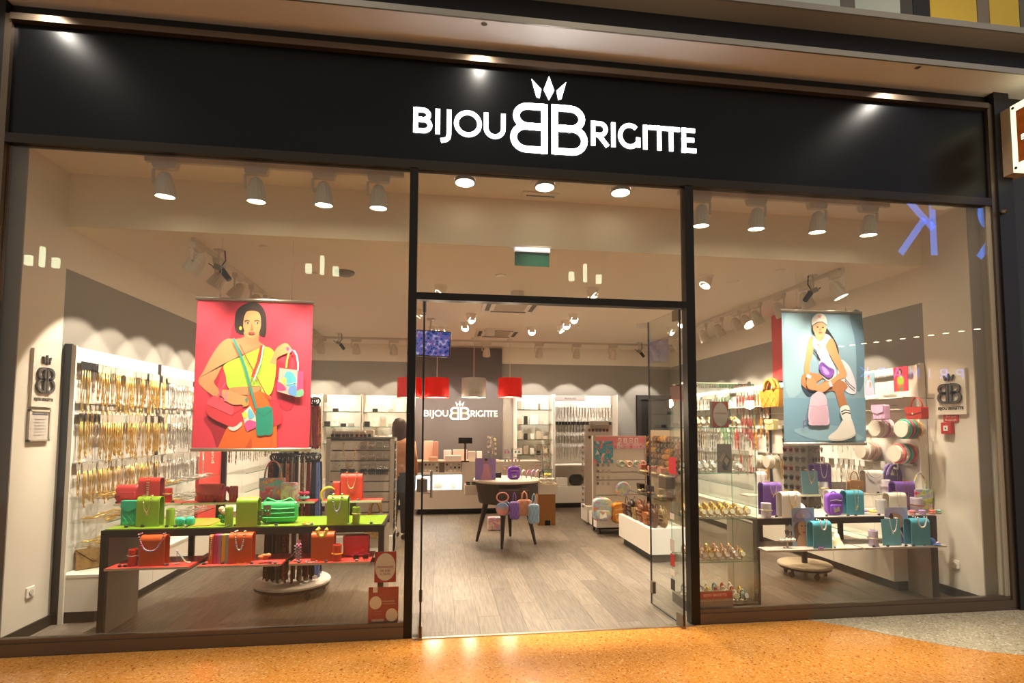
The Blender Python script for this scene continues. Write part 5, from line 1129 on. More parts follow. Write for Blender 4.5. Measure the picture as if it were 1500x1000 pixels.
# wall units
def wall_unit(label, x_back, x_front, sgn, y0, y1, seams, z_top, shelves, rails, zbase, dark=(), shm=GLASS, endm=BLACK):
    t = thing('wall_shelving', label, 'shelving', (x_back, y0, 0))
    L = y1-y0; e = .012*sgn
    ys = [0]+[s-y0 for s in seams]+[L]
    for a, b in zip(ys, ys[1:]): MB().bb((0, a+.003, zbase), (sgn*.035, b-.003, z_top)).build('back_panel', WHITE, t)
    for d in dark: MB().bb((sgn*.03, d-y0-.012, zbase), (sgn*.06, d-y0+.012, z_top)).build('upright', mat('2a2826', .4), t)
    MB().bb((0, -.02, 0.0), (sgn*.052, 0, z_top+.012)).build('end_panel', endm, t); MB().bb((sgn*.052, -.018, .0), (sgn*.085, 0, z_top)).build('end_post', WHITE, t)
    fr = x_front-x_back
    n = max(1, round(L/.85))
    for i in range(n):
        c = MB().bb((sgn*.02, L*i/n+.003, .09), (fr, L*(i+1)/n-.003, zbase-.02)).build('base_cabinet', WHITE, t)
    MB().bb((0, 0, zbase-.02), (fr+sgn*.005, L, zbase)).build('cabinet_top', WHITE, t)
    MB().bb((sgn*.02, .01, 0), (fr-sgn*.05, L-.01, .09)).build('kick_plate', BLACK, t)
    for z, a, b in shelves:
        MB().bb((sgn*.036, a-y0, z-.004), (fr, b-y0, z+.004)).build('glass_shelf', shm, t)
        MB().bb((fr, a-y0, z-.0045), (fr+sgn*.003, b-y0, z+.0045)).build('shelf_edge', GREENGLASS if shm is GLASS else ALU, t)
    for z, a, b in rails: MB().bb((sgn*.036, a-y0, z-.008), (sgn*.075, b-y0, z+.008)).build('hook_rail', ALU, t)
    return t
sL = lambda px, py=560: onX(px, py, XL+.03).y
zL = lambda py: onX(108, py, XL+.10).z
Ld = sL(230); LY1 = sL(291, 548)
zr = [zL(540), zL(598), zL(618), zL(690)]
zs = [onY(95, py, .76).z for py in (729, 764, 799)]; zbL = onY(95, 838, .74).z
wall_unit('white necklace wall shelving with glass shelves and hook rails', XL+.006, -2.74, 1, .645, LY1, [sL(104, 520), sL(152, 520), sL(192, 530), Ld, sL(263, 550)], 2.262,
          [(z, .68, LY1-.05) for z in zs], [(z+.055, .67, LY1-.04) for z in zr], zbL, (Ld,))
for ri, z in enumerate(zr):
    y = .71; k = 0
    while y < LY1-.05:
        if abs(y-Ld) > .03:
            gold = y < Ld; cd_ = 'black' if ((k//5) % 3 == 0 and ri in (0, 2)) else ('white' if (k//5) % 3 == 1 and ri == 2 else 'grey')
            kind = ('gold' if rnd.random() > .12 else 'rose') if gold else 'silver'
            rowname = ('top', 'second', 'third', 'lowest')[ri]
            sc = 1.15 if ri in (0, 2) else (.55 if ri == 1 else 1.0)
            hang(XL+.105, y, z, PI/2+rnd.uniform(-.08, .08), cd_, kind, f'{"gold" if gold else "silver"} chain necklace on {cd_} card, {rowname} row of the necklace wall', f'{"gold" if gold else "silver"} necklaces in the {rowname} row', sc)
            if rnd.random() < .45: hang(XL+.155, y, z-.006, PI/2+rnd.uniform(-.08, .08), 'grey', kind, f'{"gold" if gold else "silver"} chain necklace on grey card, {rowname} row of the necklace wall', f'{"gold" if gold else "silver"} necklaces in the {rowname} row', sc)
        y += rnd.uniform(.066, .070); k += 1
# bangles and hair goods lying on the glass shelves
BANG = [MB().ring((0, 0, 0), .033, .005, 14, 5, (rnd.uniform(-.3, .3), rnd.uniform(-.3, .3), 1)).mesh('bracelet', GOLD, True) for _ in range(3)]
BANGS = [MB().ring((0, 0, 0), .033, .005, 14, 5, (rnd.uniform(-.3, .3), rnd.uniform(-.3, .3), 1)).mesh('bracelet', SILV, True) for _ in range(3)]
for si, z in enumerate(zs):
    y = .82
    while y < LY1-.1:
        g_ = y < Ld
        for xx in (-2.98, -2.88, -2.80):
            if rnd.random() < .8:
                o = put('bracelet', rnd.choice(BANG if g_ else BANGS), None, (xx+rnd.uniform(-.02, .02), y+rnd.uniform(-.02, .02), z+.012+rnd.choice((0, .01))), (0, 0, rnd.uniform(0, 3)))
                tag(o, f'{"gold" if g_ else "silver"} bangle lying on the {("top", "middle", "bottom")[si]} glass shelf of the necklace wall', 'bracelet', f'{"gold" if g_ else "silver"} bangles on the {("top", "middle", "bottom")[si]} glass shelf')
        y += .105
# bronze envelope clutches on the cabinet top
for i, y in enumerate((.86, 1.02, 1.2, 1.4)):
    t = thing('envelope_clutch', 'bronze pleated envelope clutch leaning on the necklace wall cabinet', 'bag', (-2.93, y, zbL), .9, 'bronze envelope clutches', rot=(-.35, 0, .75))
    MB().rbox((0, 0, .085), (.24, .03, .17), .008, 2).build('body', mat('9a7444', .45, .3, var=.2, vs=40.), t)
    MB().prism([(-.12, .17), (0, .055), (.12, .17)], -.022, -.015).build('flap', mat('a88250', .45, .3, var=.2, vs=40.), t)
# red panel at the end of the necklace wall
ry0, ry1 = LY1+.04, onX(327, 700, XL+.1).y
t = thing('red_wall_panel', 'red wall panel with white script at the end of the necklace wall', 'panel', (XL+.006, ry0, 0))
MB().bb((0, 0, .02), (.06, ry1-ry0, 2.3)).build('board', mat('d8453c', .5), t); MB().bb((0, ry1-ry0, 0), (.12, ry1-ry0+.05, 2.3)).build('edge_post', BLACK, t)
lettering('Trend', .09, mat('f4ece0', .5), t, (.063, .35, 1.25), (0, PI/2, PI/2))
# further units on that wall
y2 = ry1+.1
wall_unit('white hair accessory shelving beyond the red panel', XL+.006, -2.74, 1, y2, 6.6, [y2+.8, y2+1.6], 2.262, [(.92, y2, 6.6), (.66, y2, 6.6)], [(2.1, y2, 6.6), (1.75, y2, 6.6), (1.4, y2, 6.6)], .4)
for zi, z in enumerate((2.045, 1.695, 1.345)):
    y = y2+.08
    while y < 6.5:
        hang_far(XL+.10, y, z, PI/2, rnd.choice(('grey', 'white')), rnd.choice(('silver', 'pearl', 'silver', 'brown')), 1.1); y += .085

# ================================================================ hair accessory wall (opposite side)
zR = lambda py, px=1345: onX(px, py, XR-.10).z
RY1 = 5.6
zrr = [zR(553), zR(606), zR(638), zR(690)]
zsh = zR(580)
RU = wall_unit('white hair accessory wall shelving with hook rails', XR-.006, 4.44, -1, .62, RY1, [.66+.62*i for i in range(1, 8)], 2.245, [(min(zrr)-.46, .68, RY1), (min(zrr)-.70, .68, RY1)], [(z+.055, .7, RY1) for z in zrr], .42, (1.9+.62*2,), endm=WHITE)
sh = MB().bb((XR-.19, .68, zsh-.012), (XR-.04, RY1, zsh)).build('white_shelf', WHITE, RU, -RU.location)
CLAW = {}
for nm, hx in (('brown', '6a3c1e'), ('amber', 'c8862c'), ('black', '201c1a'), ('pink', 'd890a8'), ('cream', 'e8dcc8'), ('teal', '3f9a8a')):
    mb = MB()
    for i in range(6):
        x = -.02+.008*i; mb.tube([(x, 0, .0), (x, -.018, -.012), (x, -.02, -.03), (x, -.006, -.04)], .003, 4)
    mb.tube([(-.024, 0, 0), (.024, 0, 0)], .006, 5); CLAW[nm] = mb.mesh('claw', mat(hx, .25))
def hang_clip(x, y, z, rz, nm, label, group):
    t = thing('hanging_hair_clip', label, 'hair clip', (x, y, z), rz, group); put('card', CARDM['white'], t); put('claw', CLAW[nm], t, (0, -.004, .0)); return t
BLK = [(onX(px, py, XR-.22).y, onX(px, py, XR-.22).z, .125) for px, py in ((1283, 627), (1322, 628), (1262, 660), (1312, 664), (1106, 676), (1124, 676))]+[(onX(px, py, XR-.24).y, onX(px, py, XR-.24).z, .26) for px, py in ((1344, 600), (1291, 604), (1131, 580), (1130, 622), (1320, 556), (1275, 562))]
def clear(y, z): return all(abs(y-b[0]) > b[2] or z-.42 > b[1]+.14 or z+.09 < b[1]-.14 for b in BLK)
for ri, z in enumerate(zrr):
    y = .74; k = 0
    while y < RY1-.1:
        if not clear(y, z): y += .05; continue
        zone = int((y-.7)/.55); rowname = ('top', 'second', 'third', 'lowest')[ri]
        palette = ['gold', 'pearl', 'rose', 'amber', 'amber', 'red', 'green', 'silver', 'gold'][zone % 9]
        if ri == 1 and y < 2.3 and rnd.random() < .55: hang_clip(XR-.10, y, z, -PI/2+rnd.uniform(-.2, .2), rnd.choice(list(CLAW)), f'hair claw on white card in the {rowname} row of the hair accessory wall', f'hair claws in the {rowname} row')
        elif rnd.random() < .93:
            kd = palette if rnd.random() < .7 else rnd.choice(('gold', 'silver', 'brown', 'pearl'))
            if y > 2.35: hang_far(XR-.105, y, z, -PI/2+rnd.uniform(-.1, .1), rnd.choice(('grey', 'white', 'grey')), kd, 1.1)
            else: hang(XR-.105, y, z, -PI/2+rnd.uniform(-.1, .1), rnd.choice(('grey', 'white', 'grey')), kd, f'{kd} necklace on card in the {rowname} row of the hair accessory wall', f'{kd} necklaces in the {rowname} row opposite', (.85, 1.0, .9, 1.1)[ri])
        y += rnd.uniform(.075, .09); k += 1
# headband rolls standing out from the wall
def band_roll(y, z, cols, label, R=.085, Ln=.2):
    t = thing('headband_roll', label, 'display roll', (XR-.04, y, z), -PI/2, 'headband rolls on the hair accessory wall')
    MB().cyl((0, 0, 0), (0, -Ln, 0), R, 20).build('roll', mat('d8cdbd', .6), t, smooth=False)
    for i, hx in enumerate(cols): MB().ring((0, -.04-i*Ln*.8/len(cols), 0), R+.008, .011, 20, 5, (0, 1, 0)).build('headband', mat(hx, .6), t, smooth=True)
for px, py, cols, lab in ((1283, 627, ['e8c0d0', 'c890b0', 'f0e0e8'], 'cream roll with pink headbands beside the blue poster'), (1322, 628, ['c8a060', '8a5a3a', '2f8a6a', 'c84a6a', '3fa88a'], 'cream roll with gold and green headbands'), (1262, 660, ['d8b0a0', 'c89a8a', 'e8d0c0'], 'roll with blush headbands under the blue poster'), (1312, 664, ['e8504a', '3fa8a0', 'f0e8e0', 'e8605a'], 'roll with coral and teal headbands'), (1106, 676, ['6a5a3a', 'c8b48a', 'e8dcc4'], 'roll with beige headbands beside the sunglasses tower'), (1124, 676, ['e8d8c4', 'd8c8b0'], 'roll with cream headbands beside the sunglasses tower')):
    p = onX(px, py, XR-.22); band_roll(p.y, p.z, cols, lab)
# bags on that wall
def wall_bag(kind, px0, px1, yt, yb, mt, lab, **k):
    X = XR-.25; p0, p1 = onX(px0, yb, X), onX(px1, yb, X); z0 = onX((px0+px1)/2, yb, X).z; h = onX((px0+px1)/2, yt, X).z-z0
    g_ = bag(kind, lab, mt, (X, (p0.y+p1.y)/2, z0), abs(p1.y-p0.y), h, rz=-PI/2, d=.08, **k)
    MB().cyl((0, .02, h*.97), (0, .19, h*.97), .004, 6).build('hook', STEEL, g_)
wall_bag('flap', 1332, 1356, 582, 614, mat('c8301e', .4), 'red flap handbag hanging on the hair accessory wall')
wall_bag('quilted', 1283, 1300, 593, 615, mat('d8a8c8', .45), 'pale pink flap bag hanging on the hair accessory wall')
wall_bag('tote', 1116, 1146, 556, 596, mat('d8982c', .5), 'mustard yellow tote hanging on the hair accessory wall')
wall_bag('phone', 1124, 1137, 614, 630, mat('e8d89a', .5), 'pale yellow card pouch on the hair accessory wall')
# small posters on the top of that wall
MINI_A = [('dd3a5c', [(0, 0), (1, 0), (1, 1), (0, 1)]), ('e0641f', [(.25, .72), (.7, .72), (.75, 1), (.2, 1)]), ('c08b5b', SP([(.25, .45), (.45, .35), (.7, .4), (.75, .6), (.65, .75), (.3, .75)])), ('a9cc3a', SP([(.3, .45), (.6, .4), (.7, .55), (.6, .7), (.35, .68)])), ('33221c', ell(.48, .2, .14, .13)), ('c9945f', ell(.48, .22, .08, .09)), ('3f9a8a', [(.45, .82), (.6, .82), (.6, .96), (.45, .96)])]
MINI_B = [('8fb0c0', [(0, 0), (1, 0), (1, 1), (0, 1)]), ('e0c0dc', SP([(.2, .4), (.6, .35), (.8, .6), (.9, 1), (.1, 1)])), ('c9945f', ell(.4, .22, .12, .1)), ('d84a4a', ell(.4, .14, .13, .06)), ('c9945f', SP([(.5, .4), (.7, .5), (.5, .7)], 2))]
def mini(px0, px1, yt, yb, polys, lab):
    X = XR-.215; p0, p1 = onX(px0, yb, X), onX(px1, yb, X); z0 = onX((px0+px1)/2, yb, X).z; h = onX((px0+px1)/2, yt, X).z-z0; wd = abs(p1.y-p0.y)
    t = thing('small_poster', lab, 'poster', (X, (p0.y+p1.y)/2, z0), -PI/2); MB().box((0, 0, h/2), (wd, .004, h)).build('board', mat(polys[0][0], .5), t)
    put('print', pic(polys, lambda p: (-wd/2+p[0]*wd, h-p[1]*h), -.0025), t)
mini(1310, 1331, 537, 573, MINI_A, 'small red poster of the lime top model on the hair accessory wall')
mini(1268, 1282, 546, 578, MINI_B, 'small blue poster with a model in pink on the hair accessory wall')
# red board above the units
p = onX(1131, 480, XR-.05); p2 = onX(1165, 480, XR-.05); zt_ = onX(1131, 463, XR-.05).z
o = MB().bb((XR-.06, p2.y, 2.27), (XR-.006, p.y, zt_)).build('red_wall_board', mat('cf3a38', .5)); tag(o, 'red board fixed above the hair accessory wall', 'panel')

# ================================================================ glass watch cabinet by the door
VX0, VX1, VY0, VY1 = 2.135, 2.745, .20, .60
t = thing('watch_cabinet', 'tall frameless glass display cabinet full of watches', 'display cabinet', ((VX0+VX1)/2, (VY0+VY1)/2, 0)); hx, hy = (VX1-VX0)/2, (VY1-VY0)/2
zV = [.085, .445, .812, 1.205, 1.60, 1.985]
MB().bb((-hx, -hy, 0), (hx, hy, .085)).build('plinth', mat('3b342c', .4), t)
for z in zV[1:]:
    MB().bb((-hx+.006, -hy+.006, z-.008), (hx-.006, hy-.006, z)).build('glass_shelf', GLASS, t)
    f = MB()
    for s in (-1, 1): f.box((0, s*(hy-.003), z-.004), (2*hx, .004, .008)).box((s*(hx-.003), 0, z-.004), (.004, 2*hy, .008))
    f.build('shelf_edge', GREENGLASS, t)
for s in (-1, 1):
    MB().bb((s*hx, -hy, .085), (s*(hx-.005), hy, 1.985)).build('side_pane', GLASS, t)
    for s2 in (-1, 1): MB().box((s*(hx-.002), s2*(hy-.002), 1.03), (.006, .006, 1.9)).build('corner_edge', GREENGLASS, t)
MB().bb((-hx, -hy, .085), (hx, -hy+.005, 1.985)).build('front_pane', GLASS, t); MB().bb((-hx, hy-.005, .085), (hx, hy, 1.985)).build('back_pane', GLASS, t)
for sx in (-1, 1):
    for sy in (-1, 1): MB().lathe([(0, 0), (.016, 0), (.016, .02), (0, .02)], 10).build('corner_clamp', STEEL, t, (sx*(hx-.03), sy*(hy-.03), 1.987))
MB().box((0, .02, 2.0), (2*hx*.9, .03, .02)).build('light_bar', mat('e8d8b0', .4, es=.8), t)
WST = MB().ring((0, 0, 0), .033, .007, 14, 4, (1, .15, 0), 1.).mesh('strap', GOLD, True)
def watch_kind(strap, dial, nm):
    s = MB(); s.tube([(0, .033*math.cos(a)*.8, .036+.036*math.sin(a)) for a in [2*PI*i/14 for i in range(14)]], 0.0075, 4, True); s_ = s.mesh('strap', strap, True)
    c = MB().lathe([(0, .006), (.02, .006), (.024, .002), (.024, -.006), (0, -.006)], 14).mesh('case', strap)
    d = MB().lathe([(0, .0065), (.019, .0065)], 14).mesh('dial', dial)
    cu = MB().lathe([(.022, 0), (.022, .006), (.012, .012), (.010, .05)], 8).mesh('watch_holder', mat('d8cfc0', .4))
    return s_, c, d, cu
WK = {'gold': watch_kind(GOLD, mat('f4ecd8', .3), 'gold'), 'rose': watch_kind(ROSE, mat('f0e0d4', .3), 'rose'), 'silver': watch_kind(SILV, mat('ece8e2', .3), 'silver'), 'steel': watch_kind(mat('9a948a', .3, .9), mat('2a2a2e', .3), 's'), 'red': watch_kind(mat('b02a28', .4), mat('f0e8e0', .3), 'r'), 'teal': watch_kind(mat('3f8a92', .4), mat('f0e8e0', .3), 't'), 'white': watch_kind(mat('e8e2d8', .4), mat('e8d8b0', .3), 'w')}
def watch(loc, kind, label, group, rz=0):
    s_, c, d, cu = WK[kind]; t = thing('watch', label, 'watch', loc, rz, group); t.scale = (1.15, 1.15, 1.15)
    put('strap', s_, t, (0, 0, .006)); k_ = put('case', c, t, (0, -.032, .044), (PI/2-.3, 0, 0)); put('dial', d, k_); put('watch_holder', cu, t)
def watch_row(z, kinds, label, group, rows, x0=VX0+.06, x1=VX1-.05, step=.072, skip=None):
    for r_, y in enumerate(rows):
        x = x0+(.03 if r_ % 2 else 0)
        while x < x1:
            if not (r_ == 0 and skip and skip[0] < x < skip[1]): watch((x, y, z+.0015), rnd.choice(kinds), label, group, rnd.uniform(-.25, .25))
            x += step
watch_row(.812, ['gold'], 'gold watch on the glass shelf of gold watches', 'gold watches', (.275, .37, .465, .55), step=.07)
watch_row(.445, ['rose', 'rose', 'gold'], 'rose gold watch on the second lowest cabinet shelf', 'rose gold watches', (.275, .375, .475))
watch_row(1.205, ['silver', 'steel', 'silver'], 'silver watch on the cabinet shelf beside the grey picture card', 'silver watches', (.30, .40, .50), skip=(2.33, 2.56))
watch_row(1.60, ['silver', 'gold', 'rose', 'steel'], 'mixed metal watch on the cabinet shelf beside the promotion card', 'mixed metal watches', (.32, .44), skip=(2.28, 2.53))
watch_row(.085, ['red', 'teal', 'white', 'gold'], 'colourful watch on the cabinet plinth', 'colourful watches', (.28, .385, .5), step=.075)
loc, wd, h = spec(1045, 1069, 588, 626, 1.60, (.22, .24)); loc = (loc[0], .235, 1.60)
t = thing('promotion_card', 'white circle promotion card on red inside the watch cabinet', 'sign', loc); a, b = onY(1045, 588, .235), onY(1069, 626, .235); wd = b.x-a.x; h = a.z-1.60
MB().box((0, 0, h/2), (wd, .003, h)).build('card', mat('c8302c', .5), t); MB().box((-.02, .012, h/2), (wd, .003, h)).build('acrylic_back', mat('b8b2a8', .3), t)
put('print', pic([('e9e2d6', ell(.5, .5, .46, .46, 28))], lambda p: (-wd/2+p[0]*wd, h-p[1]*h), -.0017), t); lettering('PROMOÇÕES', h*.055, mat('c04030', .5), t, (0, -.004, h*.52))
a, b = onY(1050, 650, .235), onY(1072, 691, .235); wd = b.x-a.x; h = a.z-1.205
t = thing('picture_card', 'grey picture card of a gift box inside the watch cabinet', 'picture card', ((a.x+b.x)/2, .235, 1.205)); MB().box((0, 0, h/2), (wd, .003, h)).build('card', mat('9a948c', .5), t)
put('print', pic([('a09a92', [(0, 0), (1, 0), (1, 1), (0, 1)]), ('c9b8a0', [(.1, .55), (.45, .3), (.6, .42), (.25, .65)]), ('6a6660', [(.35, .65), (.6, .35), (.95, .55), (.7, .9)]), ('c8c0b4', [(.45, .6), (.6, .45), (.82, .56), (.66, .76)]), ('4a4a50', [(.3, .78), (.42, .68), (.7, .92), (.4, .9)])], lambda p: (-wd/2+p[0]*wd, h-p[1]*h), -.0017), t)
# ================================================================ scarf carousel
CY = 1.27; CX = onY(430, 800, CY).x
t = thing('scarf_carousel', 'two-tier scarf carousel on a round white wheeled base', 'display rack', (CX, CY, 0))
MB().lathe([(0, .13), (.34, .13), (.35, .12), (.35, .105), (0, .105)], 32).build('base_disc', WHITE, t); MB().lathe([(.34, .105), (.34, .075), (0, .075)], 32).build('base_rim', BLACK, t)
CAST = MB().cyl((-.012, 0, .028), (.012, 0, .028), .028, 12).box((0, .01, .06), (.012, .03, .05)).mesh('caster', BLACK)
for i in range(5): a = i*2*PI/5+.4; put('caster', CAST, t, (.29*math.cos(a), .29*math.sin(a), 0), (0, 0, a))
MB().cyl((0, 0, .13), (0, 0, 2.1), .022, 10).build('column', BLACK, t)
zlo, zhi = onY(430, 668, CY-.25).z, onY(465, 582, CY-.25).z
for z, R in ((zlo, .20), (zhi, .18)):
    m_ = MB().ring((0, 0, z), R, .008, 24, 6)
    for i in range(4): a = i*PI/2; m_.tube([(0, 0, z), (R*math.cos(a), R*math.sin(a), z)], .006, 5)
    m_.build('hanger_ring', BLACK, t)
def scarf_mesh(L, w0, w1, mt, seed):
    R_ = random.Random(seed); mb = MB(); n, k = 16, 10; ph = R_.uniform(0, 6); vs = []
    for j in range(k+1):
        t_ = j/k; wd = w0+(w1-w0)*t_**.7
        for i in range(n+1):
            u = i/n-.5; fold = math.sin(u*22+ph+t_*1.2)*.008*(.6+t_)
            vs.append((u*wd, fold+.004*math.sin(5*t_+ph), -L*t_+(.02*math.sin(u*9+ph) if j == k else 0)))
    fs = [(j*(n+1)+i, j*(n+1)+i+1, (j+1)*(n+1)+i+1, (j+1)*(n+1)+i) for j in range(k) for i in range(n)]
    return mb.add(vs, fs).mesh('cloth', mt, True)
RINGM = MB().ring((0, 0, -.018), .032, .006, 14, 5, (1, 0, 0)).box((0, 0, -.058), (.014, .05, .016)).mesh('black_loop', BLACK)
SC = [('brown paisley', PAIS), ('leopard', LEO), ('black', mat('1a1818', .8)), ('olive brown', mat('5a4a2c', .8, var=.3, vs=30.)), ('rust', mat('8a3a1c', .8, var=.3, vs=30.)), ('slate blue', mat('5a6490', .8, var=.2, vs=30.)), ('dark red', mat('6a1a1c', .8, var=.3, vs=30.)), ('taupe', mat('7a6a58', .8, var=.2, vs=30.)), ('lilac', mat('9a8ab0', .8)), ('black and white twist', patch_mat('twist', ['101010', 'e0d8d0', '101010'], 40))]
SM = [[scarf_mesh(1.08, .05, .095, m_, i*3+k) for k in range(2)] for i, (_, m_) in enumerate(SC)]; SMU = [scarf_mesh(min(.46, zhi-zlo-.14), .045, .08, m_, i+50) for i, (_, m_) in enumerate(SC)]
N = 22
for i in range(N):
    a = 2*PI*(i+.25)/N; idx = [2, 8, 3, 7, 4, 6, 1, 0, 4, 0, 5, 1, 3, 0, 2, 7, 0, 4, 1, 6, 2, 5][i]
    t = thing('scarf', SC[idx][0]+' scarf hanging from the lower ring of the scarf carousel', 'scarf', (CX+.20*math.cos(a), CY+.20*math.sin(a), zlo), a+PI/2, 'scarves on the lower ring')
    put('black_loop', RINGM, t); put('cloth', SM[idx][i % 2], t, (0, -.018, -.068), (0, 0, PI/2))
for i in range(16):
    a = 2*PI*i/16+.1; idx = [0, 6, 4, 2, 0, 1, 4, 6][i % 8]
    t = thing('scarf', SC[idx][0]+' scarf hanging from the upper ring of the scarf carousel', 'scarf', (CX+.18*math.cos(a), CY+.18*math.sin(a), zhi), a+PI/2, 'scarves on the upper ring')
    put('black_loop', RINGM, t); put('cloth', SMU[idx], t, (0, -.012, -.068), (0, 0, PI/2))
# ================================================================ sunglasses tower
SY = 1.25; SX = onY(1178, 800, SY).x
t = thing('sunglasses_tower', 'revolving grey sunglasses tower on a round wooden wheeled base', 'display rack', (SX, SY, 0))
MB().lathe([(0, .135), (.26, .135), (.27, .125), (.27, .11), (0, .11)], 32).build('base_disc', mat('c8b79c', .5), t); MB().lathe([(.262, .11), (.255, .085), (0, .085)], 32).build('base_rim', BLACK, t)
for i in range(5): a = i*2*PI/5+.9; put('caster', CAST, t, (.2*math.cos(a), .2*math.sin(a), 0), (0, 0, a))
MB().cyl((0, 0, .135), (0, 0, .4), .03, 10).build('column', BLACK, t)
for k in range(4):
    a = k*PI/2+.5; MB().box((.13*math.sin(a), -.13*math.cos(a), 1.0), (.26, .012, 1.25), rz=a).build('panel', mat('8f877c', .6), t)
SGK = [glasses_mesh(mat('1c1816', .3), mat('1e1a18', .08)), glasses_mesh(mat('5a3418', .3), mat('3a2a1c', .08)), glasses_mesh(mat('2a2624', .3), mat('5a4a44', .08)), glasses_mesh(mat('8a2a2a', .3), mat('2a1a1a', .08))]
for k in (0, 3, 1):
    a = k*PI/2+.5
    for r_ in range(12):
        z = .46+.1*r_
        for c_ in (-.065, .065):
            x = SX+.168*math.sin(a)+c_*math.cos(a); y = SY-.168*math.cos(a)+c_*math.sin(a)
            gi = rnd.randrange(4); o = put('sunglasses', SGK[gi], None, (x, y, z), (0, 0, a), (.88, .25, 1)); tag(o, ('black framed', 'brown framed', 'smoke grey', 'dark red framed')[gi]+f' sunglasses, {"upper" if r_ > 7 else "middle" if r_ > 3 else "lower"} rows of the revolving grey tower', 'sunglasses', 'sunglasses on the grey tower')
            o.scale = (.88, .25, 1)
# ================================================================ slat-wall stand behind the scarves
PYF = 2.45
PX0, PX1 = onY(477, 700, PYF).x, onY(577, 700, PYF).x; PZ = onY(527, 642, PYF).z; pw = PX1-PX0
t = thing('slat_wall_stand', 'grey slat-wall display stand hung with jewellery behind the scarves', 'display stand', ((PX0+PX1)/2, PYF+.2, 0))
GRYS = mat('c4bbae', .5)
for i in range(9): MB().bb((-pw/2+.03, -.2, .32+(PZ-.34)*i/9+.008), (pw/2-.03, -.185, .32+(PZ-.34)*(i+1)/9-.008)).build('slat', mat('ddd5c9', .5), t)
MB().bb((-pw/2+.03, -.18, .3), (pw/2-.03, .18, PZ-.01)).build('core', mat('7d7468', .6), t)
for s in (-1, 1): MB().bb((s*pw/2, -.21, .05), (s*(pw/2-.05), .2, PZ)).build('frame_post', GRYS, t)
MB().bb((-pw/2, -.21, PZ), (pw/2, .21, PZ+.012)).build('top_board', mat('4a433c', .5), t); MB().bb((-pw/2, -.3, .06), (pw/2, .3, .30)).build('base_box', WHITE, t); MB().bb((-pw/2+.05, -.26, 0), (pw/2-.05, .26, .06)).build('kick_plate', BLACK, t)
cxp = (PX0+PX1)/2
for px, mt, lab in ((495, SILV, 'long silver necklace hanging on the slat-wall stand'), (513, GOLD, 'long gold Y necklace hanging on the slat-wall stand')):
    p = onY(px, 650, PYF); necklace(lab, (p.x, PYF-.02, p.z-.30), .075, .30, .28, 0, mt, .0055, .012, back=0) if False else necklace(lab, (p.x, PYF-.02, p.z-.30), .075, .30, .28, 0, mt, .0055, .012)
for cpx in (533, 545, 556, 566):
    for py in (648, 664, 680):
        p = onY(cpx, py, PYF); t = thing('earring_pack', 'clear pack of earrings hanging on the slat-wall stand', 'earrings', (p.x, PYF-.012, p.z), 0, 'earring packs on the slat-wall stand')
        MB().box((0, 0, -.03), (.075, .004, .09)).build('card', mat('9a9086', .4), t); MB().ring((-.015, -.006, -.04), .012, .003, 10, 4, (0, 1, 0)).ring((.015, -.006, -.04), .012, .003, 10, 4, (0, 1, 0)).build('earring', SILV, t)
for px in (504, 515, 533, 545, 556, 564):
    p = onY(px, 690, PYF); o = put('hair_claw', CLAW['black'], None, (p.x, PYF-.02, p.z+.02), (0, 0, 0), (1.6, 1.6, 1.4)); tag(o, 'black hair claw hanging on the slat-wall stand', 'hair clip', 'black claws on the slat-wall stand')
p = onY(548, 758, PYF-.25); t = bag('tote', 'woven straw bag with arched handle standing before the slat-wall stand', STRAW, (p.x, PYF-.14, .30), .27, .42, d=.12)
loc = onY(575, 722, PYF-.2); o = put('scarf', scarf_mesh(.16, .05, .1, mat('b8c4dc', .8), 5), None, (onY(558, 735, PYF-.24).x, PYF-.25, .60)); tag(o, 'pale blue scarf tied to the straw bag', 'scarf')
# cases lying on top of it
for px0, px1, yt, yb, hx, lab in ((486, 535, 632, 641, 'b8a89a', 'long beige spectacle case on the slat-wall stand'), (516, 548, 622, 632, 'c8b8a8', 'pale beige box behind the spectacle case')):
    Y = PYF+.1 if yb > 640 else PYF+.3; a, b = onY(px0, yt, Y), onY(px1, yb, Y); zz = PZ+.012
    tag(MB().rbox((0, 0, (a.z-b.z)/2+(.0 if yb > 640 else .0)), (b.x-a.x, .12, a.z-b.z), .01, 2).build('spectacle_case', mat(hx, .5), None, ((a.x+b.x)/2, PYF+.15 if yb > 640 else PYF+.31, zz+.001)), lab, 'case')
for i, px in enumerate((490, 500, 512, 526, 538)):
    p = onY(px, 636, PYF); tag(put('sunglasses', SGK[i % 4], None, (p.x, PYF+.0, PZ+.036), (0, 0, rnd.uniform(-.1, .1)), (.7, .45, .8)), 'dark sunglasses lying on top of the slat-wall stand', 'sunglasses', 'sunglasses on the slat-wall stand')
# dark side rack with studs on the side facing the doorway
sx = PX1+.006
for i in range(9):
    z = PZ-.08-.12*i; t = thing('earring_pack', 'black card of gold earrings on the side of the slat-wall stand', 'earrings', (sx+.004, PYF+.08+.0*i, z), PI/2, 'black earring cards on the stand side')
    MB().box((0, 0, 0), (.16, .004, .10)).build('card', mat('1c2028', .5), t)
    m_ = MB()
    for c_ in (-.045, 0, .045): m_.bead((c_, -.006, .015), .01).bead((c_, -.006, -.02), .008)
    m_.build('stud', GOLD if i % 2 else SILV, t)
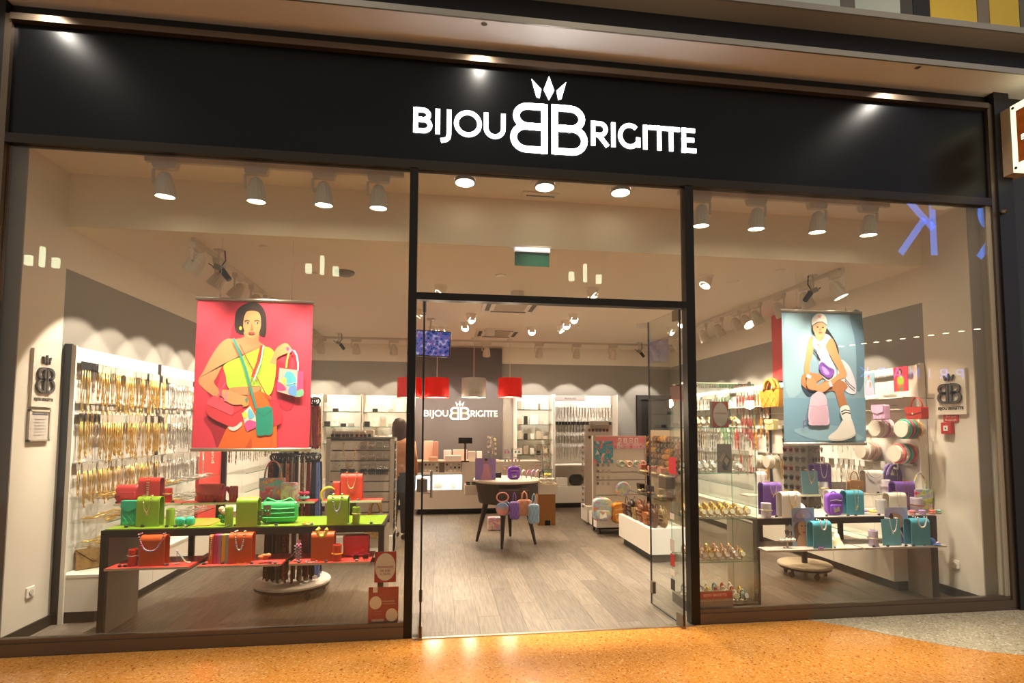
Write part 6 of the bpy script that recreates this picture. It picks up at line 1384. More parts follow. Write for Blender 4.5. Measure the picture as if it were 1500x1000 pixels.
# ================================================================ wall shelving at the back
def back_unit(label, px0, px1, Y, zt, shelves, base=True, mt=WHITE, back=True):
    x0, x1 = onY(px0, 600, Y).x, onY(px1, 600, Y).x; d = YB-Y-.004 if back else .4
    t = thing('back_shelving', label, 'shelving', ((x0+x1)/2, Y+d/2, 0)); w = (x1-x0)/2
    MB().bb((-w, d/2-.03, .1), (w, d/2, zt)).build('back_panel', mt, t)
    for s in (-1, 1): MB().bb((s*w, -d/2, .1), (s*(w-.02), d/2, zt)).build('side_panel', mt, t)
    for z in shelves: MB().bb((-w+.02, -d/2, z-.005), (w-.02, d/2-.03, z+.005)).build('glass_shelf', GLASS, t); MB().bb((-w+.02, -d/2-.003, z-.006), (w-.02, -d/2, z+.006)).build('shelf_edge', GREENGLASS, t)
    if base: MB().bb((-w, -d/2-.02, .1), (w, d/2, .42)).build('base_cabinet', WHITE, t); MB().bb((-w+.02, -d/2+.03, 0), (w-.02, d/2, .1)).build('kick_plate', BLACK, t)
    global BU; BU = t
    return x0+.02, x1-.02, Y, d
BOXM = {}
def small_box(x, y, z, w, h, hx, lab, grp, cat='jewellery box', d=.06):
    k = (round(w, 2), round(h, 2), hx)
    if k not in BOXM: BOXM[k] = MB().rbox((0, 0, h/2), (w, d, h), .006, 2).mesh('jewellery_box', mat(hx, .5))
    tag(put('jewellery_box', BOXM[k], None, (x, y, z)), lab, cat, grp)
def bust_small(x, y, z, h, lab, grp, hx='f0e8da'):
    t = thing('jewellery_display', lab, 'stand', (x, y, z), 0, grp)
    MB().sheet([(-.03, 0), (-.012, h*.8), (0, h), (.015, h*.85), (.03, 0)], -.06, .06, -.005).build('display_card', mat(hx, .5), t)
    MB().tube(chain_u(None, .035, h*.97, h*.55, -.03, .002, 10, .03), .0025, 4).build('chain', SILV, t)
zB = lambda py, Y, px=820: onY(px, py, Y).z
for (pa, pb, lab) in ((440, 470, 'white jewellery shelving beside the upper scarves'), (471, 529, 'glass shelved jewellery case behind the slat-wall stand'), (530, 598, 'glass shelved jewellery case behind the clerk')):
    YK = 6.35; zt_ = zB(577, YK, 520); shs = [zB(py, YK, 520) for py in (603, 625, 650)]
    x0, x1, Y, d = back_unit(lab, pa, pb, YK, zt_, shs)
    for si, z in enumerate(shs+[.42]):
        x = x0+.07
        while x < x1-.05:
            if rnd.random() < .75: bust_small(x, Y+.12, z+.006, rnd.uniform(.13, .2), 'white jewellery display on the '+lab.replace('white ', '').replace('glass ', ''), 'displays in the '+lab, rnd.choice(('f2ebe0', 'd8ccc0', 'efe6d8', 'b8a898')))
            else: small_box(x, Y+.1, z+.006, .1, rnd.choice((.06, .1)), rnd.choice(('2a2622', 'c0b4a8', 'f0eae0')), 'small box on the '+lab.replace('white ', '').replace('glass ', ''), 'boxes in the '+lab)
            x += .15
# ---- logo on the dark wall
wl0 = onY(621, 604, YB-.05).x; wl1 = onY(729, 604, YB-.05).x
t = thing('wall_logo', 'white BIJOU BRIGITTE wordmark with crown on the dark back wall', 'sign', ((wl0+wl1)/2, YB-.051, onY(675, 610, YB-.05).z))
mb = MB(); k = (wl1-wl0)/417
for ch, a, b in WM:
    mb = MB(); glyph(mb, ch, (a-813.5)*k, 0, (b-a)*k, 36.5*k, 6.8*k, -.012, 0); mb.build('letter', mat('fff6e4', .4, es=.12), t)
mb = MB()
for fl_, x_ in ((True, -65), (False, -5.2)): glyph(mb, 'B', x_*k, -19*k, 54.3*k, 73*k, 10.5*k, -.012, 0, fl_)
mb.build('monogram', mat('fff6e4', .4, es=.12), t)
mb = MB(); crown(mb, -8*k, 57*k, 50*k, 34*k, -.012, 0); mb.build('crown', mat('fff6e4', .4, es=.12), t)
# ================================================================ counter
QY = 5.75
q = lambda px, py=700, Y=QY: onY(px, py, Y)
qx0, qx1, qx2 = q(608).x, q(658).x, q(792).x
t = thing('sales_counter', 'white sales counter with a lit display window', 'counter', ((qx0+qx2)/2, QY+.3, 0)); cx = (qx0+qx2)/2
zq = lambda py: onY(650, py, QY).z
z_l0, z_l1 = zq(717), zq(695); z_t1 = zq(677); z_t2 = zq(661)
MB().bb((qx0-cx, -.3, .1), (qx2-cx, .2, z_l0)).build('front_panel', WHITE, t); MB().bb((qx0-cx+.05, -.25, 0), (qx2-cx-.05, .2, .1)).build('kick_plate', BLACK, t)
MB().bb((q(677).x-cx, -.3, z_l0), (qx2-cx, .2, zq(676))).build('till_block', WHITE, t)
MB().bb((qx0-cx, -.02, z_l0), (q(677).x-cx, 0, z_l1)).build('window_back', mat('eef4f6', .5, es=1.1), t)
MB().bb((qx0-cx, -.3, z_l1), (q(677).x-cx, .3, z_l1+.03)).build('window_top', WHITE, t); MB().bb((qx0-cx, -.3, z_l0), (q(677).x-cx, -.295, z_l1)).build('window_pane', GLASS, t)
MB().bb((qx0-cx, -.22, z_l1+.03), (q(677).x-cx, .3, z_t1)).build('upper_block', mat('6a6058', .5), t)
MB().bb((qx0-cx, -.25, z_t1), (q(735).x-cx, .32, z_t1+.02)).build('counter_top', mat('d8c4b0', .5), t)
for px0, px1 in ((620, 643), (651, 676)):
    a, b = q(px0).x, q(px1).x; m_ = thing('pegboard_tray', ('grey hanging tray of hair pins' if px0 < 640 else 'grey hanging tray of keyrings')+' on the counter front', 'display', ((a+b)/2, QY+.066, z_l1+.034))
    h = z_t1-.006-z_l1-.034
    MB().bb((-(b-a)/2, -.01, 0), ((b-a)/2, .01, h)).build('tray', mat('b4aca2', .5), m_)
    for i in range(4):
        for j in range(3):
            if rnd.random() < .8: MB().box((-(b-a)*.36+(b-a)*.24*i, -.016, h*(.2+.3*j)), (.03, .006, h*.2)).build('card', mat(rnd.choice(('8a8278', '5a4a40', 'd8ccc0', '2a2624')), .5), m_)
tag(MB().rbox((0, 0, (z_l1-z_l0)*.4), ((q(648).x-q(635).x), .05, (z_l1-z_l0)*.72), .01, 2).build('jewellery_tray', mat('b0a89a', .5), None, (q(642).x, QY+.15, z_l0+.001)), 'grey jewellery tray in the lit counter window', 'tray')
tag(MB().rbox((0, 0, (z_l1-z_l0)*.22), ((q(653).x-q(645).x)*1.0, .05, (z_l1-z_l0)*.4), .006, 2).build('gift_card_stack', mat('e4dcd0', .5), None, (q(664).x, QY+.15, z_l0+.001)), 'white gift card display in the lit counter window', 'display')
lamp('AREA', 'display_window_led', (q(632).x, QY+.08, z_l1-.012), 1.6, None, (0, .15, -1), (1, .97, .92), .04, sy=.9).rotation_euler = (0, 0, PI/2)
# till screen on a stalk
p = q(681, 664); t = thing('customer_display', 'black customer display on a stalk at the till', 'screen', (p.x, QY-.1, zq(676)))
h = zq(640)-zq(676); MB().box((0, 0, .01), (.14, .1, .02)).cyl((0, 0, .02), (0, 0, h*.8), .018, 8).build('stalk', BLACK, t); MB().box((0, -.02, h*.86), (.25, .03, .11), rx=-.2).build('screen', mat('0f0f10', .25), t)
# goods on the counter
for ig, (px0, px1, yt, yb, hx, lab) in enumerate(((620, 634, 626, 655, 'e0b8a4', 'tall blush gift bag on the counter'), (634, 642, 627, 655, 'c08a78', 'brown hair band rack on the counter'), (650, 662, 640, 655, 'e8d4d0', 'pale pink gift box on the counter'), (664, 685, 636, 652, 'efd0c4', 'wide white and blush carton on the counter'), (700, 708, 644, 657, 'f2ece6', 'white lotion bottle box on the counter'), (686, 697, 642, 656, 'f0ddd2', 'cream gift box on the counter'), (628, 641, 651, 657, 'e8b49a', 'peach pouch lying on the counter'), (652, 676, 650, 658, 'f0e4dc', 'white carton with red corners on the counter'))):
    a, b = q(px0, yb, QY+.05), q(px1, yb, QY+.05); h = q((px0+px1)/2, yt, QY+.05).z-q((px0+px1)/2, yb, QY+.05).z
    o = MB().rbox((0, 0, h/2), (b.x-a.x, .1, h), .012, 2).build('gift_box', mat(hx, .55), None, ((a.x+b.x)/2, QY+(.40, .28, .40, .28, .40, .15, .12, .12)[ig], z_t1+.021)); tag(o, lab, 'box')
p = q(726, 655); t = thing('keyring_rack', 'tall wire keyring rack at the end of the counter', 'display rack', (p.x-.05, QY+.2, z_t1+.021)); t.scale = (1, 1, .62)
MB().cyl((0, 0, 0), (0, 0, .75), .012, 8).lathe([(0, 0), (.09, 0), (.09, .015), (0, .015)], 14).build('pole', STEEL, t)
for i in range(18): a = i*1.3; MB().box((.07*math.cos(a), .07*math.sin(a), .2+.03*i), (.04, .012, .07), rz=a).build('keyring', mat(rnd.choice(('c8b48a', 'b0a090', 'e0d0b0', '8a7a60', '9aa0c0')), .4), t)
# ================================================================ round promotion table in the aisle
TY = 3.28; tc_ = onY(742, 700, TY); TX = tc_.x; TZ = .88; TR = .455
DK = mat('433c38', .5)
t = thing('round_table', 'round dark tub table with cream top and tapered legs', 'table', (TX, TY, 0))
MB().lathe([(TR, 0), (TR+.01, .012), (TR+.01, .028), (TR, .04), (0, .04)], 36).build('table_top', mat('d8c8b4', .4), t, (0, 0, TZ-.04))
MB().lathe([(0, TZ-.32), (TR*.84, TZ-.32), (TR*.98, TZ-.04)], 36).build('tub', DK, t, smooth=False)
for i, a in enumerate((-105, -25, 75, 165)):
    a = math.radians(a); MB().cyl((TR*.62*math.cos(a), TR*.62*math.sin(a), TZ-.31), (TR*.92*math.cos(a), TR*.92*math.sin(a), 0), .042, 10, .018).build('leg', DK, t)
fx = onY(753, 720, TY-TR-.05)
MB().tube([(fx.x-TX-.19, -TR-.04, .60), (fx.x-TX-.20, -TR-.07, .77), (fx.x-TX+.20, -TR-.07, .77), (fx.x-TX+.19, -TR-.04, .60)], .007, 6).box((fx.x-TX, -TR-.035, .70), (.38, .012, .18)).build('bag_rail', mat('5a5048', .35, .6), t)
# drawers swung out at both sides
for px, s, lab in ((690, -1, 'cream side tray of hair clips by the round table'), (800, 1, 'cream side tray with scrunchies by the round table')):
    p = onY(px, 720, TY+.05); u = t; w = .18 if s < 0 else .28
    lo_ = (p.x-TX, .05, .66); MB().bb((-w/2, -.12, 0), (w/2, .12, .012)).bb((-w/2, -.12, .012), (w/2, -.11, .14)).bb((-w/2, .11, .012), (w/2, .12, .14)).bb((-w/2, -.11, .012), (-w/2+.01, .11, .14)).bb((w/2-.01, -.11, .012), (w/2, .11, .14)).build('side_tray', mat('d8cbb8', .5), u, lo_)
for i in range(4):
    p = onY(690, 706, TY); o = put('hair_claw', CLAW['black'], None, (p.x-.04+.08*(i % 2), TY+.05, .75+.075*(i//2)), (0, 0, 0), (1.3, 1.3, 1.3)); tag(o, 'black hair claw piled in the cream side tray', 'hair clip', 'black claws in the side tray')
for i in range(8):
    p = onY(800, 700, TY); scrunchie('cream fluffy scrunchie piled in the side tray', mat('e8dcc8', .8), (p.x-.04+.114*(i % 2), TY+.05, .682+.052*(i//2)), .041, 'cream scrunchies in the side tray', (0, 0, 1))
scrunchie('yellow scrunchie on the pile in the side tray', mat('d8c040', .7), (onY(800, 706, TY).x+.03, TY+.05, .90), .041, None, (0, 0, 1))
# bags hung at the front of the table
def hung(x, y, zt, kind, mt, mt2, label, wd, h):
    u = thing('hanging_bag', label, 'bag', (x, y, zt)); 
    if kind == 'round':
        MB().ring((0, 0, -.07), .06, .011, 18, 6, (0, 1, 0), 1.25).build('handle', mat('d88a7a', .5), u, smooth=True)
        MB().lathe([(0, -.03), (wd*.44, -.03), (wd/2, -.015), (wd/2, .015), (wd*.44, .03), (0, .03)], 22).build('body', mt, u, (0, 0, -h+wd/2), (PI/2, 0, 0))
        MB().ring((.03, .04, -h+wd/2), wd*.5, .012, 20, 5, (.3, 1, 0)).build('gusset', mt2, u)
    else:
        MB().rbox((0, 0, -h*.62), (wd, .08, h*.62), wd*.25, 4, .6).build('body', mt, u, smooth=True)
        MB().tube([(-wd*.18, 0, -h*.36), (-wd*.12, 0, -h*.08), (0, 0, 0), (wd*.12, 0, -h*.08), (wd*.18, 0, -h*.36)], wd*.06, 6).build('handle', mt, u, smooth=True)
        q_ = MB(); quilt(q_, wd, h*.56, -.042, -h*.9); q_.build('seam', mt2, u)
gm, gnt, gb = nodes('sunset_gradient'); tcn = gnt.nodes.new('ShaderNodeTexCoord'); sp = gnt.nodes.new('ShaderNodeSeparateXYZ'); gr = ramp(gnt, [(.35, 'e89a86'), (.75, '8aa8cc')]); mr = gnt.nodes.new('ShaderNodeMapRange'); mr.inputs['From Min'].default_value = -.1; mr.inputs['From Max'].default_value = .1
gnt.links.new(tcn.outputs['Object'], sp.inputs[0]); gnt.links.new(sp.outputs['Y'], mr.inputs['Value']); gnt.links.new(mr.outputs[0], gr.inputs['Fac']); gnt.links.new(gr.outputs['Color'], gb.inputs['Base Color']); gb.inputs['Roughness'].default_value = .5
yb = TY-TR-.085-.05; zt_ = .765
hung(onY(736, 735, yb).x, yb, zt_, 'round', gm, mat('9ab0cc', .5), 'round peach to blue bag hanging from the round table rail', .17, .30)
hung(onY(752, 735, yb).x, yb-.10, zt_+.0, 'soft', mat('8a68b0', .5), mat('6a4a90', .5), 'purple quilted bag hanging from the round table rail', .12, .36)
hung(onY(768, 735, yb).x, yb+.0, zt_, 'soft', mat('d89a78', .6), mat('b87a58', .6), 'peach puffy bag hanging from the round table rail', .21, .33)
hung(onY(780, 740, yb).x, yb-.10, zt_-.02, 'soft', mat('9ab4c8', .5), mat('7a94a8', .5), 'pale blue bag hanging at the end of the round table rail', .14, .40)
# on top of the round table
def put_t(px, py, z=TZ, lo=TY-.38, hi=TY+.38): p = onZ(px, py, z); return (p.x, min(max(p.y, lo), hi), z)
a, b = onY(696, 671, TY-.2), onY(726, 698, TY-.2)
u = thing('picture_card', 'lilac picture card of a model in pink on the round table', 'picture card', ((a.x+b.x)/2, TY-.2, TZ+.0015)); wd = b.x-a.x; h = a.z-TZ
MB().box((0, 0, h/2), (wd, .004, h)).build('card', mat('a58ac8', .5), u); MB().box((0, .008, h*.3), (wd*.3, .003, h*.6)).build('strut', mat('a58ac8', .5), u)
put('print', pic([('d8a0bc', SP([(.4, .35), (.5, .25), (.65, .3), (.72, .6), (.78, 1), (.3, 1), (.38, .65)])), ('c9945f', ell(.53, .13, .07, .1)), ('5a3a2a', ell(.53, .07, .07, .06)), ('c9945f', ribbon([(.7, .4), (.74, .7)], .06))], lambda p: (-wd/2+p[0]*wd, h-p[1]*h), -.0021), u)
bag('backpack', 'small purple backpack leaning on the round table', mat('7a3fc0', .45), put_t(746, 697, TZ, TY-.3, TY-.14), .17, .17, d=.06, rz=.2)
o = MB().rbox((0, 0, .035), (.1, .08, .07), .01, 2).build('speaker_cube', BLACK, None, put_t(729, 699, TZ+.0015)); tag(o, 'small black cube on the round table', 'box')
for i, (px, hx, nm) in enumerate(((756, 'e8e0d8', 'pearl white'), (763, 'd88ab0', 'pink'), (769, 'c8a8d8', 'lilac'), (775, 'f0c0c0', 'blush'), (780, '2a2428', 'black'))):
    l = put_t(px, 694); headband(nm+' headband standing on the round table', mat(hx, .4), (l[0], TY-.1, TZ), .075, .012, 1.0)
u = thing('earring_tree', 'clear acrylic earring tree on the round table', 'stand', put_t(735, 688, TZ+.0015, TY+.12, TY+.14)); MB().cyl((0, 0, 0), (0, 0, .42), .008, 6).lathe([(0, 0), (.07, 0), (.07, .01), (0, .01)], 12).build('stem', STEEL, u)
for z in (.16, .28, .40): MB().box((0, 0, z), (.24, .02, .012)).build('bar', mat('cfc6ba', .2), u)
for i in range(15): MB().box((-.1+.05*(i % 5), -.014, .12+.12*(i//5)), (.022, .004, .035)).build('earring', rnd.choice((GOLD, SILV, mat('70b8b0', .3), mat('d86a8a', .3))), u)
u = thing('earring_tree', 'silver wire earring tree behind the headbands', 'stand', put_t(768, 684, TZ+.0015, TY+.22, TY+.26)); MB().cyl((0, 0, 0), (0, 0, .46), .008, 6).lathe([(0, 0), (.07, 0), (.07, .01), (0, .01)], 12).build('stem', STEEL, u)
for z in (.2, .33, .46): MB().box((0, 0, z), (.22, .02, .012)).build('bar', STEEL, u)
for i in range(12): MB().box((-.09+.06*(i % 4), -.014, .16+.13*(i//4)), (.024, .004, .04)).build('earring', rnd.choice((ROSE, SILV, mat('c8b8a8', .4))), u)
# carton behind the table
a, b = onY(786, 752, 4.6), onY(811, 752, 4.6); o = thing('cardboard_carton', 'brown cardboard carton standing on the floor behind the round table', 'carton', ((a.x+b.x)/2, 4.6, 0)); wd = b.x-a.x
MB().bb((-wd/2, -.14, 0), (wd/2, .14, .68)).build('box', mat('9a6a3c', .8), o)
for z in (.0, .5): MB().bb((-wd*.1, -.143, z), (wd*.2, -.139, z+.08)).build('cut_out', mat('1c140e', .8), o)
tag(MB().rbox((0, 0, .1), (.2, .12, .2), .02, 3).build('gift_bag', FLORALP, None, (onY(724, 752, 4.2).x, 4.2, .3)), 'pale pink paper bag hanging behind the round table', 'bag')
bpy.data.objects['gift_bag'].location.z = .0
# ================================================================ shelving at the back, doorway side
YK = 6.3
zA = zB(577, YK, 800)
shs = [zB(py, YK, 800) for py in (600, 622, 644, 666, 688)]
x0, x1, Y, d = back_unit('glass shelved gift case beside the red pendant lamp', 756, 811, YK, zA, shs)
for si, z in enumerate(shs+[.43]):
    x = x0+.06; k = 0
    while x < x1-.04:
        hx = rnd.choice(('f4eee4', 'efe6d8', 'f6f0e8', '2a2622', 'c8bca8', 'a89a88')); small_box(x, Y+.12, z+.006, rnd.choice((.07, .1)), rnd.choice((.07, .12, .17)), hx, ('black' if hx == '2a2622' else 'pale')+' gift box in the glass shelved gift case', ('black' if hx == '2a2622' else 'pale')+' gift boxes in the gift case', d=.08); x += .13
a = onY(783, 580, YK)
for i in range(2): tag(MB().box((0, 0, .1), (.16, .02, .2)).build('light_card', mat('fffaf0', .5), None, (a.x, YK+.06, shs[0]+.006 if i == 0 else shs[1]+.006)), 'bright white card on the '+('upper' if i == 0 else 'second')+' shelf of the gift case', 'card')
x0, x1, Y, d = back_unit('white wall of silver jewellery with grey header', 812, 905, YK, zA, [])
hd = thing('shelf_header', 'grey header sign above the silver jewellery wall', 'sign', ((x0*.75+x1*.25), YK+.05, zA-.13)); MB().box((0, 0, .05), ((x1-x0)*.48, .02, .11)).build('board', mat('bdb2b0', .5), hd); lettering('PRATA 925', .035, mat('5a5254', .5), hd, (0, -.012, .03))
MB().bb((x0, YK-.02, 0), (x1, YK+.42, .02)).build('white_ledge', WHITE, BU, (-BU.location.x, -BU.location.y, zB(682, YK, 850)))
for zi, (py, nm) in enumerate(((596, 'top'), (622, 'second'), (638, 'third'), (655, 'lowest'))):
    z = zB(py, YK, 850); rl = MB().bb((x0, YK+.30, z+.05), (x1, YK+.40, z+.065)).build('hook_rail', ALU, BU, -BU.location)
    x = x0+.04
    while x < x1-.02:
        hang_far(x, YK+.29, z, 0, 'white' if zi != 1 else 'black', 'silver' if zi else 'pearl'); x += .062
tag(MB().rbox((0, 0, .11), (.3, .1, .22), .1, 5).build('bust_form', mat('2a2624', .6), None, (onY(846, 700, YK).x, YK+.1, .43)), 'black jewellery bust on the low shelf of the silver wall', 'stand')
tag(MB().rbox((0, 0, .08), (.24, .1, .16), .01, 2).build('gift_box', mat('e8dfd0', .5), None, (onY(823, 700, YK).x, YK+.05, .43)), 'white gift box on the low shelf of the silver wall', 'box')
# store room doorway
a, b = onY(932, 600, YB), onY(975, 600, YB); zD = onY(950, 585, YB).z
o = MB().bb((a.x, YB-.06, 0), (a.x+.09, YB+.003, zD)).bb((a.x, YB-.06, zD), (b.x+.1, YB+.003, zD+.09)).bb((b.x, YB-.06, 0), (b.x+.1, YB+.003, zD)).build('door_3', mat('2c2623', .5)); struct(o, 'dark framed doorway in the back wall')
o = MB().bb((a.x+.09, YB-.02, 0), (b.x, YB+.0, zD)).build('door_4', mat('120f0e', .6)); struct(o, 'dark door leaf in the back wall')
# ================================================================ sunglasses board and KIDS stand
GY = 4.6; a, b = onY(857, 700, GY), onY(897, 700, GY); zt_ = onY(875, 622, GY).z
u = thing('sunglasses_board', 'tall grey sunglasses board behind the kids stand', 'display stand', ((a.x+b.x)/2, GY, 0)); wd = b.x-a.x
MB().bb((-wd/2, -.03, .3), (wd/2, .03, zt_)).build('board', mat('a79a8e', .5), u); MB().bb((-wd/2-.02, -.2, .05), (wd/2, .2, .3)).build('base_box', WHITE, u); MB().box((0, -.04, zt_+.03), (wd*.7, .03, .06)).build('header', mat('8f8478', .5), u)
for i in range(14):
    tag(put('sunglasses', SGK[i % 4], None, (a.x-.04, GY, zt_-.08-.098*i), (0, 0, -PI/2), (.8, .25, 1)), 'dark sunglasses down the edge of the tall grey board', 'sunglasses', 'sunglasses on the grey board edge')
for i in range(6): tag(put('sunglasses', SGK[(i+1) % 4], None, (a.x+.09+.125*(i % 3), GY-.07, zt_-.09-.12*(i//3)), (0, 0, 0), (.8, .3, 1)), 'dark sunglasses on the face of the tall grey board', 'sunglasses', 'sunglasses on the grey board face')
KY = 3.85; a, b = onY(868, 700, KY), onY(946, 700, KY); zt_ = onY(905, 638, KY).z; wd = b.x-a.x
u = thing('kids_stand', 'wheeled white kids accessory stand with pink header', 'display stand', ((a.x+b.x)/2, KY, 0))
MB().bb((-wd/2+.04, -.02, .3), (wd/2, .02, zt_)).build('board', mat('e6ddcf', .5), u); MB().bb((-wd/2, -.04, .1), (-wd/2+.04, .04, zt_)).build('frame_post', mat('b8aea2', .5), u); MB().bb((wd/2-.02, -.04, .1), (wd/2, .04, zt_)).build('frame_post', mat('b8aea2', .5), u)
MB().bb((-wd/2+.04, -.028, zt_-.135), (wd/2-.02, -.02, zt_-.01)).build('header', mat('e88f8e', .5), u)
for z in (.55, .78, .9): MB().bb((-wd/2+.05, -.026, z), (wd/2-.02, -.02, z+.015)).build('slat_groove', mat('9a8f82', .5), u)
MB().bb((-wd/2, -.2, .1), (wd/2, .2, .3)).build('base_box', WHITE, u)
for sx in (-1, 1):
    for sy in (-1, 1): put('caster', CAST, u, (sx*(wd/2-.06), sy*.15, 0))
MB().bb((-wd/2+.02, -.18, .07), (wd/2-.02, .18, .1)).build('underframe', BLACK, u)
for i, ch in enumerate('KIDS'):
    x = wd*(.0+.105*i); MB().box((x, -.03, zt_-.075), (.058, .004, .085)).build('letter_tile', mat('f6efe6', .5), u); lettering(ch, .05, mat('e8908f', .5), u, (x, -.0335, zt_-.1), bold=.002)
CANDY = patch_mat('sweet_picture', ['f0b8b0', 'e87a6a', '3f8fa8', '58b0b8', '3a7a98', 'f4dcc8', 'e87a6a'], 9)
o = MB().bb((-.15, -.004, -.17), (.15, .004, .17)).build('kids_picture', CANDY, None, (onY(884, 675, KY-.04).x, KY-.052, onY(884, 662, KY-.04).z)); tag(o, 'small turquoise sweets picture on the kids stand', 'picture')
for i in range(4):
    for j, (px, hx) in enumerate(((876, '2a2624'), (884, 'b8a89a'), (892, 'b8b0a4'))):
        p = onY(px, 681+9*i, KY-.05); v_ = thing('hair_pack', 'small card of hair clips on the kids stand', 'hair clips', (p.x, KY-.03, p.z), 0, 'hair clip cards on the kids stand'); MB().box((0, 0, 0), (.05, .004, .07)).build('card', mat('d8cec2', .5), v_); MB().ring((0, -.006, 0), .014, .006, 10, 4, (0, 1, 0)).build('clip', mat(hx, .4), v_)
for i in range(10):
    p = onY(902+4.6*i, 653, KY-.05); v_ = thing('hair_pack', 'pink toned hair tie card in the row under the pink header', 'hair ties', (p.x, KY-.035, p.z), 0, 'hair tie cards under the header'); MB().box((0, 0, 0), (.045, .004, .09)).build('card', mat(rnd.choice(('f0c8c8', 'f4e4d8', 'e8a8b0')), .5), v_); MB().ring((0, -.006, -.01), .013, .005, 10, 4, (0, 1, 0)).build('tie', mat(rnd.choice(('e85a6a', 'f0a0b0', 'f8e8e0')), .5), v_)
for i in range(11):
    p = onY(908, 678, KY-.1); nm, hx = rnd.choice((('mint', 'a8d0b8'), ('peach', 'e8a890'), ('blush', 'f0b8a8'), ('mustard', 'd8b060'), ('cream', 'e8d8d0')))
    scrunchie(nm+' scrunchie bunched on the kids stand', mat(hx, .7), (p.x+.118*(i % 4), KY-.075-.062*(i//4), p.z-.03), .040, 'pastel scrunchies on the kids stand', (0, 1, 0))
def hb(px0, px1, yt, yb, mt, lab, rnd_=False):
    Y = KY-.30; a, b = onY(px0, yb, Y), onY(px1, yb, Y); h = onY((px0+px1)/2, yt, Y).z-a.z; g_ = bag('backpack', lab, mt, ((a.x+b.x)/2, Y, a.z), b.x-a.x, h, d=.12); MB().cyl((0, .02, h*1.02), (0, .285, h*1.02), .004, 6).build('hook', STEEL, g_)
hb(868, 895, 729, 763, HOLO, 'iridescent kids backpack hanging on the stand'); hb(896, 918, 736, 766, patch_mat('citrus', ['4a9a5a', 'd87a2c', 'e0903a', 'e8b04a', 'c85a2a'], 10, .25), 'orange round kids backpack hanging on the stand')
p = onY(912, 716, KY-.1); o = MB().lathe([(0, -.03), (.10, -.03), (.12, 0), (.1, .03), (0, .03)], 18).build('round_purse', HOLO, None, (p.x, KY-.12, p.z), (PI/2, 0, 0)); tag(o, 'round iridescent purse on the kids stand', 'bag')
# ================================================================ low bag bin on the aisle
bx0, bx1 = 2.46, 2.95; by0, by1 = 1.92, 3.06
u = thing('low_bag_unit', 'low white bin unit with glass shelves of brown bags beside the aisle', 'display unit', ((bx0+bx1)/2, (by0+by1)/2, 0)); w, l = (bx1-bx0)/2, (by1-by0)/2
zc_ = onX(908, 768, bx0).z
MB().bb((-w, -l, .1), (w, l, .40)).build('base_box', WHITE, u); MB().bb((-w+.05, -l+.05, 0), (w, l-.05, .1)).build('kick_plate', BLACK, u)
MB().bb((w-.03, -l, .40), (w, l, 1.56)).build('back_board', mat('9c8468', .6), u)
for z, dd in ((.72, .30), (.98, .26)): MB().bb((w-.03-dd, -l, z-.005), (w-.03, l, z+.005)).build('glass_shelf', GLASS, u); MB().bb((w-.03-dd-.003, -l, z-.006), (w-.03-dd, l, z+.006)).build('shelf_edge', GREENGLASS, u)
BRN = [mat('552a16', .45), mat('74401f', .45), mat('2e1c12', .45), mat('96582e', .45), LEO]
NMS = ['chestnut', 'brown', 'dark brown', 'tan', 'leopard print']
for i in range(12):
    y = by0+.1+.188*(i % 6); k = (i*3+i//6) % 5; bag('tan' if i % 2 else 'soft', NMS[k]+' handbag standing in the low white bin', BRN[k], (bx0+.08+.12*(i//6), y, .40), .165, .25, d=.075, rz=-PI/2, group='bags in the low white bin')
for si, (z, xo) in enumerate(((.725, bx1-.2), (.985, bx1-.17))):
    for i in range(10):
        y = by0+.06+.11*i; k = rnd.randrange(5)
        if i % 3 == 0: bag('quilted', NMS[k]+f' purse on the {"lower" if si == 0 else "upper"} glass shelf above the bin', BRN[k] if si == 0 else mat('b06a5a', .5), (xo, y, z), .115, .1, d=.07, rz=-PI/2, group='purses above the bin')
        else: scrunchie(f'{NMS[k]} satin scrunchie on the {"lower" if si == 0 else "upper"} glass shelf above the bin', BRN[k] if rnd.random() < .7 else GOLDL, (xo-.04, y, z+.006), .032, 'scrunchies above the bin', (0, 0, 1))
for i in range(60):
    z = 1.06+.075*(i//10); y = by0+.05+.11*(i % 10)
    nm = rnd.choice(('brown', 'black', 'black', 'brown', 'amber')); o = put('hair_claw', CLAW[nm], None, (bx1-.08, y, z+.04), (0, 0, -PI/2), (1.5, 1.5, 1.6)); tag(o, f'{nm} hair claw in row {("lowest", "second", "third", "fourth", "fifth", "topmost")[i//10]} of the board above the low bin', 'hair clip', 'claws above the low bin')
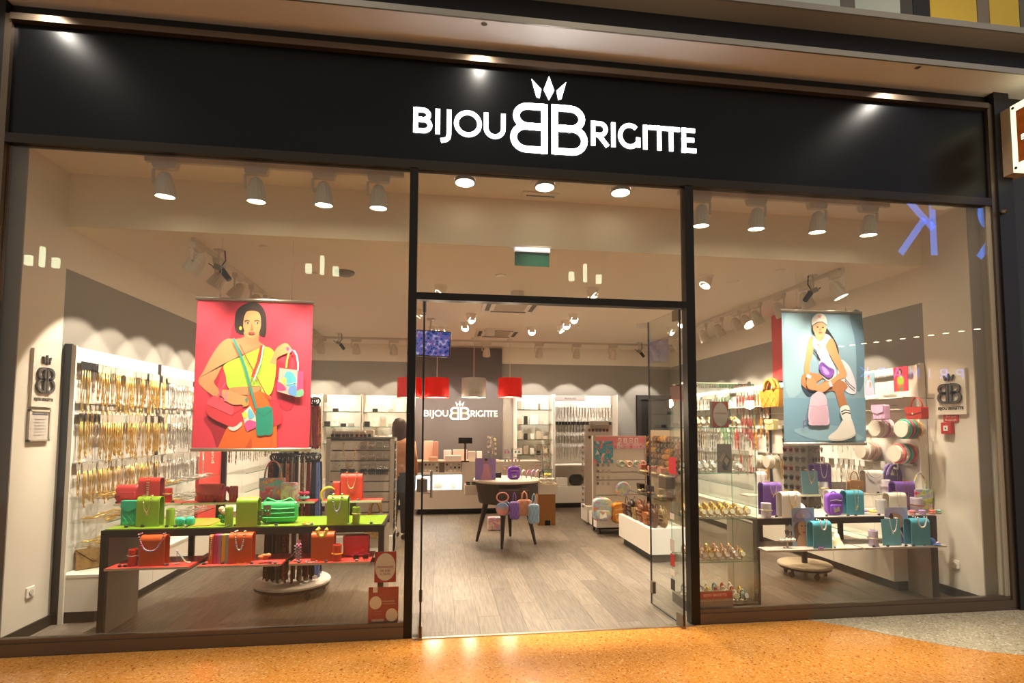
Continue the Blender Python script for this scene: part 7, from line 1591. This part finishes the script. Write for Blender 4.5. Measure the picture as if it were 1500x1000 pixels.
# ================================================================ shop assistant glimpsed behind the stand
def person():
    Y = 3.7; p = onY(586, 640, Y); X = p.x
    zt = onY(592, 615, Y).z; S = zt/1.70
    t = thing('person', 'person in a peach top and dark trousers standing behind the slat-wall stand', 'person', (X, Y, 0), PI*.9); t.scale = (S, S, S)
    me = bpy.data.meshes.new('body'); V = []; E_ = []; R_ = []
    def chain(pts, start=None):
        prev = start
        for x, y, z, r in pts:
            V.append((x, y, z)); R_.append(r); i = len(V)-1
            if prev is not None: E_.append((prev, i))
            prev = i
        return prev
    pel = chain([(0, 0, .95, .13)]); ch = chain([(0, 0, 1.1, .12), (0, -.01, 1.25, .13), (0, 0, 1.38, .11)], pel); nk = chain([(0, 0, 1.45, .05), (0, -.01, 1.52, .052)], ch)
    for s in (-1, 1):
        chain([(s*.10, 0, .88, .10), (s*.10, -.01, .50, .065), (s*.10, .01, .10, .042), (s*.10, -.10, .035, .035)], pel)
        chain([(s*.17, 0, 1.37, .06), (s*.22, .02, 1.12, .042), (s*.2, -.12, .92, .033), (s*.18, -.2, .90, .028)], ch)
    me.from_pydata(V, E_, [])
    o = bpy.data.objects.new('body', me); col.objects.link(o); o.parent = t
    m1 = o.modifiers.new('skin', 'SKIN'); o.modifiers.new('sub', 'SUBSURF').levels = 2; o.modifiers['sub'].render_levels = 2
    for i, r in enumerate(R_): me.skin_vertices[0].data[i].radius = (r, r)
    me.skin_vertices[0].data[0].use_root = True
    me.materials.append(mat('b98a6c', .6))
    hd = MB().ball((0, 0, 0), .105, 16, 12, (.82, .95, 1.15)).build('head', mat('c39272', .6), t, (0, -.01, 1.6), smooth=True)
    MB().ball((0, -.105, -.01), .018, 8, 5, (.7, 1, 1.2)).build('nose', mat('bd8a6a', .6), hd); MB().box((0, -.1, -.055), (.04, .008, .01)).build('mouth', mat('9a5048', .5), hd)
    for s in (-1, 1): MB().ball((s*.034, -.09, .015), .012, 8, 5).build('eye', mat('2a2018', .3), hd); MB().ball((s*.087, .01, -.005), .022, 8, 5, (.4, .8, 1.2)).build('ear', mat('c39272', .6), hd)
    MB().lathe([(0, .135), (.06, .12), (.098, .06), (.108, -.02), (.10, -.16), (.07, -.26), (.0, -.28)], 18, (0, .035, 0)).build('hair', mat('3c1e14', .55), hd, smooth=True)
    MB().lathe([(.055, 1.46), (.14, 1.42), (.19, 1.36), (.165, 1.2), (.15, 1.06), (.165, .92), (.16, .90)], 18).build('top', mat('c98a62', .75), t, smooth=True).scale = (1, .72, 1)
    for s in (-1, 1): MB().tube([(s*.16, 0, 1.38), (s*.215, .02, 1.14), (s*.2, -.1, .95)], [.075, .058, .045], 10).build('sleeve', mat('c98a62', .75), t, smooth=True)
    for s in (-1, 1): MB().tube([(s*.08, 0, .95), (s*.1, -.01, .5), (s*.1, .01, .09)], [.125, .085, .06], 12).build('trouser_leg', mat('1c1b20', .8), t, smooth=True); MB().rbox((s*.1, -.06, .035), (.09, .26, .07), .03, 3).build('shoe', BLACK, t)
person()
# ================================================================ across the concourse (seen only as reflections in the glass)
def opposite(label, Yv, px0, px1, yb, yt, word, stroke_k, es, only=None):
    a, b = onY(px0, yb, Yv), onY(px1, yb, Yv); K = b.x-a.x; h = onY((px0+px1)/2, yt, Yv).z-a.z
    t = thing('opposite_sign', label, 'sign', (a.x, -Yv+.07, a.z), PI)
    x = 0; em = mat('5f93ff', .4, es=es)
    for ch in reversed(word):
        wd = K*(.45 if ch == 'I' else 1.2 if ch == 'M' else 1.); mb = MB(); glyph(mb, ch, 0, 0, wd, h, K*stroke_k, -.04, 0); mb.build('letter', em, t, (-x-wd, 0, 0)); x += wd+K*1.04
opposite('blue neon PRIMARK letters across the concourse', 15, 1315, 1372, 371, 280, 'PRIMARK', .15, 5)
opposite('smaller blue PRIMARK letters further across the concourse', 26, 1260, 1272, 552, 538, 'PRIMARK', .14, 4)
for gx in (62, 472, 857):
    for dx, yy, h in ((-20, 374, 14), (0, 362, 28), (20, 378, 14)):
        y0_ = yy+(gx-62)*.03; p = onY(gx+dx, y0_+h/2, 11); 
        o = MB().rbox((0, 0, 0), (.10 if h > 20 else .16, .1, h*.019), .02, 2).build('lantern', mat('f4ffd8', .4, es=7.), None, (p.x, -11+.07, p.z)); tag(o, 'small white lantern hanging across the concourse', 'lantern', 'lanterns across the concourse')
for i in range(13):
    p = onY(1232+20*i*(.8+.02*i), 507-2.3*i*(.8+.03*i), 12-.3*i); o = MB().lathe([(0, -.01), (.07, -.01), (.08, 0), (0, .02)], 12).build('concourse_downlight', mat('ffe8c0', .4, es=20.), None, (p.x, -p.y+.07, p.z)); tag(o, 'small bright downlight in a row across the concourse', 'downlight', 'row of concourse downlights')

# the many small necklaces far along the walls, too small to tell apart
mb = MB(); ms = []
for me_, M_ in FAR:
    m_ = me_.materials[0]
    if m_ not in ms: ms.append(m_)
    mb.cur = ms.index(m_); mb.add([M_ @ v.co for v in me_.vertices], [tuple(p.vertices) for p in me_.polygons])
tag(mb.build('far_necklaces', ms), 'rows of small carded necklaces along the far wall units', 'necklaces', kind='stuff')
